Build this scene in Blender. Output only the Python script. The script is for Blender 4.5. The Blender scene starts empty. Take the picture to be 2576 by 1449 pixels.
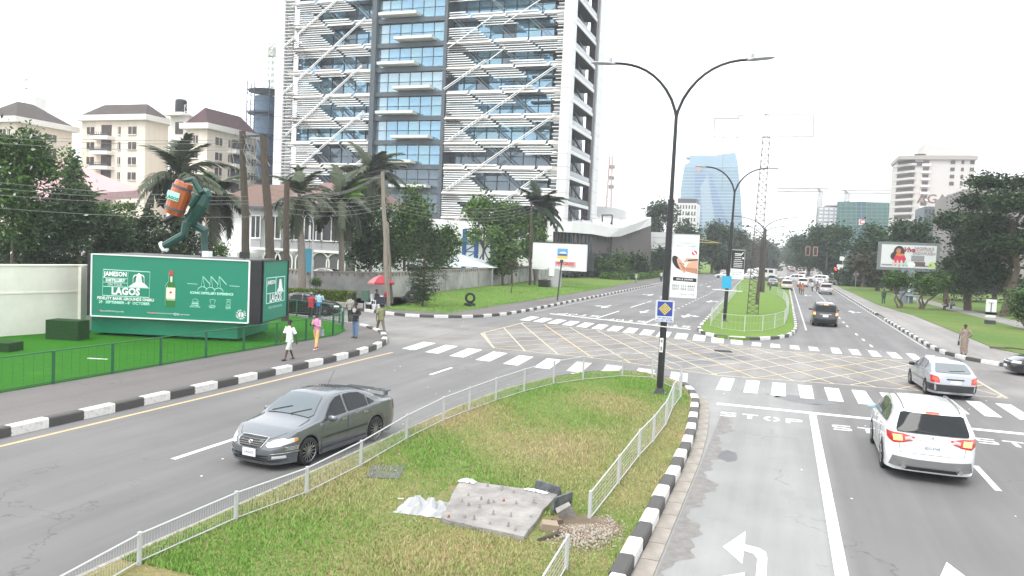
import bpy, bmesh, math, random
import numpy as np
from math import sin, cos, tan, radians, pi, sqrt, atan2, degrees
from mathutils import Vector, Matrix
from mathutils.bvhtree import BVHTree
random.seed(7); np.random.seed(7)
S = bpy.context.scene; COL = S.collection
CAMH = 5.1
YAW, PITCH, ROLL = radians(19.0885), radians(3.035), 0.044
_f = Vector((-sin(YAW)*cos(PITCH), cos(YAW)*cos(PITCH), -sin(PITCH)))
_r0 = Vector((cos(YAW), sin(YAW), 0)); _u0 = _r0.cross(_f)
_r = _r0*cos(ROLL)+_u0*sin(ROLL); _u = -_r0*sin(ROLL)+_u0*cos(ROLL)
cd = bpy.data.cameras.new('camera'); cam = bpy.data.objects.new('camera', cd); COL.objects.link(cam)
cd.sensor_width = 36; cd.lens = 36*1964.2/2576; cd.clip_end = 6000; cd.clip_start = 0.1
M = Matrix((( _r.x,_u.x,-_f.x,0),(_r.y,_u.y,-_f.y,0),(_r.z,_u.z,-_f.z,CAMH),(0,0,0,1)))
cam.matrix_world = M; S.camera = cam
W = bpy.data.worlds.new('World'); S.world = W; W.use_nodes = True
nt = W.node_tree; nt.nodes.clear()
out = nt.nodes.new('ShaderNodeOutputWorld'); bg = nt.nodes.new('ShaderNodeBackground')
sky = nt.nodes.new('ShaderNodeTexSky'); sky.sky_type = 'NISHITA'; sky.sun_disc = False
sky.sun_elevation = radians(58); sky.sun_rotation = radians(200); sky.dust_density = 4; sky.air_density = 1
mx = nt.nodes.new('ShaderNodeMix'); mx.data_type = 'RGBA'; mx.inputs[0].default_value = 0.93
nt.links.new(sky.outputs[0], mx.inputs[6]); mx.inputs[7].default_value = (9.2, 9.45, 9.7, 1)   # white overcast
nt.links.new(mx.outputs[2], bg.inputs[0]); bg.inputs[1].default_value = 0.10
nt.links.new(bg.outputs[0], out.inputs[0])
sd = bpy.data.lights.new('sun', 'SUN'); sd.energy = 1.0; sd.angle = radians(28); sd.color = (1, .97, .92)
sun = bpy.data.objects.new('sun', sd); COL.objects.link(sun)
sun.rotation_euler = (radians(32), 0, radians(20)+pi)
sun.rotation_euler = Vector((-.18, -.5, .85)).to_track_quat('Z', 'Y').to_euler()
S.view_settings.view_transform = 'Standard'; S.view_settings.look = 'None'
S.view_settings.exposure = 1.3; S.view_settings.gamma = 1; S.view_settings.use_curve_mapping = False
def ray(x, y): return _f + _r*((x-1288)/1964.2) - _u*((y-724.5)/1964.2)
def G(x, y, z=0.0):
 d = ray(x, y); t = (z-CAMH)/d.z; return Vector((d.x*t, d.y*t, z))
def PY(x, y, Y):
 d = ray(x, y); t = Y/d.y; return Vector((d.x*t, Y, CAMH+d.z*t))
def PX(x, y, X):
 d = ray(x, y); t = X/d.x; return Vector((X, d.y*t, CAMH+d.z*t))
def ppm(P): return 1964.2/((Vector(P)-Vector((0, 0, CAMH))).dot(_f))
MATS = {}
def mat(name, col, rough=.6, metal=0, var=0, vs=3.0, bump=0, bs=40, emit=0, coat=0, col2=None, trans=0, stretch=None, spec=None, alpha=1):
 if name in MATS: return MATS[name]
 m = bpy.data.materials.new(name); m.use_nodes = True; n = m.node_tree; b = n.nodes['Principled BSDF']
 c = (*col, 1); b.inputs['Base Color'].default_value = c
 b.inputs['Roughness'].default_value = rough; b.inputs['Metallic'].default_value = metal
 if coat: b.inputs['Coat Weight'].default_value = coat; b.inputs['Coat Roughness'].default_value = .03
 if spec is not None: b.inputs['Specular IOR Level'].default_value = spec
 if trans: b.inputs['Transmission Weight'].default_value = trans
 if alpha < 1: b.inputs['Alpha'].default_value = alpha
 if emit: b.inputs['Emission Color'].default_value = c; b.inputs['Emission Strength'].default_value = emit
 if var or bump:
  tc = n.nodes.new('ShaderNodeTexCoord'); mp = n.nodes.new('ShaderNodeMapping')
  n.links.new(tc.outputs['Object'], mp.inputs[0])
  if stretch: mp.inputs['Scale'].default_value = stretch
 if var:
  no = n.nodes.new('ShaderNodeTexNoise'); no.inputs['Scale'].default_value = vs; no.inputs['Detail'].default_value = 6
  no.inputs['Roughness'].default_value = .65
  n.links.new(mp.outputs[0], no.inputs['Vector'])
  rp = n.nodes.new('ShaderNodeValToRGB'); rp.color_ramp.elements[0].position = .3; rp.color_ramp.elements[1].position = .7
  c2 = col2 or tuple(max(0, x*(1-var)) for x in col)
  rp.color_ramp.elements[0].color = (*c2, 1)
  rp.color_ramp.elements[1].color = (*(tuple(min(1, x*(1+var*.5)) for x in col) if not col2 else col), 1)
  n.links.new(no.outputs[0], rp.inputs[0]); n.links.new(rp.outputs[0], b.inputs['Base Color'])
 if bump:
  nb = n.nodes.new('ShaderNodeTexNoise'); nb.inputs['Scale'].default_value = bs; nb.inputs['Detail'].default_value = 4
  n.links.new(mp.outputs[0], nb.inputs['Vector'])
  bp = n.nodes.new('ShaderNodeBump'); bp.inputs['Strength'].default_value = bump; bp.inputs['Distance'].default_value = .05
  n.links.new(nb.outputs[0], bp.inputs['Height']); n.links.new(bp.outputs[0], b.inputs['Normal'])
 MATS[name] = m; return m
def nodes_of(name, rough):
 m = bpy.data.materials.new(name); m.use_nodes = True; n = m.node_tree; b = n.nodes['Principled BSDF']
 b.inputs['Roughness'].default_value = rough; MATS[name] = m
 tc = n.nodes.new('ShaderNodeTexCoord')
 def noise(scale, detail=6, stretch=None, rough=.6, dist=0):
  mp = n.nodes.new('ShaderNodeMapping'); n.links.new(tc.outputs['Object'], mp.inputs[0])
  if stretch: mp.inputs['Scale'].default_value = stretch
  t = n.nodes.new('ShaderNodeTexNoise'); t.inputs['Scale'].default_value = scale; t.inputs['Detail'].default_value = detail
  t.inputs['Roughness'].default_value = rough; t.inputs['Distortion'].default_value = dist
  n.links.new(mp.outputs[0], t.inputs['Vector']); return t.outputs[0]
 def ramp(fac, stops):
  r = n.nodes.new('ShaderNodeValToRGB'); e = r.color_ramp.elements
  while len(e) < len(stops): e.new(.5)
  for i, (p, c) in enumerate(stops):
   e[i].position = p; e[i].color = (*c, 1) if len(c) == 3 else c
  n.links.new(fac, r.inputs[0]); return r.outputs[0]
 def mix(fac, a, b_, mode='MIX'):
  x = n.nodes.new('ShaderNodeMix'); x.data_type = 'RGBA'; x.blend_type = mode
  if isinstance(fac, float): x.inputs[0].default_value = fac
  else: n.links.new(fac, x.inputs[0])
  for i, v in ((6, a), (7, b_)):
   if isinstance(v, tuple): x.inputs[i].default_value = (*v, 1)
   else: n.links.new(v, x.inputs[i])
  return x.outputs[2]
 return m, n, b, tc, noise, ramp, mix
g3 = lambda v, t=(1, 1, 1): (v*t[0], v*t[1], v*t[2])
def asphalt(name, base=.158, tint=(1.02, 1, .99), lane=False):
 m, n, b, tc, noise, ramp, mix = nodes_of(name, .8); b.inputs['Specular IOR Level'].default_value = .3
 big = ramp(noise(.12, 5), [(.3, g3(base*.86, tint)), (.7, g3(base*1.16, tint))])
 if lane:   # the inner right-hand lane was resurfaced in a paler mix
  sp = n.nodes.new('ShaderNodeSeparateXYZ'); n.links.new(tc.outputs['Object'], sp.inputs[0])
  mr = n.nodes.new('ShaderNodeMapRange'); mr.inputs[1].default_value = 1.0; mr.inputs[2].default_value = 1.5
  mr.inputs[3].default_value = 1; mr.inputs[4].default_value = 0; n.links.new(sp.outputs[0], mr.inputs[0])
  mr2 = n.nodes.new('ShaderNodeMapRange'); mr2.inputs[1].default_value = -4; mr2.inputs[2].default_value = -2.6
  n.links.new(sp.outputs[0], mr2.inputs[0])
  mr3 = n.nodes.new('ShaderNodeMapRange'); mr3.inputs[1].default_value = 52; mr3.inputs[2].default_value = 30
  n.links.new(sp.outputs[1], mr3.inputs[0])
  mu = n.nodes.new('ShaderNodeMath'); mu.operation = 'MULTIPLY'; n.links.new(mr.outputs[0], mu.inputs[0]); n.links.new(mr2.outputs[0], mu.inputs[1])
  mu2 = n.nodes.new('ShaderNodeMath'); mu2.operation = 'MULTIPLY'; n.links.new(mu.outputs[0], mu2.inputs[0]); n.links.new(mr3.outputs[0], mu2.inputs[1])
  pale = ramp(noise(.5, 6), [(.3, g3(base*1.5, (1, 1, .99))), (.7, g3(base*1.78, (1, 1, .98)))])
  big = mix(mu2.outputs[0], big, pale)
  z1 = n.nodes.new('ShaderNodeMapRange'); z1.inputs[1].default_value = 34; z1.inputs[2].default_value = 37; n.links.new(sp.outputs[1], z1.inputs[0])
  z2 = n.nodes.new('ShaderNodeMapRange'); z2.inputs[1].default_value = 50; z2.inputs[2].default_value = 45; z2.inputs[4].default_value = .7; n.links.new(sp.outputs[1], z2.inputs[0])
  z3 = n.nodes.new('ShaderNodeMath'); z3.operation = 'MULTIPLY'; n.links.new(z1.outputs[0], z3.inputs[0]); n.links.new(z2.outputs[0], z3.inputs[1])
  big = mix(z3.outputs[0], big, ramp(noise(.35, 6), [(.35, g3(base*1.15, (1.05, 1, .95))), (.6, g3(base*1.75, (1.05, 1, .95)))]))
 streak = ramp(noise(1.0, 4, (1.2, .06, 1)), [(.35, (.82,)*3), (.7, (1.12,)*3)])
 c = mix(.75, big, streak, 'MULTIPLY')
 fine = ramp(noise(60, 3, None, .8), [(.3, (.72,)*3), (.7, (1.25,)*3)])
 c = mix(.6, c, fine, 'MULTIPLY')
 blot = ramp(noise(.45, 7, (1, 1, 1), .7, .6), [(.60, (1,)*3), (.70, (.84,)*3), (.80, (.72,)*3)])
 c = mix(.8, c, blot, 'MULTIPLY')
 vo = n.nodes.new('ShaderNodeTexVoronoi'); vo.feature = 'DISTANCE_TO_EDGE'; vo.inputs['Scale'].default_value = .28
 wn = n.nodes.new('ShaderNodeTexNoise'); wn.inputs['Scale'].default_value = 1.5; wn.inputs['Detail'].default_value = 5
 n.links.new(tc.outputs['Object'], wn.inputs['Vector'])
 va = n.nodes.new('ShaderNodeVectorMath'); va.operation = 'MULTIPLY_ADD'; va.inputs[1].default_value = (1.6,)*3
 n.links.new(wn.outputs['Color'], va.inputs[0]); n.links.new(tc.outputs['Object'], va.inputs[2]); n.links.new(va.outputs[0], vo.inputs['Vector'])
 cr = ramp(vo.outputs['Distance'], [(0.0, (.62,)*3), (.003, (.75,)*3), (.006, (1,)*3)])
 ms = ramp(noise(.2, 2), [(.5, (0,)*3), (.56, (1,)*3)])
 c = mix(ms, c, mix(1.0, c, cr, 'MULTIPLY'))
 n.links.new(c, b.inputs['Base Color'])
 wet = ramp(noise(.45, 7, (1, 1, 1), .7, .6), [(.64, (.8,)*3), (.78, (.5,)*3)])
 n.links.new(wet, b.inputs['Roughness'])
 bp = n.nodes.new('ShaderNodeBump'); bp.inputs['Strength'].default_value = .25; bp.inputs['Distance'].default_value = .02
 n.links.new(noise(90, 3), bp.inputs['Height']); n.links.new(bp.outputs[0], b.inputs['Normal'])
 return m
def grass_mat(name, lush, mid, dry, dryness=.5, scale=.35, fine=18):
 m, n, b, tc, noise, ramp, mix = nodes_of(name, .9)
 p = noise(scale, 6, None, .65)
 c = ramp(p, [(dryness-.2, lush), (dryness, mid), (dryness+.16, dry)])
 f = ramp(noise(fine, 5, None, .8), [(.3, (.5,)*3), (.7, (1.4,)*3)])
 c = mix(.8, c, f, 'MULTIPLY')
 n.links.new(c, b.inputs['Base Color'])
 bp = n.nodes.new('ShaderNodeBump'); bp.inputs['Strength'].default_value = .8; bp.inputs['Distance'].default_value = .06
 n.links.new(noise(22, 4), bp.inputs['Height']); n.links.new(bp.outputs[0], b.inputs['Normal'])
 b.inputs['Specular IOR Level'].default_value = .15
 return m
def worn_paint(name, col, under, amt=.42):
 m, n, b, tc, noise, ramp, mix = nodes_of(name, .65)
 k = ramp(noise(9, 8, None, .8), [(amt-.07, (0,)*3), (amt, (1,)*3)])
 v = ramp(noise(2.2, 5), [(.3, (.78,)*3), (.7, (1.0,)*3)])
 c = mix(k, under, mix(1.0, col, v, 'MULTIPLY'))
 n.links.new(c, b.inputs['Base Color'])
 bp = n.nodes.new('ShaderNodeBump'); bp.inputs['Strength'].default_value = .3; bp.inputs['Distance'].default_value = .01
 n.links.new(noise(50, 3), bp.inputs['Height']); n.links.new(bp.outputs[0], b.inputs['Normal'])
 return m
M_ASPH = asphalt('asphalt', lane=True)
M_PAVE = asphalt('pavement_asphalt', .13, (1.08, 1, .97))
M_PAVE2 = asphalt('pavement_pale', .24, (1.05, 1, .95))
M_MED = grass_mat('median_grass', (.12, .20, .045), (.21, .20, .085), (.30, .23, .12), .48, .32, 14)
M_VERGE = grass_mat('verge_grass', (.11, .20, .04), (.14, .21, .045), (.20, .19, .09), .55, .2, 10)
M_FMED = grass_mat('far_median_grass', (.13, .22, .04), (.16, .235, .05), (.21, .21, .08), .7, .3, 10)
M_PARK = grass_mat('park_grass', (.09, .165, .035), (.13, .19, .045), (.2, .185, .09), .55, .12, 8)
M_TURF = grass_mat('artificial_turf', (.026, .145, .006), (.045, .20, .010), (.075, .24, .018), .75, .4, 30)
M_EARTH = mat('bare_earth', (.16, .12, .08), .95, var=.4, vs=2, bump=.4)
M_LAND = mat('far_land', (.09, .11, .06), .95, var=.4, vs=.05)
M_WPAINT = worn_paint('road_white_paint', (.72, .72, .70), (.16, .16, .16), .36)
M_WWORN = worn_paint('worn_white_paint', (.6, .6, .58), (.15, .15, .15), .5)
M_YPAINT = worn_paint('worn_yellow_paint', (.58, .50, .36), (.22, .21, .19), .47)
M_YLINE = worn_paint('yellow_edge_paint', (.60, .44, .22), (.2, .19, .18), .42)
M_KW = worn_paint('kerb_white', (.72, .71, .68), (.26, .24, .21), .455)
M_KB = worn_paint('kerb_black', (.075, .071, .068), (.20, .18, .16), .39)
M_CONC = mat('concrete', (.36, .34, .31), .85, var=.35, vs=2.5, bump=.3)
M_CONCD = mat('dirty_concrete', (.3, .27, .23), .9, var=.5, vs=1.5, bump=.4)
M_STEEL = mat('galvanised_steel', (.55, .56, .57), .45, .6, var=.15)
M_FENCE = mat('fence_light_grey', (.46, .47, .47), .5, .1)
M_BLACK = mat('black_metal', (.018, .019, .021), .35, var=.3)
M_DARK = mat('dark_void', (.01, .01, .01), .8)
M_WHITE = mat('white_plain', (.78, .78, .77), .5)
M_WOOD = mat('pole_wood', (.085, .067, .052), .9, var=.5, vs=4, stretch=(6, 6, .5), bump=.5, bs=20)
M_RUBBER = mat('rubber', (.018, .018, .018), .8, var=.2)
M_SKIN = mat('skin_dark', (.075, .036, .02), .5)
M_HAIR = mat('hair_black', (.008, .007, .007), .7)
def link(name, me, mats, parent=None, smooth=False, ang=35, offset=None):
 if offset is not None: me.transform(Matrix.Translation(-Vector(offset)))
 for m_ in (mats if isinstance(mats, (list, tuple)) else [mats]): me.materials.append(m_)
 if smooth:
  me.polygons.foreach_set('use_smooth', [True]*len(me.polygons))
  try: me.set_sharp_from_angle(angle=radians(ang))
  except Exception: pass
 o = bpy.data.objects.new(name, me); COL.objects.link(o)
 if parent is not None: o.parent = parent
 return o
def tag(o, label=None, cat=None, group=None, kind=None):
 if label: o['label'] = label
 if cat: o['category'] = cat
 if group: o['group'] = group
 if kind: o['kind'] = kind
 return o
def thing(name, label, cat, loc=(0, 0, 0), rz=0, group=None):
 o = bpy.data.objects.new(name, None); COL.objects.link(o); o.location = loc; o.rotation_euler = (0, 0, rz)
 o.empty_display_size = .3
 return tag(o, label, cat, group)
def struct(o): o['kind'] = 'structure'; return o
def copy_tree(o, parent=None):
 c = o.copy(); COL.objects.link(c); c.parent = parent
 for ch in list(o.children): copy_tree(ch, c)
 return c
class MB:
 def __init__(s): s.v = []; s.f = []; s.m = []
 def add(s, v, f, m=0):
  k = len(s.v); s.v += [tuple(p) for p in v]; s.f += [tuple(i+k for i in q) for q in f]; s.m += [m]*len(f); return s
 def box(s, c, d, rz=0, m=0, taper=1.0):
  x, y, z = d[0]/2, d[1]/2, d[2]/2; a, b = cos(rz), sin(rz); V = []
  for sz in (-1, 1):
   t = taper if sz > 0 else 1
   for sx, sy in ((-1, -1), (1, -1), (1, 1), (-1, 1)):
    px, py = sx*x*t, sy*y*t
    V.append((c[0]+px*a-py*b, c[1]+px*b+py*a, c[2]+sz*z))
  return s.add(V, [(0, 3, 2, 1), (4, 5, 6, 7), (0, 1, 5, 4), (1, 2, 6, 5), (2, 3, 7, 6), (3, 0, 4, 7)], m)
 def bar(s, p, q, w, h=None, m=0):
  p = Vector(p); q = Vector(q); d = (q-p); h = h or w
  if d.length < 1e-6: return s
  d.normalize(); up = Vector((0, 0, 1)) if abs(d.z) < .95 else Vector((0, 1, 0))
  a = d.cross(up).normalized()*w/2; b = a.cross(d).normalized()*h/2; V = []
  for e in (p, q):
   for sa, sb in ((-1, -1), (1, -1), (1, 1), (-1, 1)): V.append(e+a*sa+b*sb)
  return s.add(V, [(0, 3, 2, 1), (4, 5, 6, 7), (0, 1, 5, 4), (1, 2, 6, 5), (2, 3, 7, 6), (3, 0, 4, 7)], m)
 def tube(s, pts, r, n=8, m=0, cap=True, ell=None):
  pts = [Vector(p) for p in pts]; rs = r if isinstance(r, (list, tuple)) else [r]*len(pts); k = len(s.v); prev = None
  for i, p in enumerate(pts):
   d = (pts[min(i+1, len(pts)-1)]-pts[max(i-1, 0)]).normalized()
   if prev is None: a = d.cross(Vector((0, 0, 1)) if abs(d.z) < .9 else Vector((0, 1, 0))).normalized()
   else: a = (prev-d*prev.dot(d)).normalized()
   prev = a; b = d.cross(a)
   for j in range(n):
    t = 2*pi*j/n; s.v.append(tuple(p+(a*cos(t)+b*sin(t))*rs[i]))
  F_ = []
  for i in range(len(pts)-1):
   for j in range(n):
    F_.append((k+i*n+j, k+i*n+(j+1) % n, k+(i+1)*n+(j+1) % n, k+(i+1)*n+j))
  if cap: F_.append(tuple(k+j for j in range(n))[::-1]); F_.append(tuple(k+(len(pts)-1)*n+j for j in range(n)))
  s.f += F_; s.m += [m]*len(F_); return s
 def rings(s, rings, m=0, cap=True):
  k = len(s.v); n = len(rings[0])
  for r in rings: s.v += [tuple(p) for p in r]
  F_ = []
  for i in range(len(rings)-1):
   for j in range(n): F_.append((k+i*n+j, k+i*n+(j+1) % n, k+(i+1)*n+(j+1) % n, k+(i+1)*n+j))
  if cap: F_.append(tuple(k+j for j in range(n))[::-1]); F_.append(tuple(k+(len(rings)-1)*n+j for j in range(n)))
  s.f += F_; s.m += [m]*len(F_); return s
 def lathe(s, prof, n=16, c=(0, 0, 0), m=0, axis='z', cap=True):
  R = []
  for r, z in prof:
   row = []
   for j in range(n):
    t = 2*pi*j/n
    if axis == 'z': row.append((c[0]+r*cos(t), c[1]+r*sin(t), c[2]+z))
    elif axis == 'x': row.append((c[0]+z, c[1]+r*cos(t), c[2]+r*sin(t)))
    else: row.append((c[0]+r*sin(t), c[1]+z, c[2]+r*cos(t)))
   R.append(row)
  return s.rings(R, m, cap)
 def prism(s, poly, z0, z1, m=0):
  n = len(poly); V = [(p[0], p[1], z0) for p in poly]+[(p[0], p[1], z1) for p in poly]
  F_ = [tuple(range(n))[::-1], tuple(range(n, 2*n))]+[(i, (i+1) % n, n+(i+1) % n, n+i) for i in range(n)]
  return s.add(V, F_, m)
 def slab(s, poly3, off, m=0):   # polygon of 3-D points extruded by the vector off
  n = len(poly3); P = [Vector(p) for p in poly3]; V = P+[p+Vector(off) for p in P]
  F_ = [tuple(range(n))[::-1], tuple(range(n, 2*n))]+[(i, (i+1) % n, n+(i+1) % n, n+i) for i in range(n)]
  return s.add(V, F_, m)
 def quad(s, a, b, c, d, m=0): return s.add([a, b, c, d], [(0, 1, 2, 3)], m)
 def mesh(s, name):
  me = bpy.data.meshes.new(name); me.from_pydata(s.v, [], s.f); me.polygons.foreach_set('material_index', s.m); me.update(); return me
 def build(s, name, mats, parent=None, smooth=False, ang=35, offset=None):
  return link(name, s.mesh(name), mats, parent, smooth, ang, offset)
def mesh_np(name, V, nper, midx=None):
 V = np.asarray(V, dtype=np.float32).reshape(-1, 3); nf = len(V)//nper
 me = bpy.data.meshes.new(name); me.vertices.add(len(V)); me.vertices.foreach_set('co', V.ravel())
 me.loops.add(len(V)); me.loops.foreach_set('vertex_index', np.arange(len(V), dtype=np.int32))
 me.polygons.add(nf); me.polygons.foreach_set('loop_start', np.arange(0, len(V), nper, dtype=np.int32))
 if midx is not None: me.polygons.foreach_set('material_index', np.asarray(midx, dtype=np.int32))
 me.update(calc_edges=True); return me
_fonts = {}
def text(s, size, mat_, parent, o, xd, yd, align='CENTER', bold=0, name='lettering', extrude=0, mirror=False, off=.004, width=1, shear=0):
 """flat print: o origin, xd reading direction, yd up direction (world or parent-local space)"""
 cu = bpy.data.curves.new('t', 'FONT'); cu.body = s; cu.size = size; cu.align_x = align; cu.align_y = 'CENTER'
 cu.offset = bold; cu.extrude = extrude; cu.shear = shear; cu.resolution_u = 2
 ob = bpy.data.objects.new('t', cu); COL.objects.link(ob)
 dg = bpy.context.evaluated_depsgraph_get(); dg.update()
 me = bpy.data.meshes.new_from_object(ob.evaluated_get(dg)); bpy.data.objects.remove(ob); bpy.data.curves.remove(cu)
 me.materials.clear()
 x = Vector(xd).normalized(); y = Vector(yd).normalized(); z = x.cross(y)
 o = Vector(o)+z*off
 mm = Matrix(((x.x*width, y.x, z.x, o.x), (x.y*width, y.y, z.y, o.y), (x.z*width, y.z, z.z, o.z), (0, 0, 0, 1)))
 me.transform(mm); return link(name, me, mat_, parent)
# =========================================================================== SETTING
def sheet(name, poly, z, m_, parent=None, offset=None):
 me = bpy.data.meshes.new(name); bm = bmesh.new()
 vs = [bm.verts.new((p[0], p[1], z)) for p in poly]; f = bm.faces.new(vs); bmesh.ops.triangulate(bm, faces=[f]); bm.normal_update()
 for q in bm.faces:
  if q.normal.z < 0: q.normal_flip()
 bm.to_mesh(me); bm.free(); o = link(name, me, m_, parent)
 return o
def raised(name, poly, z, m_):
 bm = bmesh.new(); me = bpy.data.meshes.new(name)
 t = [bm.verts.new((p[0], p[1], z)) for p in poly]; b_ = [bm.verts.new((p[0], p[1], -.05)) for p in poly]; n = len(poly)
 f = bm.faces.new(t)
 for i in range(n): bm.faces.new((t[i], b_[i], b_[(i+1) % n], t[(i+1) % n]))
 bmesh.ops.triangulate(bm, faces=[f]); bmesh.ops.recalc_face_normals(bm, faces=bm.faces)
 bm.to_mesh(me); bm.free(); return struct(link(name, me, m_))
struct(sheet('ground', [(-2500, -1500), (2500, -1500), (2500, 4500), (-2500, 4500)], -.06, M_LAND))
road = struct(sheet('road', [(-90, -25), (60, -25), (60, 62), (12, 62), (12, 182), (90, 182), (90, 212), (12, 212), (12, 1600), (-22, 1600), (-22, 212), (-90, 212), (-90, 182), (-22, 182), (-22, 62), (-90, 62)], 0, M_ASPH))
def arc(c, r, a0, a1, n=8): return [(c[0]+r*cos(radians(a0+(a1-a0)*i/n)), c[1]+r*sin(radians(a0+(a1-a0)*i/n))) for i in range(n+1)]
_ks = {}
def kerb_mesh(w, h, L):
 k = (w, h, round(L, 1))
 if k not in _ks:
  b = MB(); r = .03
  prof = [(0, -.04), (w, -.04), (w, h-r), (w-r, h), (r, h), (0, h-r)]
  b.rings([[(-L/2+.008, y, z) for y, z in prof], [(L/2-.008, y, z) for y, z in prof]])
  _ks[k] = b.mesh('kerb_stone')
 return _ks[k]
def smoothline(P, step):
 P = [Vector((p[0], p[1])) for p in P]; out_ = [P[0].copy()]; acc = 0; i = 0; cur = P[0].copy()
 while i < len(P)-1:
  d = (P[i+1]-cur).length
  if acc+d >= step: cur = cur+(P[i+1]-cur)*((step-acc)/d); out_.append(cur.copy()); acc = 0
  else: acc += d; i += 1; cur = P[i].copy()
 return out_
def kerb(name, P, L=1.0, w=.22, h=.19, phase=0, maxn=290, side=1, gap=None, jitter=.01, plain=False):
 root = bpy.data.objects.new(name, None); COL.objects.link(root); struct(root)
 pts = smoothline(P, L); rest = MB()
 for i in range(len(pts)-1):
  a, b = pts[i], pts[i+1]; c = (a+b)/2; an = atan2((b-a).y, (b-a).x)
  if gap and gap(c): continue
  m_ = M_CONC if plain else M_KW if (i+phase) % 2 == 0 else M_KB
  if i < maxn:
   me = kerb_mesh(w, h, L)
   key = (me.name, m_.name)
   if key not in _ks:
    q = me.copy(); q.materials.clear(); q.materials.append(m_); _ks[key] = q
   o = bpy.data.objects.new('kerb_stone', _ks[key]); COL.objects.link(o); o.parent = root
   o.location = (c.x+random.uniform(-jitter, jitter), c.y, 0.0); o.rotation_euler = (random.uniform(-.01, .01), random.uniform(-.006, .006), an+random.uniform(-.01, .01) if side > 0 else an+pi)
  else: rest.box((c.x, c.y, h/2), (L*.98, w, h), an, 0 if (i+phase) % 2 == 0 else 1)
 if rest.v: o = rest.build('kerb_run', [M_KW, M_KB], root); o['kind'] = 'stuff'
 return root
kl = [(-17.35, -4), (-17.35, 28.0), (-17.5, 30.6), (-17.85, 32.8), (-18.4, 34.5), (-19.1, 35.9), (-20.2, 37.6), (-21.6, 39.0), (-23.6, 40.5), (-26.6, 41.9), (-29.2, 42.6), (-33, 43.2), (-60, 44)]
raised('left_pavement', [(-17.42, -6)]+[(x-.07, y-.02) for x, y in kl[1:-1]]+[(-60, 43.9), (-60, -6)], .14, M_PAVE)
kerb('left_kerb', kl[:9][::1], 1.04, .26, .25, phase=1)
kb2 = kl[8:]; r_ = bpy.data.objects.new('side_road_kerb', None); COL.objects.link(r_); struct(r_)
for i, p in enumerate(smoothline(kb2, 1.2)[:24]):
 b = MB(); b.box((0, 0, .07), (1.15, .14, .17)); q = smoothline(kb2, 1.2)[i+1]; a = atan2(q.y-p.y, q.x-p.x)
 o = b.build('kerb_stone', M_CONC, r_); o.location = ((p.x+q.x)/2, (p.y+q.y)/2, 0); o.rotation_euler[2] = a
turfpoly = [(-21.55, -6), (-21.55, 34.9), (-22.2, 36.9), (-23.5, 38.8), (-25.2, 40.2), (-28.6, 41.5), (-60, 42.4), (-60, -6)]
raised('artificial_turf', turfpoly, .165, M_TURF)
kfl = [(-60, 51.5), (-34, 50.2), (-29, 49.4), (-26.4, 48.5), (-24.2, 47.9), (-22.2, 48.6), (-20.8, 49.8), (-19.8, 51.7), (-19.2, 54.2), (-19.0, 58), (-19.0, 183)]
raised('far_left_pavement', [(x-.05, y+.05) for x, y in kfl]+[(-20.5, 186), (-60, 187)], .13, M_PAVE)
kerb('far_left_kerb', kfl[2:], 1.0, .2, .2, phase=1)
raised('grass_verge', [(-28.0, 51.6), (-26.6, 50.9), (-24.9, 51.6), (-23.3, 55), (-22.7, 60), (-22.2, 72), (-22.6, 100), (-23.4, 130), (-24, 182), (-60, 182), (-60, 64), (-34, 63), (-29, 60.5), (-27.2, 56)], .17, M_VERGE)
raised('bare_earth', [(-36, 51.6), (-28.1, 51.6), (-27.3, 56), (-29.1, 60.5), (-34, 62.5), (-60, 63.5), (-60, 52.5)], .15, M_EARTH)
kmr = [(-1.98, -4), (-1.98, 19.5), (-2.08, 22.5), (-2.25, 25), (-2.45, 27.2), (-2.8, 29.0), (-3.4, 30.7), (-4.3, 31.9), (-5.4, 32.4), (-6.6, 32.0), (-7.6, 30.6), (-8.4, 28.4), (-9.0, 25.5), (-9.25, 22)]
kml = [(-9.25, 22), (-9.3, 10), (-9.3, -4)]
raised('median', [(x-(.1 if x > -5 else -.1), y) for x, y in kmr[:-1]]+[(-9.15, 22), (-9.2, -4)], .15, M_MED)
kerb('median_kerb', kmr[:7], .82, .26, .22, phase=0, side=1, jitter=.02)
kerb('median_nose_kerb', kmr[6:12], .9, .16, .16, phase=0); kerb('median_side_kerb', kmr[11:]+kml[1:], .9, .14, .14, plain=True)
M_GUT = mat('gutter_slab', (.30, .27, .235), .8, var=.35, vs=1.2, bump=.3)
gr = bpy.data.objects.new('gutter', None); COL.objects.link(gr); struct(gr)
gp = smoothline([(x+.17, y) for x, y in kmr[:6]], .8)
for i in range(len(gp)-1):
 a, b_ = gp[i], gp[i+1]; c = (a+b_)/2; q = MB()
 q.box((0, 0, .012), (.78, .30, .03+random.uniform(0, .006))); o = q.build('gutter_slab', M_GUT, gr)
 o.location = (c.x, c.y, 0); o.rotation_euler = (random.uniform(-.02, .02), 0, atan2((b_-a).y, (b_-a).x))
kfm = [(1.25, 183), (1.25, 62), (1.1, 58), (.75, 54.6), (.1, 52.2), (-1.0, 50.4), (-2.3, 49.5), (-3.6, 49.7), (-4.7, 51.2), (-5.25, 53.6), (-5.4, 57), (-6.0, 80), (-6.6, 110), (-7.6, 140), (-8.6, 183)]
raised('far_median', [(x-(.1 if x > -2 else -.1), y) for x, y in kfm], .15, M_FMED)
kerb('far_median_kerb', kfm[:11][::-1], 1.05, .22, .2, phase=0, maxn=280, side=1)
kerb('far_median_left_kerb', kfm[10:][::-1], 1.05, .22, .2, phase=1)
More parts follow.
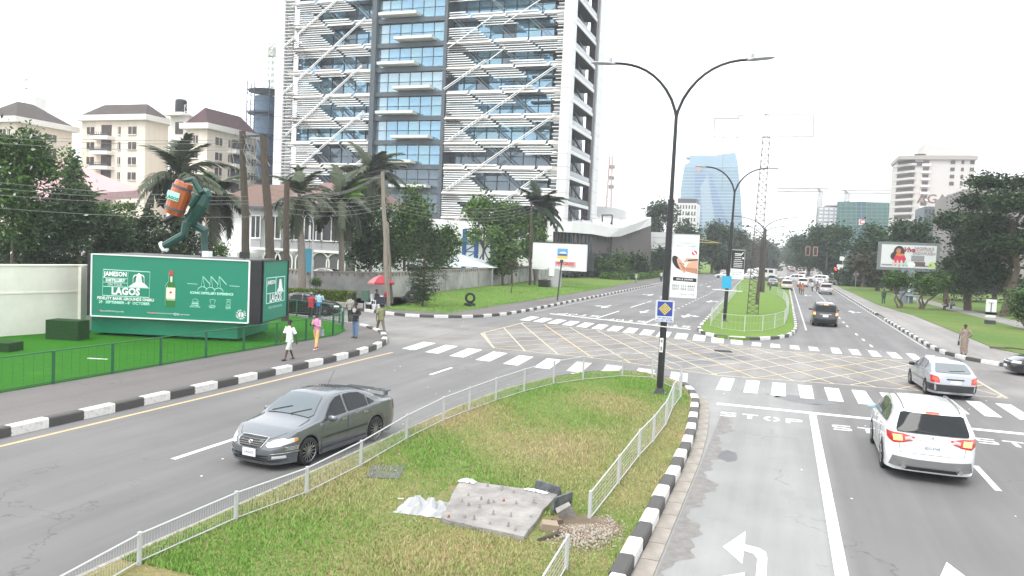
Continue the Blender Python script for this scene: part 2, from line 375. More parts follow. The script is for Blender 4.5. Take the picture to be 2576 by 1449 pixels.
kr = [(40, 43.6), (20, 44.6), (13.5, 45.2), (11.4, 46.3), (10.0, 48.0), (9.2, 50.6), (8.95, 54), (8.95, 183)]
raised('right_pavement', [(x+.1, y+.1) for x, y in kr]+[(40, 183)], .13, M_PAVE2)
kerb('right_kerb', kr[1:][::1], 1.05, .22, .2, phase=1, gap=lambda c: 77 < c.y < 82.5)
raised('park_lawn', [(60, 46), (18.5, 48.6), (14.2, 50.8), (12.6, 55), (12.5, 66), (12.2, 84), (10.8, 100), (10.4, 140), (10.2, 182), (140, 182), (140, 46)], .17, M_PARK)
struct(sheet('park_path', [(16.2, 142), (18.2, 142), (21.5, 76), (60, 60), (60, 57.5), (19.0, 74.5)], .176, M_PAVE2))
raised('distant_median', [(1.2, 214), (-6.6, 214), (-6.2, 1500), (1.2, 1500)], .12, M_PAVE2)
raised('distant_left_verge', [(-19, 214), (-60, 214), (-60, 1500), (-19, 1500)], .12, M_VERGE)
raised('distant_right_verge', [(9.2, 214), (140, 214), (140, 1500), (9.2, 1500)], .12, M_PAVE2)
# =========================================================================== ROAD MARKINGS
ZM = .005
def mark(name, poly, m_=M_WPAINT, z=ZM):
 o = sheet(name, poly, z, m_, road); return o
def rectl(x, y0, y1, w=.13, **k): return mark('lane_line', [(x-w/2, y0), (x+w/2, y0), (x+w/2, y1), (x-w/2, y1)], **k)
def jag(poly, a=.025): return [(x+random.uniform(-a, a), y+random.uniform(-a, a)) for x, y in poly]
for i in range(17):      # near crossing, right part
 x = -2.15+i*1.0 if i < 4 else 1.85+(i-4)*1.0
 mark('crossing_stripe', jag([(x, 30.5), (x+.52, 30.55), (x+.5, 33.7), (x-.02, 33.65)]))
for i in range(10):      # near crossing, left part
 x = -17.0+i*1.44; yy = np.interp(x, [-17, -14, -11, -6, -3], [33.4, 32.5, 31.7, 31.3, 31.0])
 if x < -3.4: mark('crossing_stripe', jag([(x, yy), (x+.72, yy-.1), (x+.45, yy+2.9), (x-.3, yy+3.0)]), M_WPAINT if i < 6 else M_WWORN)
for i in range(14):      # far crossing, left half
 x = -17.2+i*1.12; yy = np.interp(x, [-17.2, -14, -8, -3], [51.6, 50.5, 48.2, 46.9])
 mark('crossing_stripe', jag([(x, yy), (x+.72, yy-.1), (x+.5, yy+3.2), (x-.25, yy+3.4)]), M_WPAINT if i < 13 else M_WWORN)
for i in range(4): mark('crossing_stripe', jag([(-1.5+i*1.05, 46.8), (-.95+i*1.05, 46.8), (-1+i*1.05, 48.9), (-1.5+i*1.05, 49)]), M_WWORN)
for i in range(6): mark('crossing_stripe', jag([(2.85+i, 46.4), (3.33+i, 46.5), (3.33+i, 49.4), (2.85+i, 49.3)]))
mark('stop_line', [(-1.9, 27.45), (9, 27.75), (9, 28.1), (-1.9, 27.8)])
mark('stop_line', [(-17.0, 58.2), (-5.7, 53.9), (-5.7, 54.35), (-17, 58.7)])
mark('lane_line', [(1.08, 13.5), (1.30, 13.5), (1.30, 27.5), (1.08, 27.5)]); rectl(1.19, -3, 13.5, .22)
rectl(4.95, 20.4, 22.7, .15); rectl(4.95, 12, 14, .15)
for y in (13.9, 27.4): rectl(-12.68, y, y+2.1, .15)
rectl(-12.68, 0, 2, .15); rectl(-12.68, 20.5, 22.6, .15)
mark('edge_line', [(-16.80, -5), (-16.68, -5), (-16.68, 32), (-16.8, 32)], M_YLINE)
rectl(-13.05, 57.3, 66, .14); rectl(-9.2, 55.9, 60.6, .14)
for y in range(71, 180, 9): rectl(-13.0, y, y+(8 if y < 75 else 3), .14)
for y in range(62, 180, 3): rectl(-9.1, y, y+1.0, .14)
for y in (51.5, 55.2, 59, 66, 70, 75, 80, 85, 90, 96): rectl(5.0 if y > 60 else 5.35-(y-51)*.03, y, y+1.3, .14)
for y in range(101, 180, 3): rectl(5.2, y, y+1.8, .14)
mark('edge_line', [(8.45, 53), (8.57, 53), (8.57, 182), (8.45, 182)], M_WWORN)
mark('edge_line', [(1.75, 60), (1.87, 60), (1.87, 182), (1.75, 182)], M_WWORN)
mark('edge_line', [(-18.5, 59), (-18.4, 59), (-18.4, 182), (-18.5, 182)], M_WWORN)
for y in range(216, 700, 9): rectl(5.1, y, y+4, .16); rectl(-12.8, y, y+4, .16)
def yl(a, b, w=.14, m_=M_YPAINT, z=.006):
 a = Vector(a); b = Vector(b); d = (b-a).normalized(); p = Vector((-d.y, d.x))*w/2
 mark('box_line', [a-p, b-p, b+p, a+p], m_, z)
yb = [(-16.3, 42.0), (-16.4, 50.2), (-13, 49.3), (-6, 47.4), (0, 45.4), (8.4, 45.4), (8.6, 35.2), (2.5, 34.9), (-2.4, 34.2), (-7.8, 36.0), (-13.4, 36.4)]
for i in range(len(yb)): yl(yb[i], yb[(i+1) % len(yb)], .11)
def clip_line(p, d, poly):
 ts = []
 for i in range(len(poly)):
  a = Vector(poly[i]); b = Vector(poly[(i+1) % len(poly)]); e = b-a; den = d.x*e.y-d.y*e.x
  if abs(den) < 1e-9: continue
  t = ((a.x-p.x)*e.y-(a.y-p.y)*e.x)/den; u_ = ((a.x-p.x)*d.y-(a.y-p.y)*d.x)/den
  if 0 <= u_ <= 1: ts.append(t)
 return sorted(ts)
for k, dr in enumerate((Vector((.43, -.9)), Vector((.5, .866)))):
 nrm = Vector((-dr.y, dr.x)).normalized(); dr.normalize()
 for j in range(-20, 21):
  p = Vector((-4, 41))+nrm*(j*1.5)
  ts = clip_line(p, dr, yb)
  if len(ts) >= 2: yl(p+dr*ts[0], p+dr*ts[-1], .085, M_YPAINT if j % 4 else M_YLINE, .007+k*.001)
def stencil(x0, x1, y, hgt, flip=False, m_=M_WPAINT):
 w = (x1-x0)/4.4; sgn = -1 if flip else 1
 for i, ch in enumerate('STOP'):
  cx = (x1-w*.5-i*w*1.13) if flip else (x0+w*.5+i*w*1.13)
  t = .085 if not flip else .1; h = hgt/2; hw = w*.42
  def R(a, b, c, d):
   P = [(a, b), (c, b), (c, d), (a, d)]; P = [(cx+sgn*u*hw, y+sgn*v*h) for u, v in P]; mark('road_letter', P, m_)
  tv = .17; th = t/hw
  if ch == 'S':
   R(-.8, 1-2*tv, .95, 1); R(-1, .12, -1+th*1.6, 1-tv); R(-.85, -tv, .85, tv); R(1-th*1.6, -1+tv, 1, -.12); R(-.95, -1, .8, -1+2*tv)
  elif ch == 'T': R(-1, 1-2*tv, 1, 1); R(-th*.8, -1, th*.8, 1-2*tv-.06)
  elif ch == 'O':
   for s1 in (-1, 1):
    P = [(cx+s1*(hw*cos(a)), y+h*sin(a)) for a in np.linspace(-1.35, 1.35, 9)]
    Q = [(cx+s1*((hw-t*1.3)*cos(a)), y+(h*.66)*sin(a)) for a in np.linspace(1.3, -1.3, 9)]
    mark('road_letter', P+Q, m_)
  else: R(-1, -1, -1+th*1.6, 1); R(-.55, 1-2*tv, .8, 1); R(1-th*1.6, .1, 1, 1-tv); R(-.55, -.12, .8, .2)
stencil(-1.7, .9, 25.95, .72); stencil(1.65, 4.5, 25.75, .75); stencil(5.6, 8.5, 26.1, .75)
stencil(-16.6, -13.2, 59.2, 1.5, True); stencil(-12.4, -9.3, 57.3, 1.4, True); stencil(-8.9, -5.9, 55.9, 1.3, True)
def arrow_straight(x, y, L, d=1, side=0, s=1.0):
 mark('lane_arrow', [(x-.07*s, y), (x+.07*s, y), (x+.07*s, y+d*L*.55), (x-.07*s, y+d*L*.55)])
 mark('lane_arrow', [(x-.35*s, y+d*L*.55), (x+.35*s, y+d*L*.55), (x, y+d*L)])
 if side:
  mark('lane_arrow', [(x, y+d*L*.2), (x+side*.5*s, y+d*L*.42), (x+side*.5*s, y+d*L*.5), (x, y+d*L*.32)])
  mark('lane_arrow', [(x+side*.5*s, y+d*L*.3), (x+side*.95*s, y+d*L*.5), (x+side*.5*s, y+d*L*.62)])
for (x, y, sd_) in ((-15.1, 72.3, -1), (-11.1, 69.5, 0), (-7.4, 68, 1), (-15, 97, -1), (-7.5, 91, 1), (-11.3, 97, 0), (-11.3, 133, 0)):
 arrow_straight(x, y, 4.2, -1, sd_, 1.2)
for (x, y) in ((6.8, 84), (3.2, 117)): arrow_straight(x, y, 4, 1, 1, 1)
mark('lane_arrow', [(-.38, 14.98), (-.72, 14.0), (-.36, 13.35), (-.36, 13.98), (-.36, 14.3)])
mark('lane_arrow', [(-.36, 14.28), (-.12, 14.22), (.0, 14.08), (.03, 13.8), (.03, 11.6), (-.13, 11.6), (-.13, 13.7), (-.2, 13.9), (-.36, 13.97)])
mark('lane_arrow', [(-.72, 12.6), (-.3, 13.0), (-.3, 12.7), (0, 12.5), (0, 12.2), (-.35, 12.4)], z=.0085)
mark('lane_arrow', [(2.95, 15.0), (3.3, 13.9), (3.05, 13.9), (3.05, 11), (2.87, 11), (2.87, 13.9), (2.62, 13.9)])
b = MB(); rnd = random.Random(8); L_ = []; Rr_ = []
for i in range(130): y = 11+i*.12; L_.append((-1.62, y)); w_ = .18*sin(y*1.9)+.12*sin(y*4.3+1)+.07*sin(y*11)+.03*rnd.random(); Rr_.append((-1.3+w_*.8, y))
sheet('damp_strip', L_+Rr_[::-1], .002, mat('gutter_damp_asphalt', (.19, .18, .17), .7, var=.3, vs=5), road)
b = MB(); b.box((-2.8, 43.1, .004), (.9, .8, .02), .2); o = b.build('manhole_cover', M_DARK, road)
M_STAIN = mat('oily_damp_asphalt', (.055, .055, .055), .35, var=.3)
for (cx, cy, rx, ry, sd2) in ((1.0, 30.2, 1.0, .9, 1), (-2.9, 40.8, 1.5, 1.3, 2), (-5.6, 43.5, 1.6, 1.0, 3), (-1.05, 20.5, .25, .6, 4), (-4.5, 38, 1.9, .9, 7)):
 rnd = random.Random(sd2); P = [(cx+rx*cos(a)*rnd.uniform(.8, 1.1), cy+ry*sin(a)*rnd.uniform(.8, 1.1)) for a in np.linspace(0, 2*pi, 22)[:-1]]
 sheet('damp_patch', P, .0025, M_STAIN, road)
b = MB(); rnd = random.Random(3)
for i in range(90):
 x = rnd.uniform(-20, 9); y = rnd.uniform(12, 50); s_ = rnd.uniform(.01, .035)
 b.box((x, y, .01), (s_*1.6, s_, .012), rnd.uniform(0, 3))
o = b.build('road_litter', M_WHITE); tag(o, kind='stuff')
# =========================================================================== VEGETATION
def leafmats(name, base, spread=.35):
 L = []
 for i, k in enumerate((1-spread, 1.0, 1+spread*1.3)):
  c = tuple(max(0, v*k) for v in base)
  if i == 2: c = (c[0]*1.15, c[1]*1.05, c[2]*.8)
  L.append(mat(f'{name}_{i}', c, .6, spec=.15))
 return L
LM_DARK = leafmats('leaf_dark', (.034, .060, .026), .45)
LM_MID = leafmats('leaf_mid', (.055, .11, .026), .55)
LM_LITE = leafmats('leaf_light', (.085, .16, .035), .4)
LM_FAR = leafmats('leaf_far', (.040, .075, .034), .4)
LM_BRN = leafmats('leaf_brownish', (.06, .062, .035), .25)
LM_PALM = leafmats('leaf_palm', (.15, .18, .115), .5)
LM_LIME = leafmats('leaf_lime', (.14, .30, .03), .2)
LM_HEDGE = leafmats('leaf_hedge', (.09, .14, .03), .3)
M_BARK = mat('bark', (.12, .095, .07), .95, var=.4, vs=5, bump=.6, bs=15)
M_BARKG = mat('bark_grey', (.24, .21, .18), .9, var=.35, vs=6, bump=.4, stretch=(1, 1, 8))
M_FLOWER = mat('white_flower', (.75, .75, .66), .6)
def leaves_mesh(name, lobes, n, size, seed, asp=.5, flowers=0, droop=0, shell=.55, flat=0.5):
 """n small leaf faces spread through the lobes (cx,cy,cz,rx,ry,rz)"""
 R = np.random.RandomState(seed); lobes = np.array(lobes, float)
 vol = (lobes[:, 3]*lobes[:, 4]*lobes[:, 5])**(2/3.); idx = R.choice(len(lobes), n, p=vol/vol.sum()); Lb = lobes[idx]
 d = R.normal(size=(n, 3)); d /= np.linalg.norm(d, axis=1)[:, None]; d[:, 2] = np.where(R.rand(n) < .25, d[:, 2], np.abs(d[:, 2])*1.0)
 d /= np.linalg.norm(d, axis=1)[:, None]
 rad = shell+(1.04-shell)*R.rand(n)**.6
 nt_ = max(8, n//22); tw = R.randint(0, n, nt_); gi = tw[R.randint(0, nt_, n)]
 P0 = Lb[:, :3]+d*Lb[:, 3:]*rad[:, None]
 C = P0[gi]; j = R.normal(size=(n, 3))*size*1.15
 P = np.where((R.rand(n) < .72)[:, None], C+j, P0)
 out_ = d*.5+R.normal(size=(n, 3))*.75; out_[:, 2] = out_[:, 2]*flat+.25-droop
 u = out_/np.linalg.norm(out_, axis=1)[:, None]
 w = np.cross(u, R.normal(size=(n, 3))); w /= np.linalg.norm(w, axis=1)[:, None]
 s = size*(.6+.8*R.rand(n))[:, None]
 a = P; c = P+u*s; m_ = P+u*s*.55; side = w*s*asp*.5
 V = np.stack([a, m_+side, c, m_-side], axis=1)
 hi = (P[:, 2]-P[:, 2].min())/(np.ptp(P[:, 2])+1e-6)
 k = R.rand(n); gk = (gi*7919 % 100)/100.
 t = .5*k+.5*gk; mi = np.where(t < .3, 0, np.where(t < .74, 1, 2))
 if flowers:
  fl = R.rand(n) < flowers; mi = np.where(fl, 3, mi)
 return mesh_np(name, V, 4, mi)
def branches(mb, base, top, r, lobes, seed, k=6):
 R = random.Random(seed); base = Vector(base); top = Vector(top)
 mid = base.lerp(top, .5)+Vector((R.uniform(-.1, .1), R.uniform(-.1, .1), 0))*(top-base).length
 mb.tube([base, base.lerp(mid, .5), mid, top], [r*1.25, r, r*.85, r*.55], 7)
 for i in range(min(k, len(lobes))):
  l = lobes[i]; t = R.uniform(.45, 1.0); s = base.lerp(mid, .0).lerp(top, t) if t > .5 else mid
  e = Vector(l[:3]); m_ = s.lerp(e, .5)+Vector((R.uniform(-.3, .3), R.uniform(-.3, .3), R.uniform(-.2, .4)))*r*4
  mb.tube([s, m_, e], [r*.5, r*.33, r*.12], 5)
def make_tree(label, x0, x1, yt, yb, ybase, Y, mats, n=9000, size=.3, seed=1, nl=12, shape='round', name='tree', group=None, asp=.5, flowers=0, droop=0, trunk=.16, zbase=.15, depth=.9, low=False, cat='tree', shell=.5, flat=.5):
 """crown seen between x0..x1 and yt..yb in the photograph at road distance Y"""
 R = random.Random(seed); c = PY((x0+x1)/2, (yt+yb)/2, Y); s = ppm(c)
 w = (x1-x0)/s; h = (yb-yt)/s; bx, by = c.x, Y; zc = c.z
 root = thing(name, label, cat, (bx, by, zbase), 0, group)
 lobes = []
 for i in range(nl):
  if shape == 'round':
   a = R.uniform(0, 2*pi); q = sqrt(R.random()); zz = R.uniform(-.75, .8); lim = sqrt(max(.08, 1-zz*zz))
   lr = R.uniform(.24, .38)
   lobes.append((q*cos(a)*w*.5*lim*.8, q*sin(a)*w*.5*lim*depth*.8, zc-zbase+zz*h*.5*.72, w*lr*.62, w*lr*.62, h*lr*.5))
  elif shape == 'flat':     # layered spreading crown
   a = R.uniform(0, 2*pi); q = sqrt(R.random()); lay = R.randint(0, 3)/3.
   lobes.append((q*cos(a)*w*.42, q*sin(a)*w*.42*depth, zc-zbase+(lay-.45)*h*.85, w*R.uniform(.12, .2), w*R.uniform(.12, .2), h*.09))
  elif shape == 'cone':
   t = i/(nl-1); ww = w*.5*(1-t*.88)
   lobes.append((R.uniform(-.1, .1)*ww, R.uniform(-.1, .1)*ww, zc-zbase-h/2+h*(t*.93+.04), ww, ww, h/nl*.9))
  elif shape == 'mass':
   lobes.append((R.uniform(-.42, .42)*w, R.uniform(-.3, .3)*w*depth, zc-zbase+R.uniform(-.42, .36)*h, w*R.uniform(.10, .2), w*R.uniform(.10, .2), h*R.uniform(.12, .24)))
 tb = MB(); branches(tb, (0, 0, -.1), (0, 0, max(.5, zc-zbase)), trunk, lobes, seed, 7)
 tb.build('trunk', M_BARK, root, True)
 me = leaves_mesh('crown', lobes, n, size, seed, asp, flowers, droop, shell, flat)
 link('crown', me, mats+([M_FLOWER] if flowers else []), root)
 return root
make_tree('big leafy frangipani at the far left edge, rising above the white wall', -70, 132, 300, 690, 700, 42, LM_MID, 16000, .34, 1, 22, name='frangipani_tree', flowers=.012, asp=.42, depth=.9)
make_tree('dark frangipani between the tall left tree and the palm grove', 95, 262, 455, 690, 700, 44, LM_DARK, 13000, .32, 2, 18, name='frangipani_tree', flowers=.008, asp=.42)
make_tree('broad dark bushy tree behind the wall, left of the green container', 205, 345, 545, 690, 700, 48, LM_DARK, 8000, .3, 3, 14, 'mass')
make_tree('continuous dark undergrowth filling the space behind the white wall', -80, 250, 575, 700, 700, 46, LM_DARK, 13000, .3, 41, 26, 'mass', name='undergrowth', depth=.4, shell=.3, trunk=.05)
make_tree('dark undergrowth right behind the green container below the palms', 215, 530, 585, 700, 700, 54, LM_DARK, 9000, .3, 42, 22, 'mass', name='undergrowth', depth=.4, shell=.3, trunk=.05)
make_tree('bushy tree with yellow green top behind the container, left of the barrel figure', 205, 350, 515, 570, 700, 52, LM_LITE, 3000, .26, 31, 10, 'mass', trunk=.1)
make_tree('dark shrubby tree behind the green container under the palms', 330, 475, 540, 690, 700, 53, LM_DARK, 8000, .3, 4, 14, 'mass')
make_tree('pointed mast tree in front of the cream flats with the pink roof', 155, 205, 372, 480, 600, 66, LM_MID, 1500, .45, 5, 9, 'cone', 'mast_tree', droop=.7)
make_tree('small brown mast tree below the balcony of the middle cream flats', 415, 448, 428, 480, 600, 80, LM_BRN, 500, .5, 6, 6, 'cone', 'mast_tree', droop=.7)
make_tree('low orange green shrub on the white house forecourt beside the container', 525, 590, 620, 660, 665, 56, LM_LITE, 1200, .2, 7, 6, 'mass', trunk=.05, name='shrub')
make_tree('dense dark tree beside the white house, behind the leaning utility pole', 885, 985, 480, 690, 700, 68, LM_DARK, 9000, .34, 8, 16, 'mass')
make_tree('tall bushy mango tree right of the leaning utility pole', 950, 1095, 465, 690, 700, 72, LM_MID, 12000, .36, 9, 20, 'mass')
make_tree('low dark tree over the grey wall behind the pine', 1040, 1148, 560, 690, 700, 78, LM_MID, 7000, .34, 10, 12, 'mass')
make_tree('feathery pale green tree left of the blue steel frame', 1178, 1262, 500, 610, 700, 96, LM_LITE, 4500, .45, 11, 12, 'mass', droop=.6)
make_tree('drooping feathery tree in front of the tower between pole and date palm', 1240, 1345, 485, 620, 700, 98, LM_MID, 5200, .45, 12, 14, 'mass', droop=.6)
make_tree('tall narrow creeper clad tree beside the twin wooden poles', 1310, 1365, 590, 680, 700, 104, LM_LITE, 2600, .4, 13, 8, 'mass')
make_tree('drooping mango tree beside the grey wall left of the white billboard', 1238, 1300, 585, 690, 735, 92, LM_MID, 4500, .42, 14, 10, 'mass', droop=.8)
make_tree('small tree on the grass verge just left of the twin leaning poles', 1268, 1308, 655, 685, 745, 78, LM_BRN, 900, .2, 15, 5, 'round', trunk=.06)
make_tree('round clipped shrub on the hedge beside the container', 780, 812, 700, 722, 725, 51, LM_MID, 1500, .1, 16, 4, 'round', name='shrub', trunk=.04, cat='shrub')
def araucaria():
 base = G(1063, 772, .15); root = thing('norfolk_pine', 'dark layered pine standing on the bare earth in front of the grey wall', 'tree', base)
 s = ppm(base+Vector((0, 0, 3))); H = (768-543)/s; b = MB(); b.tube([(0, 0, -.1), (.05, 0, H*.5), (.1, 0, H)], [.11, .08, .02], 8); b.build('trunk', M_BARK, root, True)
 R = random.Random(5); lob = []; k = 0; br = MB()
 z = .5
 while z < H*.98:
  t = z/H; rr = (.9+1.15*min(1, t*1.6))*(1 if t < .62 else (1-t)/.38*.9+.12); nb = 6
  for i in range(nb):
   a = 2*pi*i/nb+R.uniform(-.3, .3)+z; rl = rr*R.uniform(.75, 1.1)
   e = (cos(a)*rl, sin(a)*rl, z+rl*.12)
   br.tube([(0, 0, z), e], [.025, .008], 4)
   for q in (.3, .5, .7, .9): lob.append((e[0]*q, e[1]*q, z+rl*.12*q, .22, .22, .07))
  z += .36 if t < .5 else .28
 br.build('branches', M_BARK, root)
 link('crown', leaves_mesh('crown', lob, 12000, .16, 3, .3, shell=.1), LM_DARK, root)
 for i in range(9):
  cn = MB(); a = i*2.4; cn.lathe([(.01, 0), (.13, .05), (.14, .16), (.02, .24)], 8, (.9*cos(a), .6*sin(a), H*.74+.09*i)); cn.build('cone', LM_DARK[0], root, True)
araucaria()
def frond_mesh(L, nleaf=34, leafL=.75, droop=.9, width=.07, seed=0, vsh=.5):
 R = random.Random(seed); b = MB(); pts = []
 for i in range(9):
  t = i/8.; pts.append(Vector((L*(t*.95-.12*t*t*droop), 0, L*(.42*t-.85*droop*t*t))))
 b.tube(pts, [.05*(1-i/9.)+.008 for i in range(9)], 4, 0)
 V = [];
 for i in range(nleaf):
  t = .12+.88*i/(nleaf-1); k = t*8; j = min(7, int(k)); p = pts[j].lerp(pts[j+1], k-j); d = (pts[j+1]-pts[j]).normalized()
  ll = leafL*(.45+.55*sin(pi*min(1, .15+t*.85)))*R.uniform(.8, 1.1)
  for sd_ in (-1, 1):
   o = (Vector((0, sd_, 0))*1.0+d*.75+Vector((0, 0, R.uniform(-.5, .1)*vsh))).normalized()
   m1 = p+o*ll*.5+Vector((0, 0, -.08*ll)); e = p+o*ll+Vector((0, 0, -.5*ll*droop*.8))
   w_ = d*width*.5
   b.add([p-w_, m1-w_, e, m1+w_, p+w_], [(0, 1, 3, 4), (1, 2, 3)], 1)
 return b.mesh('frond')
_fr = {}
def palm(label, cx, cy, xb, yb, Y, Lf=3.2, nf=15, kind='royal', mats=None, seed=0, spear=True, zb=.15, tr=.22, name='royal_palm'):
 mats = mats or LM_PALM; c = PY(cx, cy, Y); base = PY(xb, yb, Y); base.z = zb
 root = thing(name, label, 'palm tree', base); R = random.Random(seed)
 top = c-base; b = MB(); n = 14; P = []; rr = []
 for i in range(n+1):
  t = i/n; P.append(Vector((top.x*t**1.5, 0, top.z*t))); k = 1.35 if t < .06 else (1+.25*sin(pi*min(1, t*1.3)) if kind == 'royal' else 1); rr.append(tr*k*(1-.35*t))
 b.tube(P, rr, 10); b.build('trunk', M_BARKG, root, True)
 if kind == 'royal':
  b = MB(); b.tube([top+Vector((0, 0, -1.3)), top+Vector((0, 0, -.6)), top], [tr*.75, tr*.6, tr*.3], 10); b.build('crown_shaft', mat('palm_shaft', (.19, .25, .06), .5), root, True)
 for v in range(4):
  key = (round(Lf, 1), v, kind)
  if key not in _fr: _fr[key] = frond_mesh(Lf, 36 if kind == 'royal' else 44, Lf*.27, [.8, 1.05, 1.35, .55][v], .12*Lf/3, v, 1.0)
 for i in range(nf):
  me = _fr[(round(Lf, 1), (i*7) % 4, kind)]
  if (me.name, mats[0].name) not in _fr:
   q = me.copy(); q.materials.clear(); q.materials.append(mats[0]); q.materials.append(mats[1+(i % 2)]); _fr[(me.name, mats[0].name)] = q
  o = bpy.data.objects.new('frond', _fr[(me.name, mats[0].name)]); COL.objects.link(o); o.parent = root; o.location = top
  up = R.uniform(-.45, .75) if i > nf*.25 else R.uniform(-1.3, -.7)
  o.rotation_euler = (R.uniform(-.2, .2), up, 2*pi*i*.382+R.uniform(-.2, .2)); sc = R.uniform(.85, 1.1); o.scale = (sc, sc, sc)
 if spear:
  for i in range(3):
   me = _fr[(round(Lf, 1), 3, kind)].copy(); me.materials.clear(); me.materials.append(LM_LIME[0]); me.materials.append(LM_LIME[1])
   o = bpy.data.objects.new('young_frond', me); COL.objects.link(o); o.parent = root; o.location = top
   o.rotation_euler = (0, -.95+.25*i, 2.6+i*.5+seed); o.scale = (.8, .5, .8)
 return root
palm('tall royal palm behind the green container with long drooping fronds', 452, 452, 460, 700, 56, 4.9, 22, seed=1, spear=False, tr=.3)
palm('shorter royal palm right of the barrel figure, left of the brown roof', 545, 492, 520, 700, 60, 4.2, 18, seed=2, tr=.26)
palm('royal palm with bottle shaped trunk in front of the white house', 752, 498, 760, 757, 52, 3.1, 17, seed=3, spear=False, tr=.28)
palm('royal palm with a bright lime young frond, standing by the grey wall', 857, 512, 858, 752, 57, 3.7, 19, seed=4, tr=.22)
palm('coconut palm rising behind the red roof in front of the tower', 930, 440, 925, 700, 80, 4.6, 24, 'coco', seed=5, name='coconut_palm', tr=.18)
palm('date palm at the right foot of the glass tower', 1352, 530, 1350, 700, 108, 5.0, 34, 'date', LM_DARK, seed=6, name='date_palm', spear=False, tr=.3)
palm('thin palm beside the twin wooden poles in front of the glass tower', 750, 440, 745, 700, 88, 2.0, 8, 'coco', LM_MID, seed=7, name='coconut_palm', tr=.12, spear=False)
palm('small palm in front of the dark low building on the left of the road', 1430, 640, 1430, 700, 150, 3.2, 14, 'coco', LM_MID, seed=8, name='small_palm', tr=.16, spear=False)
palm('small palm shrub beyond the hedge, right of the creeper covered poles', 1500, 652, 1500, 690, 165, 3.4, 12, 'coco', LM_FAR, seed=9, name='small_palm', tr=.16, spear=False)
palm('low palm clump at the end of the clipped hedge', 1555, 650, 1555, 690, 185, 4.0, 14, 'coco', LM_FAR, seed=10, name='small_palm', tr=.18, spear=False)
for i, (a, b_, t_, bo, Y, m_, lab) in enumerate([
 (185, 250, 490, 560, 62, LM_LITE, 'leafy palm fronds below the pink roof at left'),]):
 palm(lab, (a+b_)/2, t_+20, (a+b_)/2, bo+120, Y, 2.4, 12, 'coco', LM_MID, seed=20+i, name='small_palm', spear=False)
for i, (x0, x1, yt, yb, Y, m_, lab) in enumerate([
 (1625, 1700, 520, 640, 215, LM_FAR, 'dark tree behind the white roof, left of the near street lamp'),
 (1700, 1760, 565, 690, 210, LM_FAR, 'tree directly behind the spa banner'),
 (1745, 1842, 545, 700, 225, LM_FAR, 'large round tree in front of the blue glass tower'),
 (1810, 1872, 580, 700, 260, LM_FAR, 'darker tree right of the round tree, behind the second lamp'),
 (1848, 1900, 588, 680, 320, LM_BRN, 'brownish tree behind the lattice mast'),
 (1655, 1702, 630, 700, 190, LM_FAR, 'low shrubby tree behind the pedestrians on the left pavement'),
 (1800, 1850, 640, 695, 230, LM_FAR, 'low tree behind the white hatchback at the second junction'),
 (1890, 1925, 622, 660, 420, LM_FAR, 'distant tree at the left of the vanishing road'),
 (1915, 1950, 628, 662, 560, LM_FAR, 'most distant tree left of the road end'),
 (1600, 1650, 640, 690, 195, LM_MID, 'small bushy tree at the end of the hedge')]):
 make_tree(lab, x0, x1, yt, yb, 700, Y, m_, 4500, Y*.0042, 40+i, 14, 'mass' if i not in (2,) else 'round', trunk=.3, depth=.7, name='roadside_tree', shell=.4)
for i, (x0, x1, yt, yb, Y, m_, lab) in enumerate([(1478, 1580, 638, 700, 140, LM_MID, 'dark green shrubs in front of the low dark building behind the hedge'), (1560, 1645, 642, 700, 150, LM_DARK, 'row of dark bushes right below the swept white roof'), (1395, 1470, 655, 705, 165, LM_MID, 'shrubs behind the white roadside billboard')]):
 make_tree(lab, x0, x1, yt, yb, 700, Y, m_, 3500, .3 if Y < 100 else .5, 140+i, 12, 'mass', trunk=.12, depth=.6, name='bushy_tree', shell=.3)
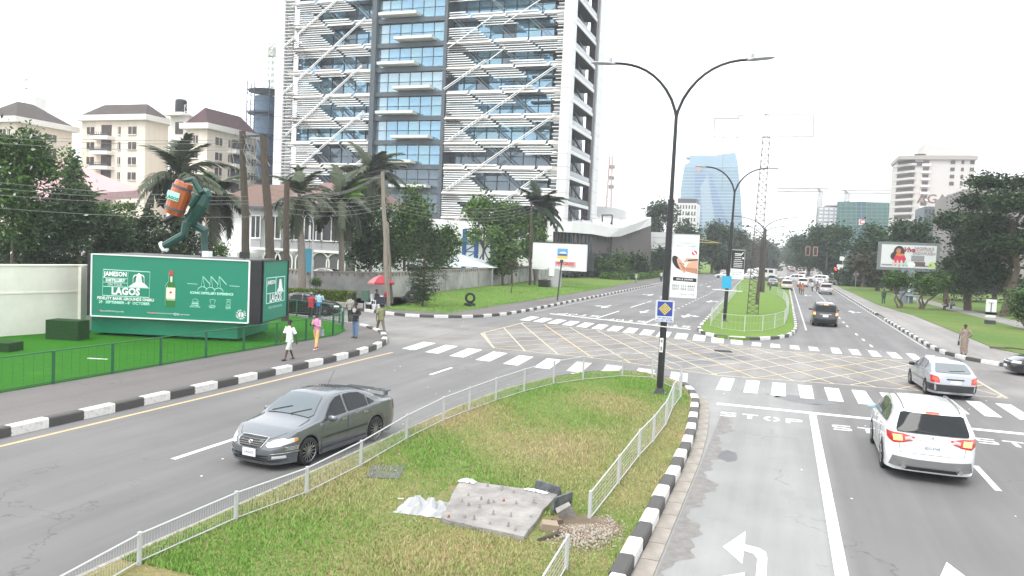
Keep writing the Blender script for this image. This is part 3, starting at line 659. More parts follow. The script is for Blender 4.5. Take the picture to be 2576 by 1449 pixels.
for i, (x0, x1, yt, yb, Y, m_, sh, n, lab) in enumerate([
 (2425, 2660, 462, 640, 92, LM_DARK, 'flat', 26000, 'huge spreading dark tree at the right edge of the park'),
 (2366, 2530, 505, 690, 100, LM_DARK, 'flat', 22000, 'spreading layered tree directly right of the dishwash billboard'),
 (2420, 2680, 560, 735, 97, LM_DARK, 'mass', 20000, 'low shaded foliage under the huge tree at the right edge'),
 (2240, 2360, 560, 640, 135, LM_FAR, 'mass', 8000, 'tree crown behind the dishwash billboard'),
 (2110, 2240, 568, 690, 168, LM_FAR, 'mass', 9000, 'broad green tree left of the dishwash billboard'),
 (2030, 2130, 570, 690, 205, LM_FAR, 'mass', 8000, 'tall roadside tree below the building wrapped in green net'),
 (2000, 2075, 592, 680, 260, LM_FAR, 'mass', 5000, 'roadside tree overhanging the far right lane'),
 (1985, 2030, 608, 670, 380, LM_FAR, 'mass', 3500, 'distant roadside tree right of the vanishing road'),
 (2150, 2270, 640, 715, 150, LM_BRN, 'mass', 7000, 'brownish leafless looking tree behind the green uniformed man'),
 (2362, 2410, 655, 735, 118, LM_DARK, 'mass', 5000, 'small dark tree just right of the billboard column'),
 (2390, 2480, 655, 740, 125, LM_DARK, 'mass', 6000, 'shaded low tree behind the seated man'),
 (2080, 2240, 672, 722, 172, LM_DARK, 'mass', 5000, 'dark undergrowth beside the no entry sign'),
 (2230, 2345, 678, 735, 140, LM_DARK, 'mass', 5000, 'dark undergrowth behind the billboard column'),
 (2370, 2640, 690, 742, 128, LM_DARK, 'mass', 9000, 'dark undergrowth in the shade behind the white pylon sign'),
 (1895, 1957, 618, 690, 330, LM_FAR, 'mass', 5000, 'row of dark trees on the distant central reservation'),
 (1972, 2000, 628, 662, 520, LM_FAR, 'mass', 2500, 'small far tree right beside the end of the road')]):
 make_tree(lab, x0, x1, yt, yb, 720, Y, m_, n, (.36 if Y < 130 else Y*.0036), 70+i, 26 if sh == 'flat' else 16, sh, trunk=.35 if Y < 200 else .5, depth=.75, name='park_tree', shell=.3, flat=.3)
def crooked(label, xb, yb, x0, x1, yt, ybt, seed, n=3500):
 base = G(xb, yb, .17); root = thing('park_tree', label, 'tree', base); s = ppm(base); R = random.Random(seed)
 cx = ((x0+x1)/2-xb)/s; w = (x1-x0)/s; z0 = (yb-ybt)/s; z1 = (yb-yt)/s; b = MB(); lob = []
 for i in range(10): lob.append((cx+R.uniform(-.4, .4)*w, R.uniform(-.4, .4)*w*.7, z0+(z1-z0)*R.uniform(.2, .8), w*.2, w*.2, (z1-z0)*.25))
 for k in range(3):
  x = R.uniform(-.2, .2); P = [Vector((x, 0, -.1))]
  for q in range(1, 7): P.append(Vector((x+(lob[k][0]-x)*q/6+sin(q*1.7+k)*.22, sin(q*2.1+k)*.2, (z0+z1)*.5*q/6)))
  b.tube(P, [.12, .11, .1, .085, .07, .05, .03], 7)
 b.build('trunk', M_BARK, root, True); link('crown', leaves_mesh('crown', lob, n, .3, seed, .45, shell=.3), LM_MID, root)
crooked('small park tree with two crooked trunks left of the seated man', 2262, 775, 2232, 2300, 690, 735, 3, 2600)
crooked('small straight park tree just right of the crooked one', 2316, 778, 2305, 2375, 682, 738, 4, 2600)
crooked('leafy bush tree at the right edge beside the white pylon sign', 2590, 830, 2545, 2650, 735, 812, 5, 4500)
def hedge(label, P, w, h, seed, n, mats=LM_HEDGE, size=.09, z0=.15, name='hedge'):
 R = np.random.RandomState(seed); P = [Vector((p[0], p[1])) for p in P]; segs = [(P[i], P[i+1]) for i in range(len(P)-1)]
 root = thing(name, label, 'hedge', (P[0].x, P[0].y, z0)); b = MB(); L = [(q-p).length for p, q in segs]; V = []
 for (p, q), l in zip(segs, L):
  a = atan2((q-p).y, (q-p).x); c = (p+q)/2; b.box((c.x-P[0].x, c.y-P[0].y, h*.47), (l, w*.8, h*.88), a)
  m_ = int(n*l/sum(L)); t = R.rand(m_); face = R.rand(m_)
  u = (R.rand(m_)-.5)*w; z = R.rand(m_)*h; top = face < .45; z = np.where(top, h+R.normal(size=m_)*.03, z); u = np.where(top, u, np.where(face < .75, -w/2, w/2)+R.normal(size=m_)*.03)
  d = (q-p)/l; nx, ny = -d.y, d.x
  X = p.x-P[0].x+d.x*t*l+nx*u; Yy = p.y-P[0].y+d.y*t*l+ny*u; C = np.stack([X, Yy, z], 1)
  o = R.normal(size=(m_, 3)); o /= np.linalg.norm(o, axis=1)[:, None]; ww = np.cross(o, R.normal(size=(m_, 3))); ww /= np.linalg.norm(ww, axis=1)[:, None]
  s = size*(.6+.8*R.rand(m_))[:, None]; V.append(np.stack([C-o*s, C+ww*s*.5, C+o*s, C-ww*s*.5], 1))
 b.build('woody_core', LM_DARK[0], root); V = np.concatenate(V)
 link('foliage', mesh_np('foliage', V, 4, np.random.RandomState(seed).randint(0, 3, len(V))), mats, root)
hedge('clipped yellow green hedge along the foot of the grey wall beside the container', [(-36, 50.5), (-33.5, 51.2), (-30.6, 52.0)], 1.0, .95, 1, 9000)
hedge('long low clipped hedge beside the far left pavement', [(-24.9, 138), (-24.6, 182)], 1.6, 1.0, 2, 7000, LM_LITE, .2)
hedge('distant line of green bushes at the foot of the dark low building', [(-30, 134), (-25.5, 134)], 1.2, 1.0, 3, 1500, LM_LITE, .2)
def blades(name, n, xr, yr, inside, z, h, mats, seed, parent=None):
 R = np.random.RandomState(seed); X = R.uniform(*xr, n); Y = yr[0]+(yr[1]-yr[0])*R.rand(n)**1.35; m_ = inside(X, Y); X, Y = X[m_], Y[m_]; k = len(X)
 tuft = (np.sin(X*1.7+3)+np.sin(Y*1.3+X)*.8+np.sin(X*5+Y*4)*.5); hh = h*(.45+.6*R.rand(k))*(1+.35*np.clip(tuft, -1, 1))
 a = R.rand(k)*2*pi; w = .006+.006*R.rand(k)+Y*.00025; P = np.stack([X, Y, np.full(k, z)], 1)
 e = np.stack([np.cos(a)*w, np.sin(a)*w, np.zeros(k)], 1); l = np.stack([R.normal(size=k)*.35*hh, R.normal(size=k)*.35*hh, hh], 1)
 dry = (.9*np.sin(X*1.3+1.1+np.sin(Y*.8))+.8*np.sin(Y*.9+X*.5)+.9*np.exp(-((Y-19.5)/4.5)**2)+.9*(X > -3.1)-.9*(Y > 26)+R.normal(size=k)*.8); mi = np.where(dry > 1.5, 2, np.where(dry > -.1, 1, 0))
 o = link(name, mesh_np(name, np.stack([P-e, P+e, P+l], 1), 3, mi), mats); tag(o, 'thin grass growing on the central reservation' if 'median' in name else 'short grass on the lawn', 'grass', kind='stuff'); return o
GB = [mat('blade_lush', (.16, .31, .05), .7), mat('blade_mid', (.27, .32, .10), .7), mat('blade_dry', (.42, .36, .19), .8)]
def in_med(X, Y):
 r_ = np.interp(Y, [8, 19.5, 25, 27.2, 29, 30.7, 31.9], [-2.25, -2.25, -2.55, -2.8, -3.2, -3.9, -5]); l_ = np.interp(Y, [8, 22, 25.5, 28.4, 30.6, 31.9], [-9.15, -9.1, -8.8, -8.2, -7.4, -6])
 slab_ = (X > -6.25+.1*(Y-13)) & (X < -4.15) & (Y > 12.6) & (Y < 14.95+.1*(X+6)) | ((X+3.5)**2+(Y-13.1)**2 < .5)
 return (X < r_) & (X > l_) & ~slab_
blades('median_grass', 150000, (-9.2, -2), (9, 32), in_med, .145, .075, GB, 1)
blades('verge_grass', 30000, (-34, -22), (50.5, 110), lambda X, Y: X > np.interp(Y, [50, 60, 64], [-27.5, -29, -34]), .165, .12, [GB[0], GB[0], GB[1]], 2)
# =========================================================================== CARS
def paint(name, col, rough=.3, metal=.0): return mat('paint_'+name, col, rough, metal, coat=1)
M_GLASS = mat('car_glass', (.012, .015, .017), .06, 0, coat=0, spec=.3)
M_GLASSL = mat('windscreen_glass', (.10, .125, .14), .05, 0, spec=.8)
M_CHROME = mat('chrome', (.7, .7, .7), .12, 1)
M_TRIM = mat('black_trim', (.02, .02, .02), .5)
M_RED = mat('tail_red', (.45, .01, .012), .15, coat=1)
M_REDON = mat('tail_lit', (1.0, .06, .03), .3, emit=.7)
M_BRAKE = mat('brake_lit', (1, .25, .08), .3, emit=1.7)
M_LAMP = mat('headlamp', (.62, .64, .62), .12, coat=1)
M_AMBER = mat('amber', (.7, .25, .03), .2, coat=1)
M_PLATE = mat('plate_white', (.7, .73, .75), .5)
M_PLTXT = mat('plate_text', (.03, .06, .2), .6)
M_RIM = mat('alloy', (.42, .43, .44), .3, .8)
def smooth_interp(x, P):
 xs = [p[0] for p in P]; zs = [p[1] for p in P]; d = .07
 return (np.interp(x-d, xs, zs)+2*np.interp(x, xs, zs)+np.interp(x+d, xs, zs)+np.interp(x-2*d, xs, zs)*.5+np.interp(x+2*d, xs, zs)*.5)/5
def wheel(parent, x, y, r, side, spokes=10, w=.2, rimm=None, rr=.66):
 q = bpy.data.objects.new('wheel', None); COL.objects.link(q); q.parent = parent; q.location = (x, y, r); q.empty_display_size = .1
 k = ('wheel', round(r, 2), spokes, side, rr)
 if k not in _ks:
  b = MB(); b.rings([[(z_, q_*cos(t_), q_*sin(t_)) for t_ in np.linspace(0, 2*pi, 29)[:-1]] for q_, z_ in [(r*rr, -w/2), (r*.93, -w/2), (r, -w*.36), (r, w*.36), (r*.93, w/2), (r*rr, w/2)]], cap=False)
  c = MB(); s = side
  c.lathe([(r*rr*.2, s*.0), (r*rr, s*.0), (r*rr, s*w*.42), (r*rr*.94, s*w*.46), (r*rr*.9, s*w*.36), (r*rr*.86, s*.01), (0, s*.01)], 24, axis='x', m=1, cap=False)
  c.lathe([(r*rr*.9, s*w*.30), (r*rr*1.0, s*w*.48), (r*rr*1.01, s*w*.42)], 24, axis='x', m=0, cap=False)
  for i in range(spokes):
   a = 2*pi*i/spokes; d = Vector((0, cos(a), sin(a))); c.bar(Vector((s*w*.40, 0, 0))+d*r*.06, Vector((s*w*.42, 0, 0))+d*r*rr*.95, r*.05 if spokes > 8 else r*.13, r*.05 if spokes > 8 else r*.13, 0)
  c.lathe([(0, s*w*.46), (r*.13, s*w*.44), (r*.14, s*w*.3)], 12, axis='x', m=0)
  _ks[k] = (b.mesh('tyre'), c.mesh('rim'))
  _ks[k][0].materials.append(M_RUBBER); _ks[k][0].polygons.foreach_set('use_smooth', [True]*len(_ks[k][0].polygons))
  _ks[k][1].materials.append(rimm or M_RIM); _ks[k][1].materials.append(M_DARK)
 for nme, me in zip(('tyre', 'rim'), _ks[k]):
  o = bpy.data.objects.new(nme, me); COL.objects.link(o); o.parent = q
class Car:
 def __init__(s, name, label, cat, loc, rz, sp, group=None, step=.05):
  s.sp = sp; L, Wd = sp['L'], sp['W']; s.L = L; s.root = thing(name, label, cat, loc, rz, group); s.paint = sp['paint']
  s.wr, s.wf = sp['wr'], sp['wr']+sp['wb']; rw = sp['r']; Ra = rw+.045; zb = sp.get('zb', .19)
  rear, front = sp['rear'], sp['front']
  U = [0, .01, .03]+list(np.arange(.06, L-.06, step))+[L-.06, L-.03, L-.01, L]
  for w_ in (s.wr, s.wf): U += list(w_+Ra*np.cos(np.linspace(0, pi, 9 if step < .1 else 6)))
  U = sorted(set(round(float(u), 3) for u in U)); rows = []
  na, ng = (6, 5) if step < .1 else (4, 3)
  for s0 in U:
   u = s0/L; dr, df = s0, L-s0
   plan = 1-sp.get('nr', .10)*max(0, 1-dr/.45)**2.2-sp.get('nf', .22)*max(0, 1-df/.75)**2.2-sp.get('mid', .02)*(abs(s0-L/2)/(L/2))**2
   wb = Wd/2*plan; zt = smooth_interp(s0, sp['top']); zbel = min(float(np.interp(s0, *zip(*sp['belt']))), zt-.035)
   za = zb+.02*0
   sl = s0
   for w_ in (s.wr, s.wf):
    if abs(sl-w_) < Ra: za = max(za, rw+sqrt(max(0, Ra*Ra-(sl-w_)**2)))
   pts = [(0, zb+.03, 2), (wb-.27, zb+.03, 2), (wb-.26, max(za, zb+.03), 2), (wb-.035, max(za, zb), 2)]
   zs0 = max(za, zb)
   for i in range(1, na+1):
    t = i/na; z = zs0+(zbel-zs0)*t; tt = (z-zb)/(zbel-zb)
    y = wb-.05*(1-tt)**2*1.0-.035*max(0, tt-.55)**1.3*2.2
    if i == 1: y += .0
    pts.append((y, z, 0))
   g = zt-zbel; yb_ = pts[-1][0]; cr = min(.055, g*.45); gz = zt-cr-.035*min(1, g*3)
   tum = sp.get('tumble', .42)
   for i in range(1, ng+1):
    t = i/ng; z = zbel+(gz-zbel)*t; y = yb_-.025*min(1, t*2)-tum*(z-zbel)*(.8+.2*t)-(.05*(1-min(1, g/.2)))*t; pts.append((max(y, .1), z, 0))
   ye = pts[-1][0]
   pts += [(ye-.035, gz+(zt-cr-gz)*.75, 0), (ye-.10, zt-cr*.72, 0), (ye*.62, zt-cr*.32, 0), (ye*.3, zt-cr*.07, 0), (0, zt, 0)]
   row = []
   for y, z, mm in pts:
    a = float(np.interp(z, *zip(*rear))); b_ = float(np.interp(z, *zip(*front)))
    fr = max(0, 1-s0/sp.get('rl', .9)); ff = max(0, 1-(L-s0)/sp.get('fl', .7))
    row.append((y, s0+a*fr-b_*ff-L/2, z, mm))
   rows.append(row)
  n = len(rows[0]); b = MB(); idx = []
  for row in rows:
   r1 = [];
   for (y, q, z, mm) in row: b.v.append((y, q, z)); r1.append(len(b.v)-1)
   r2 = []
   for j, (y, q, z, mm) in enumerate(row):
    if y == 0: r2.append(r1[j])
    else: b.v.append((-y, q, z)); r2.append(len(b.v)-1)
   idx.append((r1, r2))
  for i in range(len(rows)-1):
   for j in range(n-1):
    mm = 1 if j < 3 else 0
    A, B = idx[i][0], idx[i+1][0]; b.f.append((A[j], B[j], B[j+1], A[j+1])); b.m.append(mm)
    A, B = idx[i][1], idx[i+1][1]; b.f.append((A[j+1], B[j+1], B[j], A[j])); b.m.append(mm)
  for end in (0, 1):
   row = rows[0] if end == 0 else rows[-1]; r1, r2 = idx[0] if end == 0 else idx[-1]; K = 14 if step < .1 else 6; bow = sp.get('bow', .07)*(-1 if end == 0 else 1); lines = []
   for j in range(n):
    y, q, z, mm = row[j]
    if y == 0: lines.append([r1[j]]*(K+1)); continue
    ln = [r1[j]]
    for k in range(1, K):
     t = 1-2*k/K; kk = bow*(1-t**4)*min(1, y/.6); b.v.append((y*t, q+kk, z)); ln.append(len(b.v)-1)
    ln.append(r2[j]); lines.append(ln)
   for j in range(n-1):
    for k in range(K):
     f = [lines[j][k], lines[j][k+1], lines[j+1][k+1], lines[j+1][k]]; f2 = []
     for v in f:
      if v not in f2: f2.append(v)
     if len(f2) < 3: continue
     if end == 1: f2 = f2[::-1]
     b.f.append(tuple(f2)); b.m.append(1 if j < 3 else 0)
  me = b.mesh('body'); bm = bmesh.new(); bm.from_mesh(me); bmesh.ops.recalc_face_normals(bm, faces=bm.faces); s.bvh = BVHTree.FromBMesh(bm); bm.to_mesh(me); bm.free()
  s.body = link('body', me, [s.paint, M_DARK], s.root, True, 32)
  for w_ in (s.wr, s.wf):
   for sd_ in (-1, 1): wheel(s.root, sd_*(Wd/2-.125), w_-L/2, rw, sd_, sp.get('spokes', 10), .21, None, sp.get('rr', .66))
 def hit(s, view, a, c):
  L = s.L
  if view == 'R': o, d = Vector((3, a-L/2, c)), Vector((-1, 0, 0))
  elif view == 'L': o, d = Vector((-3, a-L/2, c)), Vector((1, 0, 0))
  elif view == 'B': o, d = Vector((a, -L, c)), Vector((0, 1, 0))
  elif view == 'F': o, d = Vector((a, L, c)), Vector((0, -1, 0))
  else: o, d = Vector((a, c-L/2, 4)), Vector((0, 0, -1))
  h = s.bvh.ray_cast(o, d)
  if h[0] is None: return None, None
  nn = h[1]
  if nn.dot(d) > 0: nn = -nn
  return h[0], nn
 def patch(s, name, view, poly, m_, off=.005, parent=None, seg=.09, rings=(.88, .72, .55, .38, .2)):
  P = []
  for i in range(len(poly)):
   a, b_ = Vector(poly[i]), Vector(poly[(i+1) % len(poly)]); k = max(1, int((b_-a).length/seg))
   P += [a.lerp(b_, j/k) for j in range(k)]
  c = sum(P, Vector((0, 0)))/len(P); V = []; F_ = []; n = len(P); ok = True
  lv = [P]+[[c+(p-c)*t for p in P] for t in rings]; good = []
  for ring in lv:
   for p in ring:
    h, nn = s.hit(view, p.x, p.y)
    V.append((h+nn*off) if h else None)
  h, nn = s.hit(view, c.x, c.y); V.append((h+nn*off) if h else None)
  for r_i in range(len(lv)-1):
   for i in range(n):
    F_.append((r_i*n+i, r_i*n+(i+1) % n, (r_i+1)*n+(i+1) % n, (r_i+1)*n+i))
  q = (len(lv)-1)*n
  for i in range(n): F_.append((q+i, q+(i+1) % n, len(V)-1))
  F_ = [f for f in F_ if all(V[v] is not None for v in f)]
  V = [tuple(v) if v is not None else (0, 0, .5) for v in V]
  if not F_: return None
  me = bpy.data.meshes.new(name); me.from_pydata(V, [], F_); bm = bmesh.new(); bm.from_mesh(me)
  bmesh.ops.delete(bm, geom=[v for v in bm.verts if not v.link_faces], context='VERTS')
  dv = {'R': Vector((1, 0, 0)), 'L': Vector((-1, 0, 0)), 'B': Vector((0, -1, 0)), 'F': Vector((0, 1, 0)), 'T': Vector((0, 0, 1))}[view]
  for f in bm.faces:
   if f.normal.dot(dv) < 0: f.normal_flip()
  bm.to_mesh(me); bm.free(); return link(name, me, m_, parent or s.root, True, 60)
 def both(s, name, poly, m_, off=.005, **k):
  return [s.patch(name, v, poly, m_, off, **k) for v in ('R', 'L')]
 def bothx(s, name, view, poly, m_, off=.005, **k):
  s.patch(name, view, poly, m_, off, **k); s.patch(name, view, [(-a, b_) for a, b_ in poly][::-1], m_, off, **k)
 def door(s, poly, hx, hz, chrome=False):
  c = Vector((sum(p[0] for p in poly)/len(poly), sum(p[1] for p in poly)/len(poly)))
  big = [((p[0]-c.x)*1.0+c.x+(.012 if p[0] > c.x else -.012), p[1]+(.012 if p[1] > c.y else -.012)) for p in poly]
  for v in ('R', 'L'):
   s.patch('door_seal', v, big, M_TRIM, .0015); d = s.patch('door', v, poly, s.paint, .004)
   h, nn = s.hit(v, hx, hz)
   if h and d:
    b = MB(); b.bar(h+nn*.03+Vector((0, -.09, 0)), h+nn*.03+Vector((0, .09, 0)), .03, .03); b.build('handle', M_CHROME if chrome else s.paint, d)
 def mirror(s, q, z, w=.10, m_=None):
  for sd_ in (-1, 1):
   h, nn = s.hit('R' if sd_ > 0 else 'L', q, z)
   if not h: continue
   b = MB(); c = h+Vector((sd_*.12, .0, .03)); R_ = []
   for t, k in ((-.5, .5), (-.35, .9), (0, 1), (.35, .9), (.5, .5)):
    R_.append([(c.x+t*.22, c.y+.07*k*cos(a), c.z+.075*k*sin(a)) for a in np.linspace(0, 2*pi, 11)[:-1]])
   b.rings(R_); b.bar(h-Vector((sd_*.04, 0, .0)), c-Vector((0, 0, .03)), .05, .04); b.build('wing_mirror', m_ or s.paint, s.root, True)
 def plate(s, view, x, z, txt='', w=.42, h=.17):
  p, nn = s.hit(view, x, z);
  if not p: return
  d = -1 if view == 'B' else 1; y = p.y+d*.02; b = MB(); b.box((x, y, z), (w, .02, h)); o = b.build('number_plate', M_PLATE, s.root)
  if txt: text(txt, h*.50, M_PLTXT, o, (x, y+d*.012, z), (-d, 0, 0), (0, 0, 1), off=.002, width=min(1, w*1.55/(h*.5*len(txt))))
 def wiper(s, view, a, b_, m_=M_TRIM):
  P = []
  for t in np.linspace(0, 1, 6):
   h, nn = s.hit(view, a[0]+(b_[0]-a[0])*t, a[1]+(b_[1]-a[1])*t)
   if h: P.append(h+nn*.025)
  if len(P) > 2: m = MB(); m.tube(P, .011, 4); m.build('wiper', m_, s.root)
CG = G(786, 1170);
sp = dict(L=4.53, W=1.72, wb=2.60, wr=1.03, r=.315, zb=.16, paint=paint('grey', (.145, .158, .172), .26, .5), spokes=14, rr=.74,
 top=[(0, .96), (.06, 1.03), (.5, 1.075), (.62, 1.08), (1.25, 1.36), (1.6, 1.44), (2.2, 1.475), (2.65, 1.45), (2.9, 1.36), (3.42, 1.01), (3.55, .97), (4.1, .87), (4.40, .76), (4.53, .66)],
 belt=[(0, .93), (.5, .98), (1.2, .99), (3.4, .90), (4.0, .82), (4.53, .62)], rear=[(.15, .12), (.35, .0), (.6, .0), (.95, .08), (1.5, .1)], front=[(.15, .10), (.3, .0), (.5, .0), (.66, .06), (.9, .14)], nf=.30, nr=.16, tumble=.46, fl=.5)
def direct(a, b_): return atan2(b_.y-a.y, b_.x-a.x)
c = Car('saloon_car', 'dark grey four door saloon with a boot spoiler driving towards the camera beside the median', 'car', (-10.50, 16.35, 0), pi-radians(5.5), sp)
P_ = sp['paint']
c.patch('windscreen', 'T', [(-.60, 3.40), (.60, 3.40), (.66, 3.30), (.50, 2.80), (.46, 2.76), (-.46, 2.76), (-.50, 2.80), (-.66, 3.30)], M_GLASSL, .016)
c.patch('sun_band', 'T', [(-.47, 2.84), (.47, 2.84), (.45, 2.765), (-.45, 2.765)], M_GLASS, .009)
c.patch('rear_window', 'T', [(-.54, .72), (.54, .72), (.47, 1.26), (-.47, 1.26)], M_GLASS, .016)
c.both('side_window', [(2.30, .965), (3.02, .945), (2.98, 1.02), (2.72, 1.24), (2.50, 1.345), (2.30, 1.365)], M_GLASS, .016)
c.both('side_window', [(1.42, .99), (2.20, .97), (2.20, 1.365), (1.95, 1.365), (1.62, 1.33), (1.42, 1.22)], M_GLASS, .016)
c.both('quarter_window', [(1.12, 1.03), (1.36, 1.00), (1.36, 1.18), (1.28, 1.14)], M_GLASS, .016)
c.door([(2.26, .30), (3.18, .30), (3.22, .60), (3.12, .90), (2.72, 1.27), (2.5, 1.385), (2.26, 1.395)], 2.42, .84, True)
c.door([(1.46, .30), (2.22, .30), (2.22, 1.395), (1.9, 1.39), (1.56, 1.345), (1.38, 1.2), (1.36, .9), (1.42, .65)], 1.55, .86, True)
c.both('rub_strip', [(1.45, .52), (3.15, .52), (3.15, .55), (1.45, .55)], M_TRIM, .012)
c.both('side_skirt', [(1.42, .19), (3.2, .19), (3.2, .27), (1.42, .27)], P_, .03)
c.bothx('headlight', 'F', [(.40, .58), (.46, .54), (.66, .56), (.76, .63), (.77, .69), (.66, .715), (.50, .675)], M_LAMP, .010, seg=.04)
c.both('headlight_side', [(4.02, .64), (4.32, .58), (4.34, .68), (4.15, .715), (4.02, .71)], M_LAMP, .010, seg=.04)
c.both('indicator', [(4.0, .645), (4.09, .63), (4.09, .70), (4.0, .70)], M_AMBER, .014, seg=.03)
g_ = c.patch('grille', 'F', [(-.35, .70), (-.37, .64), (-.29, .53), (-.2, .50), (.2, .50), (.29, .53), (.37, .64), (.35, .70)], M_TRIM, .008, seg=.05)
b = MB()
for zz in (.55, .59, .63, .67):
 w_ = .30 if zz < .6 else .34; P0 = [c.hit('F', x, zz) for x in np.linspace(-w_, w_, 7)]; b.tube([h+nn*.014 for h, nn in P0], .007, 4)
b.build('grille_bars', mat('grille_grey', (.2, .2, .2), .4), g_)
b = MB(); P0 = [c.hit('F', x, z) for x, z in [(-.37, .64), (-.36, .705), (-.15, .712), (.15, .712), (.36, .705), (.37, .64), (.30, .53), (.2, .495), (-.2, .495), (-.30, .53), (-.37, .64)]]
b.tube([h+nn*.015 for h, nn in P0], .011, 5); b.build('grille_surround', M_CHROME, g_)
h, nn = c.hit('F', 0, .615); b = MB()
for rx, rz_ in ((.058, .04), (.022, .04), (.04, .015)):
 b.tube([h+nn*.025+Vector((rx*cos(a), 0, rz_*sin(a)+(.012 if rx == .04 else 0))) for a in np.linspace(0, 2*pi, 17)], .005, 4, cap=False)
b.build('badge', M_CHROME, c.root)
c.patch('lower_intake', 'F', [(-.45, .28), (.45, .28), (.48, .36), (-.48, .36)], M_DARK, .006)
c.bothx('fog_lamp', 'F', [(.55, .30), (.72, .30), (.72, .36), (.56, .36)], M_LAMP, .012, seg=.05)
c.patch('front_lip', 'F', [(-.7, .17), (.7, .17), (.74, .24), (-.74, .24)], P_, .035)
for v in ('R', 'L'):
 for zz in (.46, .49, .52): c.patch('bumper_trim', v, [(3.98, zz), (4.30, zz), (4.30, zz+.012), (3.98, zz+.012)], M_CHROME, .012)
c.bothx('bumper_trim', 'F', [(.52, .40), (.82, .40), (.82, .415), (.52, .415)], M_CHROME, .014)
for a_ in ([(-.66, 4.05), (.66, 4.05), (.60, 4.30), (.36, 4.42), (-.36, 4.42), (-.60, 4.30)],):
 pass
for sgn in (-1, 1):
 b = MB(); P0 = [c.hit('T', sgn*x, q) for x, q in [(.66, 3.42), (.67, 3.8), (.63, 4.15), (.50, 4.32), (.38, 4.42)]]; b.tube([h+nn*.001 for h, nn in P0], .006, 4); b.build('bonnet_gap', M_TRIM, c.root)
c.plate('F', 0, .40, 'LAGOS', .36, .17)
c.mirror(2.98, .93); c.wiper('T', (.48, 3.36), (.02, 3.20)); c.wiper('T', (-.10, 3.40), (-.52, 3.18))
c.bothx('tail_light', 'B', [(.55, .70), (.78, .70), (.78, .92), (.58, .92)], M_RED, .01)
c.both('tail_light_side', [(.03, .70), (.22, .72), (.16, .92), (.03, .92)], M_RED, .012)
b = MB(); b.bar((-.64, -2.05, 1.155), (.64, -2.05, 1.155), .20, .03); b.box((-.56, -2.03, 1.09), (.05, .14, .13)); b.box((.56, -2.03, 1.09), (.05, .14, .13)); b.build('spoiler', P_, c.root)
b = MB()
for i in range(9): b.box((-.4+i*.1, -.30-.02*abs(i-4), 1.475-.004*(i-4)**2), (.03, .07, .045), taper=.3)
b.build('roof_fins', M_TRIM, c.root)
b = MB(); b.tube([(0.05, -.35, 1.47), (0.05, -.62, 1.80)], .006, 4); b.build('aerial', M_TRIM, c.root)
sp = dict(L=4.84, W=1.98, wb=2.75, wr=1.06, r=.36, zb=.24, paint=paint('white', (.74, .75, .755), .25), spokes=7, rr=.66,
 top=[(0, 1.62), (.1, 1.66), (.5, 1.705), (1.4, 1.74), (2.3, 1.735), (2.75, 1.68), (3.05, 1.58), (3.72, 1.16), (3.85, 1.12), (4.5, 1.0), (4.84, .84)],
 belt=[(0, 1.16), (1.0, 1.14), (3.4, 1.06), (4.3, .93), (4.84, .78)], rear=[(.2, .10), (.38, .02), (.62, 0), (.78, .05), (1.0, .07), (1.12, .12), (1.6, .42), (1.7, .40)], front=[(.2, .1), (.4, 0), (.7, .02), (.95, .15)], nf=.28, nr=.17, tumble=.40, bow=.09, rl=1.4)
c = Car('crossover_car', 'white crossover seen from behind with lit brake lights, waiting at the stop line', 'car', (3.56, 22.7, 0), radians(-1), sp); P_ = sp['paint']
c.patch('rear_window', 'B', [(-.76, 1.17), (-.74, 1.13), (.74, 1.13), (.76, 1.17), (.66, 1.53), (.58, 1.56), (-.58, 1.56), (-.66, 1.53)], M_GLASS, .028, seg=.06)
c.patch('brake_light_high', 'B', [(-.15, 1.575), (.15, 1.575), (.14, 1.61), (-.14, 1.61)], M_REDON, .03)
c.both('side_window', [(2.55, 1.16), (3.35, 1.13), (3.28, 1.2), (2.95, 1.44), (2.70, 1.56), (2.55, 1.58)], M_GLASS, .016)
c.both('side_window', [(1.62, 1.19), (2.45, 1.16), (2.45, 1.59), (1.70, 1.60), (1.60, 1.45)], M_GLASS, .016)
c.both('quarter_window', [(.72, 1.24), (1.50, 1.20), (1.50, 1.58), (1.15, 1.56), (.86, 1.44)], M_GLASS, .016)
c.door([(2.5, .38), (3.42, .38), (3.46, .8), (3.4, 1.1), (2.98, 1.47), (2.74, 1.61), (2.5, 1.63)], 2.68, 1.02)
c.door([(1.58, .38), (2.44, .38), (2.44, 1.63), (1.66, 1.64), (1.5, 1.4), (1.46, .95), (1.56, .7)], 1.72, 1.05)
c.bothx('tail_light', 'B', [(.36, 1.05), (.40, .98), (.60, .90), (.80, .87), (.90, .92), (.90, 1.10), (.62, 1.10)], M_RED, .014, seg=.05)
c.both('tail_light_side', [(.06, .90), (.28, .95), (.40, 1.10), (.10, 1.10)], M_RED, .014, seg=.05)
c.bothx('brake_light', 'B', [(.62, .94), (.80, .92), (.82, 1.05), (.64, 1.06)], M_BRAKE, .020, seg=.05)
c.bothx('reverse_lamp', 'B', [(.42, 1.0), (.57, .97), (.58, 1.03), (.44, 1.06)], mat('pink_lens', (.7, .35, .35), .2, coat=1), .02, seg=.05)
c.patch('tailgate_trim', 'B', [(-.56, .985), (.56, .985), (.56, 1.01), (-.56, 1.01)], M_CHROME, .014)
sv = mat('silver_trim', (.20, .20, .20), .45, .2)
c.patch('rear_bumper_guard', 'B', [(-.86, .34), (.86, .34), (.80, .58), (.3, .55), (-.3, .55), (-.80, .58)], sv, .03)
c.patch('bumper_shadow_gap', 'B', [(-.55, .30), (.55, .30), (.5, .38), (-.5, .38)], M_TRIM, .038)
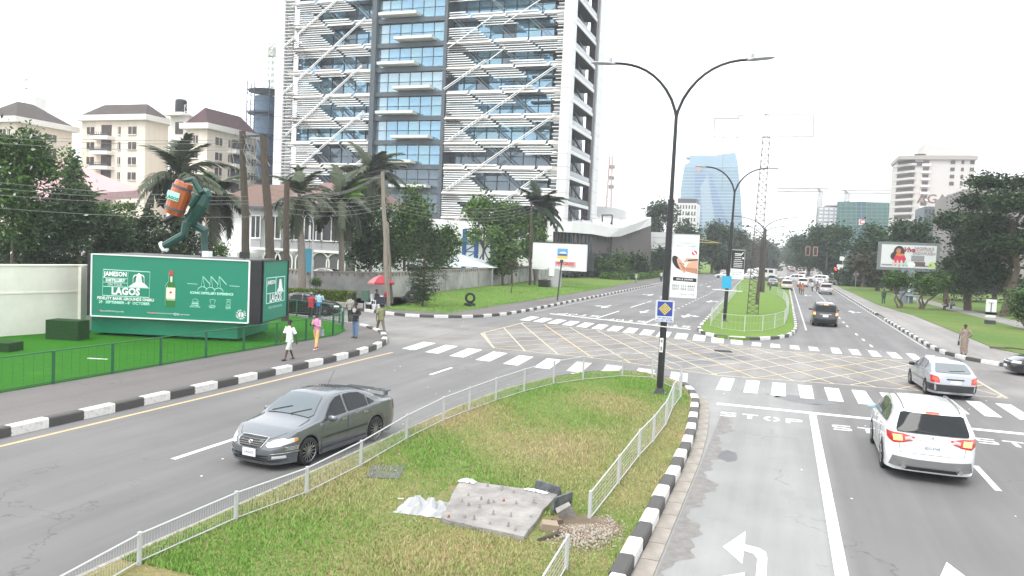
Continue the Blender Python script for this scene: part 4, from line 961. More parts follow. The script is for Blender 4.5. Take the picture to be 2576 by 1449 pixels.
for a, b_ in (((-.66, .68), (.66, .68)), ((-.66, .68), (-.74, 1.1)), ((.66, .68), (.74, 1.1))):
 m = MB(); P0 = [c.hit('B', a[0]+(b_[0]-a[0])*t, a[1]+(b_[1]-a[1])*t) for t in np.linspace(0, 1, 7)]; m.tube([h+nn*.001 for h, nn in P0 if h], .006, 4); m.build('tailgate_gap', M_TRIM, c.root)
for sx in (-.60, .60):
 b = MB(); b.lathe([(.045, -.0), (.052, .0), (.052, .2), (.0, .2)], 12, (sx, -2.60, .37), axis='y'); b.build('exhaust', M_CHROME, c.root, True)
 b = MB(); b.lathe([(.0, .01), (.044, .01), (.044, .05), (0, .05)], 12, (sx, -2.601, .37), axis='y'); b.build('exhaust_bore', M_DARK, c.root)
c.plate('B', 0, .83, 'BDG·474JB', .40, .18); c.mirror(3.28, 1.12, m_=mat('pale_blue_paint', (.4, .55, .62), .3, coat=1)); c.wiper('B', (-.35, 1.19), (.1, 1.155))
h, nn = c.hit('B', 0, 1.055); b = MB(); b.tube([h+nn*.02+Vector((.055*cos(a), 0, .05*sin(a))) for a in np.linspace(0, 2*pi, 15)], .006, 4, cap=False)
b.bar(h+nn*.02+Vector((-.03, 0, -.045)), h+nn*.02+Vector((.0, 0, .04)), .012); b.bar(h+nn*.02+Vector((.03, 0, -.045)), h+nn*.02+Vector((.0, 0, .04)), .012); b.build('badge', M_CHROME, c.root)
for sx in (-1, 1):
 b = MB(); P0 = [c.hit('T', sx*.60, q) for q in np.linspace(.5, 2.7, 9)]; b.tube([h+Vector((0, 0, .03)) for h, nn in P0 if h], .018, 6); b.build('roof_rail', sv, c.root, True)
 text('ACURA' if sx < 0 else 'MDX', .05, M_CHROME, c.root, c.hit('B', sx*.5, .95)[0], (1, 0, 0), (0, 0, 1), off=.02)
def hatch(c, P_, lit=True):
 c.patch('rear_window', 'B', [(-.58, .98), (.58, .98), (.62, 1.02), (.52, 1.27), (-.52, 1.27), (-.62, 1.02)], mat('grey_glass', (.13, .15, .16), .08, spec=.8), .016)
 c.both('side_window', [(2.15, .97), (2.95, .95), (2.88, 1.02), (2.6, 1.22), (2.38, 1.31), (2.15, 1.33)], M_GLASS, .016)
 c.both('side_window', [(1.22, .99), (2.07, .975), (2.07, 1.33), (1.5, 1.30), (1.25, 1.20)], M_GLASS, .016)
 c.door([(2.11, .32), (3.02, .32), (3.05, .9), (2.6, 1.26), (2.36, 1.35), (2.11, 1.36)], 2.28, .85); c.door([(1.3, .32), (2.05, .32), (2.05, 1.36), (1.48, 1.33), (1.18, 1.2), (1.2, .9)], 1.42, .86)
 c.bothx('tail_light', 'B', [(.53, .62), (.80, .62), (.80, .85), (.74, .88), (.56, .82)], M_RED, .01, seg=.06)
 c.both('tail_light_side', [(.05, .64), (.22, .66), (.2, .86), (.05, .86)], M_RED, .012, seg=.06)
 if lit: c.bothx('brake_light', 'B', [(.60, .70), (.76, .70), (.74, .80), (.60, .79)], M_REDON, .016, seg=.06)
 c.patch('rear_bumper', 'B', [(-.84, .30), (.84, .30), (.84, .56), (-.84, .56)], M_TRIM, .02)
 c.both('rear_bumper_side', [(.05, .3), (.6, .3), (.6, .36), (.55, .56), (.05, .56)], M_TRIM, .012); c.both('rub_strip', [(1.2, .52), (3.0, .52), (3.0, .58), (1.2, .58)], mat('silver_dark', (.22, .23, .25), .5), .014)
 c.patch('plate_recess', 'B', [(-.30, .74), (.30, .74), (.30, .79), (-.30, .79)], M_TRIM, .01); c.plate('B', 0, .67, '', .36, .12); c.mirror(2.88, .93, m_=M_TRIM); c.wiper('B', (-.15, 1.02), (.4, 1.05))
spH = dict(L=4.40, W=1.71, wb=2.60, wr=.95, r=.30, zb=.2, paint=paint('silver', (.33, .35, .38), .3, .25), spokes=6,
 top=[(0, .93), (.08, .96), (.25, 1.0), (.85, 1.29), (1.2, 1.375), (2.0, 1.41), (2.45, 1.38), (2.7, 1.29), (3.2, 1.0), (3.35, .95), (4.1, .82), (4.4, .66)],
 belt=[(0, .88), (1.0, .94), (3.2, .89), (4.4, .6)], rear=[(.2, .1), (.35, 0), (.6, 0), (.95, .10), (1.3, .12)], front=[(.2, .08), (.35, 0), (.6, .03), (.8, .1)], nf=.28, nr=.16, tumble=.46)
c = Car('hatchback_car', 'old silver hatchback with black rear bumper crossing the stripes at right', 'car', (6.28, 35.7, 0), radians(4), spH); hatch(c, spH['paint'])
def suvdetail(c, lit, plate='', glass=None):
 L = c.L; H = c.sp['top'][4][1]; k = H/1.88; g = glass or M_GLASS; W2 = c.sp['W']/2
 c.patch('rear_window', 'B', [(-W2+.19, 1.17*k), (W2-.19, 1.17*k), (W2-.28, 1.66*k), (-W2+.28, 1.66*k)], g, .016)
 if lit: c.patch('brake_light_high', 'B', [(-.15, 1.70*k), (.15, 1.70*k), (.15, 1.74*k), (-.15, 1.74*k)], M_BRAKE, .02)
 c.both('side_window', [(2.5, 1.16*k), (3.28, 1.14*k), (3.1, 1.35*k), (2.85, 1.60*k), (2.5, 1.65*k)], g, .016)
 c.both('side_window', [(1.55, 1.18*k), (2.42, 1.16*k), (2.42, 1.66*k), (1.55, 1.66*k)], g, .016); c.both('quarter_window', [(.55, 1.2*k), (1.45, 1.18*k), (1.45, 1.65*k), (.7, 1.62*k)], g, .016)
 c.door([(2.46, .42*k), (3.32, .42*k), (3.36, 1.12*k), (2.9, 1.64*k), (2.46, 1.70*k)], 2.62, 1.04*k, True); c.door([(1.55, .42*k), (2.38, .42*k), (2.38, 1.70*k), (1.55, 1.70*k), (1.42, .9*k)], 1.7, 1.04*k, True)
 c.bothx('tail_light', 'B', [(W2-.25, .90*k), (W2-.05, .90*k), (W2-.09, 1.22*k), (W2-.20, 1.22*k)], M_RED, .012, seg=.06)
 if lit: c.bothx('brake_light', 'B', [(W2-.24, .93*k), (W2-.09, .93*k), (W2-.10, 1.13*k), (W2-.21, 1.13*k)], M_BRAKE, .022, seg=.06)
 c.patch('tailgate_chrome', 'B', [(-.42, .97*k), (.42, .97*k), (.42, 1.0*k), (-.42, 1.0*k)], M_CHROME, .016)
 c.patch('bumper_lower', 'B', [(-.75, .30), (.75, .30), (.7, .44), (-.7, .44)], M_TRIM, .014)
 c.plate('B', 0, .85*k, plate, .40, .15); c.mirror(3.22, 1.12*k)
spS = dict(L=4.80, W=1.89, wb=2.79, wr=1.05, r=.38, zb=.28, paint=paint('black', (.012, .012, .014), .22), spokes=6,
 top=[(0, 1.74), (.1, 1.79), (.4, 1.83), (1.4, 1.87), (2.4, 1.86), (2.8, 1.78), (3.0, 1.66), (3.55, 1.27), (3.7, 1.2), (4.6, 1.06), (4.8, .92)],
 belt=[(0, 1.2), (1, 1.2), (3.5, 1.14), (4.8, .86)], rear=[(.25, .08), (.45, 0), (.7, 0), (.95, .05), (1.15, .08), (1.75, .24)], front=[(.3, .08), (.5, 0), (.9, .05), (1.1, .12)], nf=.22, nr=.13, tumble=.34, rl=1.4)
c = Car('four_wheel_drive', 'large black four wheel drive with red brake lights passing the far median', 'car', (3.25, 66.6, 0), radians(0), spS); suvdetail(c, True)
b = MB()
for sx in (-1, 1): b.tube([(sx*.62, -1.9, 1.86), (sx*.62, .2, 1.93)], .02, 5)
b.build('roof_rail', sv, c.root)
def saloon(c, lit=False, front=True):
 c.patch('windscreen', 'T', [(-.58, 3.38), (.58, 3.38), (.50, 2.80), (-.50, 2.80)], M_GLASS, .016); c.patch('rear_window', 'T', [(-.54, .75), (.54, .75), (.47, 1.25), (-.47, 1.25)], M_GLASS, .016)
 c.both('side_window', [(2.25, .965), (2.98, .95), (2.7, 1.22), (2.25, 1.34)], M_GLASS, .016); c.both('side_window', [(1.25, .99), (2.17, .97), (2.17, 1.34), (1.6, 1.31)], M_GLASS, .016)
 c.door([(2.22, .3), (3.1, .3), (3.1, .92), (2.7, 1.26), (2.22, 1.38)], 2.4, .84, True); c.door([(1.4, .3), (2.16, .3), (2.16, 1.38), (1.58, 1.34), (1.3, .95)], 1.5, .86, True)
 c.bothx('headlight', 'F', [(.40, .60), (.78, .60), (.78, .70), (.45, .68)], M_LAMP, .012, seg=.06); c.patch('grille', 'F', [(-.34, .46), (.34, .46), (.38, .68), (-.38, .68)], M_TRIM, .01)
 c.bothx('tail_light', 'B', [(.5, .72), (.78, .72), (.78, .9), (.55, .9)], M_REDON if lit else M_RED, .012, seg=.06)
 c.patch('grille_bar', 'F', [(-.34, .60), (.34, .60), (.34, .63), (-.34, .63)], M_CHROME, .016)
 c.plate('F', 0, .42, '', .36, .12); c.plate('B', 0, .72, '', .36, .12); c.mirror(2.95, .94)
spA = dict(L=4.6, W=1.80, wb=2.7, wr=1.0, r=.32, zb=.17, spokes=10, paint=paint('black', (.012, .012, .014)),
 top=[(0, .98), (.06, 1.05), (.5, 1.10), (.62, 1.1), (1.3, 1.37), (1.7, 1.45), (2.2, 1.47), (2.65, 1.44), (2.9, 1.35), (3.45, 1.0), (3.6, .97), (4.2, .88), (4.45, .77), (4.6, .66)],
 belt=[(0, .93), (.5, .98), (1.2, .99), (3.4, .90), (4.0, .82), (4.6, .62)], rear=[(.15, .12), (.35, .0), (.6, .0), (.95, .08), (1.5, .1)], front=[(.15, .10), (.3, .0), (.5, .0), (.66, .06), (.9, .14)], nf=.30, nr=.16, tumble=.44, fl=.5)
pos = G(2537, 943); c = Car('saloon_car', 'black saloon nosing in at the right edge of the junction', 'car', (pos.x+2.35, pos.y+.75, 0), radians(95), spA); saloon(c)
c = Car('saloon_car', 'black saloon with chrome grille stopped in the side road behind the green fence', 'car', (-29.9, 44.6, 0), radians(-68), spA); saloon(c)
c = Car('saloon_car', 'black estate car parked behind the grey wall by the arches', 'car', (PY(828, 668, 64).x, 64, .9), radians(-80), spA, step=.1); saloon(c)
def far(kind, label, col, x, y, rz, colname, lit=False, group=None, z=0):
 base = {'suv': spS, 'saloon': spA, 'hatch': spH}[kind]; q = dict(base); q['paint'] = paint(colname, col, .3, .2)
 if kind == 'suv':
  q['top'] = [(a, b_*.93) for a, b_ in q['top']]; q['belt'] = [(a, b_*.93) for a, b_ in q['belt']]; q['r'] = .34
 c = Car({'suv': 'suv', 'saloon': 'saloon_car', 'hatch': 'hatchback_car'}[kind], label, 'car', (x, y, z), rz, q, group, .16)
 {'suv': lambda: suvdetail(c, lit), 'saloon': lambda: saloon(c, lit), 'hatch': lambda: hatch(c, q['paint'], lit)}[kind](); return c
SIL = (.42, .43, .44); WH = (.72, .72, .72); GOLD = (.35, .32, .26); DK = (.03, .03, .035)
GF = 'cars queueing at the second junction'
far('suv', 'silver suv in the right lane beside the kerb, ahead of the black one', SIL, 6.2, 128, 0, 'silver2', True)
far('suv', 'silver gold suv at the back of the left queue, left of the orange vest', (.45, .42, .38), .6, 135, radians(2), 'champagne', True, GF)
far('suv', 'white suv with black glass in the middle lane behind the street sellers', WH, 3.5, 156, 0, 'white2', True, GF)
far('saloon', 'pale silver saloon in the right lane of the queue beside the street sellers', SIL, 6.9, 166, 0, 'silver2', False, GF)
far('saloon', 'dark green saloon half hidden left of the champagne suv', (.05, .07, .06), -1.7, 146, radians(4), 'dkgreen', False, GF)
far('saloon', 'grey saloon turning behind the white kiosk van', (.2, .2, .19), -2.0, 176, radians(60), 'grey2', False, GF)
far('suv', 'white suv crossing the second junction behind the queue', WH, 2.6, 188, radians(80), 'white2', False, GF)
far('suv', 'second white suv crossing right behind the first one', WH, 7.6, 193, radians(85), 'white2', False, GF)
far('suv', 'champagne suv waiting in the side road under the red traffic light', (.4, .38, .32), 16.5, 189, radians(85), 'champagne', False, GF)
p = G(1822, 700); far('hatch', 'white hatchback crossing the far left carriageway', WH, p.x, p.y, radians(95), 'white2')
far('hatch', 'white car close behind the white hatchback at the second junction', WH, p.x+5.2, p.y+5, radians(92), 'white2')
far('saloon', 'dark saloon behind the lattice mast at the second junction', DK, -7.8, 196, radians(95), 'dark2')
far('saloon', 'second dark saloon turning behind the wooden median pole', DK, -3.0, 199, radians(85), 'dark2')
rnd = random.Random(11); cols = [('white2', WH), ('silver2', SIL), ('dark2', DK), ('grey2', (.2, .2, .19)), ('champagne', (.45, .42, .38))]
GQ = 'distant cars in the far traffic'
wordsx = {'white2': 'white', 'silver2': 'silver', 'dark2': 'black', 'grey2': 'grey', 'champagne': 'beige'}
spots = [(-8.5, 222), (-12, 226), (-15.5, 221), (-9, 236), (-12.6, 243), (-16, 238), (-8.6, 252), (-12.2, 262), (-15.7, 256), (-9.4, 275), (-13, 290), (-16, 281), (-8.8, 305), (-12.2, 330), (-15.4, 318),
         (4.8, 232), (5.0, 268), (7.6, 300), (3.2, 330), (6.6, 345), (3.4, 365), (7.4, 385), (4.4, 410), (3, 440), (6.8, 455), (4, 490), (7, 520), (3.4, 560), (6.4, 600)]
for i, (x, y) in enumerate(spots):
 cn, cc = cols[rnd.randrange(5)]
 k = rnd.choice(['suv', 'saloon', 'hatch']); side = 'left' if x < -5 else 'right'
 q = far(k, f"distant {wordsx[cn]} {k}, {'first second third fourth fifth sixth seventh eighth ninth tenth eleventh twelfth thirteenth fourteenth fifteenth'.split()[i if i < 15 else i-15]} past the second junction in the {side} carriageway", cc, x, y, 0 if x > 0 else pi, cn, x > 0, GQ+f' {side}')
def van(label, px, py, Y, rz):
 p = PY(px, py, Y); root = thing('delivery_van', label, 'van', (p.x, Y, 0), rz); wv = mat('van_white', (.68, .68, .64), .5)
 b = MB(); b.box((0, -.5, 1.55), (1.8, 3.3, 2.0)); b.build('body', wv, root); b = MB(); b.box((0, 1.7, 1.05), (1.7, 1.2, 1.1)); b.box((0, 1.45, 1.9), (1.6, .7, .7), taper=.8); b.build('cab', wv, root)
 for sx in (-1, 1):
  for yy, w_ in ((-1.2, 1.0), (.2, 1.1)): b = MB(); b.box((sx*.905, yy, 1.95), (.02, w_, .7)); b.build('window', M_GLASS, root)
 for sx in (-1, 1):
  for yy in (-1.4, 1.5): wheel(root, sx*.8, yy, .36, sx, 6)
van('boxy white kiosk van with big side windows at the second junction', 1928, 703, 196, radians(75))
# =========================================================================== STREET FURNITURE
def PV(px, py, P0, n):
 d = ray(px, py); o = Vector((0, 0, CAMH)); P0 = Vector(P0); t = (P0-o).dot(n)/d.dot(n); return o+d*t
def fence(name, label, P, z0, hf, m_, post=.035, wire=(.06, .16), railr=.016, wr=.004, bottom=True, square=False, cat='fence', caps=None):
 root = thing(name, label, cat, (P[0][0], P[0][1], z0)); o0 = Vector((P[0][0], P[0][1], 0))
 for i, p in enumerate(P):
  h = hf(p[1]) if callable(hf) else hf; b = MB(); q = Vector((p[0], p[1], 0))-o0
  if square: b.box((q.x, q.y, h/2-.03), (post*2, post*2, h+.06))
  else: b.tube([(q.x, q.y, -.06), (q.x, q.y, h+.03)], post, 8)
  b.build('post', m_, root)
 for i in range(len(P)-1):
  a = Vector((P[i][0], P[i][1], 0))-o0; c = Vector((P[i+1][0], P[i+1][1], 0))-o0
  ha, hc = [(hf(p[1]) if callable(hf) else hf) for p in (P[i], P[i+1])]; L = (c-a).length
  b = MB(); b.tube([a+Vector((0, 0, ha)), c+Vector((0, 0, hc))], railr, 6); b.build('top_rail', m_, root)
  if bottom: b = MB(); b.tube([a+Vector((0, 0, .05)), c+Vector((0, 0, .05))], railr*.8, 5); b.build('bottom_rail', m_, root)
  b = MB(); n = max(1, int(L/wire[0])); sd_ = random.uniform(-.015, .015)
  for k in range(1, n):
   t = k/n; p = a.lerp(c, t); h = ha+(hc-ha)*t; b.bar(p+Vector((0, 0, .05)), p+Vector((0, 0, h)), wr*2)
  m = max(1, int((ha-.05)/wire[1]))
  for k in range(1, m):
   t = k/m; b.bar(a+Vector((0, 0, .05+(ha-.05)*t)), c+Vector((0, 0, .05+(hc-.05)*t)), wr*2)
  b.build('mesh_panel', m_, root)
 return root
def gpts(L, z=.15): return [tuple(G(x, y, z))[:2] for x, y in L]
hfn = lambda Y: float(np.interp(Y, [9, 13, 18, 24, 30], [.46, .52, .64, .76, .95]))
LP = [(115, 1560), (350, 1420), (593, 1310), (771, 1244), (907, 1175), (1022, 1107), (1115, 1060), (1180, 1035), (1247, 1010), (1318, 987), (1392, 968), (1466, 957), (1565, 948), (1640, 952), (1710, 985)]
fence('median_fence', 'long light grey mesh fence along the left edge of the near grass median', gpts(LP), .15, hfn, M_FENCE, wire=(.055, .20), wr=.0014)
fence('median_fence', 'grey mesh fence on the right side of the near median, beside the striped kerb', gpts([(1482, 1312), (1555, 1218), (1607, 1150), (1643, 1112), (1675, 1070), (1692, 1028), (1712, 1000)]), .15, hfn, M_FENCE, wire=(.25, .07), wr=.0018)
fence('median_fence', 'short end section of mesh fence at the bottom, right of the concrete slab', gpts([(1424, 1432), (1330, 1600)]), .15, lambda Y: .52, M_FENCE, wire=(.25, .07), wr=.0018)
fence('far_median_fence', 'low white mesh fence ringing the far grass median', [(-5.9, 110), (-5.6, 96), (-5.3, 82), (-5.0, 68), (-4.85, 60), (-4.6, 56.4), (-3.7, 54.4), (-2.2, 53.7), (-1.1, 55.2), (-.35, 57.8), (.3, 62), (.5, 68), (.62, 74), (.62, 82), (.5, 92), (.2, 102), (-.6, 112), (-2.2, 118), (-5.9, 120)], .15, 1.05, M_FENCE, post=.035, wire=(.3, .5), railr=.014, wr=.003)
GM = mat('fence_green', (.015, .10, .045), .45)
gf = [(-21.55, y) for y in (-2, 1.6, 5.2, 8.8, 12.4, 16.0, 18.4, 20.7, 22.9, 25.3, 27.6, 29.9, 32.2, 34.6)]+[(-22.4, 36.9), (-23.4, 38.6), (-24.5, 40.0), (-28.5, 41.5), (-31.5, 42), (-36, 42.3)]
fence('green_fence', 'low dark green railing with mesh around the artificial turf', gf, .165, 1.02, GM, post=.035, wire=(.3, .12), railr=.022, wr=.003, square=True)
def lamp_post(label, base, H, arm, lod=0, group=None, r=.11, twoarm=True, split=.62, z=.15, m_=None):
 m_ = m_ or M_BLACK; root = thing('street_lamp', label, 'street lamp', (base[0], base[1], z), 0, group)
 b = MB()
 if lod == 0: b.box((0, 0, .03), (.50, .50, .05)); b.box((0, 0, .14), (.34, .34, .18), taper=.6)
 n = 12 if lod == 0 else 6
 b.tube([(0, 0, 0), (0, 0, H*.5), (0, 0, H*split)], [r, r*.95, r*.9], n); b.tube([(0, 0, H*split), (0, 0, H*split+.1)], [r*.98, r*.98], n); b.tube([(0, 0, H*split), (0, 0, H*.86)], [r*.62, r*.5], n)
 b.build('pole', m_, root, True)
 for sx in ((-1, 1) if twoarm else (1,)):
  P = [(0, 0, H*.84)]
  for t in np.linspace(0, 1, 10): P.append((sx*arm*(.02+.90*t**1.25), 0, H*.86+(H*.14)*(1-(1-t)**2.3)*1.0+arm*.03*t))
  b = MB(); b.tube(P, [r*.45]*4+[r*.4]*7, 7 if lod == 0 else 5); a = b.build('arm', m_, root, True)
  e = Vector(P[-1]); b = MB(); g_ = mat('lamp_grey', (.35, .36, .38), .4, .3)
  b.rings([[(e.x+sx*q*arm*.32, w_*cos(t_), e.z-.01+h_*sin(t_)+.05*q) for t_ in np.linspace(0, 2*pi, 9)[:-1]] for q, w_, h_ in ((-.12, .04, .05), (.05, .07, .06), (.2, .15, .06), (.8, .14, .05), (1.0, .05, .02))])
  if lod == 0: b.box((e.x+sx*.1, 0, e.z+.12), (.12, .06, .14))
  b.build('lamp_head', g_, root, True)
 return root
LB = G(1659, 990, .15); pp = ppm(LB+Vector((0, 0, 5)))
z_top = PY(1710, 235, LB.y).z
lampH = PY(1712, 160, LB.y).z-.15
l1 = lamp_post('tall black double armed street lamp at the near median tip, carrying the spa banner', LB, lampH, PX(1712, 160, LB.x) and (1955-1515)/2/ppm((LB.x, LB.y, lampH))/1.2, 0, r=.12, split=.585)
l1.rotation_euler = (0, radians(.35), 0)
def plane_axes(P0, deg=0):
 a = radians(deg); x = Vector((cos(a), sin(a), 0)); return x, Vector((0, 0, 1)), x.cross(Vector((0, 0, 1)))
yw = degrees(YAW)*.6
X1, Z1, N1 = plane_axes(LB, yw); N1 = Vector((X1.y, -X1.x, 0))
bp = LB+Vector((0, -.15, 0))
def banner(label, corners, P0, xd, body, m_):
 n = Vector((xd.y, -xd.x, 0)); Q = [PV(x, y, P0, n) for x, y in corners]   # TL TR BR BL
 w = ((Q[1]-Q[0]).dot(xd)+(Q[2]-Q[3]).dot(xd))/2; zt = (Q[0].z+Q[1].z)/2; zb_ = (Q[2].z+Q[3].z)/2
 o = (Q[0]+Q[3])/2; o.z = zb_; root = thing('banner', label, 'banner', o)
 b = MB(); h = zt-zb_; b.slab([(0, 0, 0), xd*w, xd*w+Vector((0, 0, h)), Vector((0, 0, h))], -n*.03); b.build('cloth', m_, root)
 b = MB(); b.bar(Vector((0, 0, h))-xd*.35, xd*w+Vector((0, 0, h)), .025); b.bar(Vector((0, 0, 0))-xd*.35, xd*w, .025); b.build('bracket', M_STEEL, root)
 body(root, xd, w, h, n); return root
def flat(root, name, xd, n, pts, m_, off=.004, parent=None):
 return (lambda b: b.build(name, m_, parent or root))(MB().add([xd*u+Vector((0, 0, v))+n*off for u, v in pts], [tuple(range(len(pts)))]))
def ell(cx, cy, rx, ry, a0=0, a1=360, n=18, rot=0):
 P = []
 for t in np.linspace(radians(a0), radians(a1), n+(0 if a1-a0 >= 360 else 1), endpoint=(a1-a0 < 360)):
  x, y = rx*cos(t), ry*sin(t); P.append((cx+x*cos(rot)-y*sin(rot), cy+x*sin(rot)+y*cos(rot)))
 return P
M_PRW = mat('print_white', (.72, .74, .73), .5); M_PRG = mat('print_green_grey', (.55, .64, .58), .5); M_PRK = mat('print_black', (.02, .02, .02), .5); M_PRT = mat('print_grey', (.22, .22, .23), .5)
M_PSK = mat('print_skin', (.42, .20, .12), .5); M_PSK2 = mat('print_skin_light', (.58, .33, .22), .5); M_PHAIR = mat('print_hair', (.035, .025, .025), .5); M_PRED = mat('print_red', (.55, .03, .05), .5); M_PTAN = mat('print_tan', (.50, .33, .2), .5)
def spa(root, xd, w, h, n):
 F_ = lambda nm, pts, m_, off=.004: flat(root, nm, xd, n, [(u*w, v*h) for u, v in pts], m_, off)
 F_('print_wash', [(.02, .80), (.55, .84), (.98, .78), (.98, .985), (.02, .985)], mat('print_pale_green', (.62, .68, .63), .5))
 F_('print_blur', ell(.86, .80, .12, .06), M_PRG, .006)
 F_('print_towel', [(.45, .56), (.98, .58), (.98, .63), (.55, .63)], M_PTAN, .005); F_('print_strap', [(.6, .585), (.98, .6), (.98, .62), (.62, .605)], M_PRK, .007)
 F_('print_shoulder', [(.52, .45), (.62, .55), (.80, .575), (.985, .58), (.985, .40), (.8, .395), (.62, .42)], M_PSK2, .008)
 F_('print_arm', [(.30, .44), (.58, .42), (.985, .385), (.985, .47), (.6, .48)], M_PSK, .009)
 F_('print_hair', ell(.22, .555, .20, .085, rot=-.35), M_PHAIR, .010)
 F_('print_face', ell(.38, .51, .20, .062, rot=-.55), M_PSK2, .012); F_('print_cheek', ell(.44, .48, .10, .03, rot=-.5), M_PSK, .013)
 F_('print_brow', ell(.34, .54, .05, .006, rot=-.3), M_PHAIR, .014); F_('print_eye', ell(.46, .535, .045, .006, rot=-.3), M_PHAIR, .014); F_('print_mouth', ell(.50, .475, .045, .010, rot=-.2), M_PRED, .014)
 F_('print_bedsheet', [(.02, .40), (.3, .43), (.62, .40), (.985, .37), (.985, .36), (.02, .36)], M_PRW, .006)
 F_('print_badge', ell(.84, .715, .10, .037), M_PRED, .008); F_('print_badge_inner', ell(.84, .715, .065, .018, rot=-.4), M_PRW, .010)
 F_('print_bar', [(.10, .265), (.97, .255), (.97, .315), (.10, .325)], M_PRK)
 T = lambda s, u, v, size, m_, **k: text(s, size*w, m_, root, xd*(u*w)+Vector((0, 0, v*h)), xd, (0, 0, 1), off=.016, **k)
 T('SPA & SAUNA', .53, .29, .10, M_PRW, bold=.001); T('0907 333 4444', .5, .185, .14, M_PRT, bold=.0005); T('0907 004 5555', .5, .135, .14, M_PRT, bold=.0005)
 T('CRUXSTONE', .64, .055, .095, M_PRT); T('DISTINGUISHED', .22, .06, .03, M_PRT); T('Distinguished', .55, .87, .11, mat('print_pale', (.5, .55, .52), .5), shear=.4); T('PREMIUM HOTEL APARTMENTS', .52, .815, .05, M_PRT)
banner('tall white spa and sauna banner with a sleeping woman, hung on the near street lamp', [(1693, 588), (1761, 592), (1751, 752), (1683, 746)], LB+Vector((0, 0, 0)), X1, spa, M_PRW)
def sign_offside():
 P0 = LB+N1*.22; n = N1; Q = [PV(x, y, P0, n) for x, y in ((1650, 755), (1697, 756), (1694, 811), (1648, 809))]
 w = (Q[1]-Q[0]).dot(X1); h = (Q[0].z+Q[1].z-Q[2].z-Q[3].z)/2; o = (Q[3]+Q[2])/2; root = thing('road_sign', 'blue and yellow off side rule sign on the near lamp post', 'sign', o)
 def rr(w, h, r, n_=5):
  P = []
  for cx, cy, a0 in ((w/2-r, h-r, 0), (-w/2+r, h-r, 90), (-w/2+r, r, 180), (w/2-r, r, 270)):
   for t in range(n_+1): a = radians(a0+90*t/n_); P.append((cx+r*cos(a), cy+r*sin(a)))
  return P
 b = MB(); pts = [X1*u+Vector((0, 0, v)) for u, v in rr(w, h, .05)]; b.slab(pts, -n*.02); b.build('plate', M_PRW, root)
 blue = mat('sign_blue', (.02, .05, .30), .4); yel = mat('sign_yellow', (.70, .55, .06), .4)
 F_ = lambda nm, pts, m_, off: flat(root, nm, X1, n, pts, m_, off)
 pb = rr(w*.93, h*.95, .04); q = MB()
 for i in range(len(pb)):
  a = pb[i]; b2 = pb[(i+1) % len(pb)]; q.bar(X1*a[0]+Vector((0, 0, a[1]+h*.025))+n*.004, X1*b2[0]+Vector((0, 0, b2[1]+h*.025))+n*.004, .006)
 q.build('border', blue, root)
 F_('blue_panel', [(-w*.41, h*.27), (w*.41, h*.27), (w*.41, h*.94), (-w*.41, h*.94)], blue, .004)
 g_ = MB(); c = Vector((0, 0, h*.605)); s = w*.26
 for k in range(-2, 3):
  for d1 in (1, -1):
   a = c+(X1*1+Vector((0, 0, d1)))*(-s)*.62*1.35/1.2+(X1*1-Vector((0, 0, d1)))*(k*s*.27); e = c+(X1*1+Vector((0, 0, d1)))*s*.62*1.35/1.2+(X1*1-Vector((0, 0, d1)))*(k*s*.27)
   g_.bar(a+n*(.012+.003*d1), e+n*(.012+.003*d1), .005, .022)
 g_.build('yellow_lattice', yel, root)
 text('OFF SIDE RULE', h*.105, blue, root, (0, 0, h*.19), X1, (0, 0, 1), bold=.002, off=.006, width=.95); text('DO NOT ENTER', h*.105, blue, root, (0, 0, h*.085), X1, (0, 0, 1), bold=.002, off=.006, width=.95)
 b = MB(); b.bar((0, 0, -.02), (0, 0, h+.03), .04, .03);
 b.v = [tuple(Vector(v)-n*.05) for v in b.v]; b.build('back_strap', M_BLACK, root)
sign_offside()
b = MB(); c = PV(1664, 823, LB+N1*.16, N1)-l1.location; b.tube([c-X1*.36+Vector((0, 0, .04)), c+X1*.42], .022, 6); o = b.build('cross_bar', M_STEEL, l1)
c = PV(1663, 868, LB+N1*.135, N1)-l1.location; st = MB(); st.box(c, (.12, .012, .5), radians(yw)); so = st.build('sticker', M_PRW, l1); b = MB()
b.box(c+N1*.008+Vector((0, 0, .14)), (.07, .008, .1), radians(yw)); b.box(c+N1*.008+Vector((0, 0, -.12)), (.06, .008, .15), radians(yw)); b.build('sticker_print', M_PRT, so)
LB2 = G(1822, 808, .15); H2 = PY(1850, 424, LB2.y).z-.15
l2 = lamp_post('second black double armed street lamp, at the tip of the far median', LB2, H2, (1966-1768)/2/ppm((LB2.x, LB2.y, H2))/1.2, 0, r=.14, split=.64)
l2.rotation_euler = (0, radians(1.2), 0)
def spa2(root, xd, w, h, n):
 F_ = lambda nm, pts, m_, off=.01: flat(root, nm, xd, n, [(u*w, v*h) for u, v in pts], m_, off)
 F_('print_black', [(.02, .36), (.98, .34), (.98, .985), (.02, .985)], M_PRK); F_('print_couch', [(.25, .85), (.8, .84), (.9, .92), (.85, .93), (.78, .87), (.25, .88)], M_PRW, .02); F_('print_badge', ell(.88, .72, .07, .035), M_PRW, .02)
 for i, v in enumerate((.80, .73, .66, .60, .53, .47, .41)): F_('print_line', [(.2+.05*(i < 3), v), (.85-.1*(i < 3), v), (.85-.1*(i < 3), v+.018), (.2+.05*(i < 3), v+.018)], M_PRW, .02)
 T = lambda s, u, v, size, m_, **k: text(s, size*w, m_, root, xd*(u*w)+Vector((0, 0, v*h)), xd, (0, 0, 1), off=.02, **k)
 T('0907 333 4444', .5, .23, .125, M_PRT, bold=.001); T('0907 004 5555', .5, .15, .125, M_PRT, bold=.001); T('CRUXSTONE', .55, .06, .09, M_PRT)
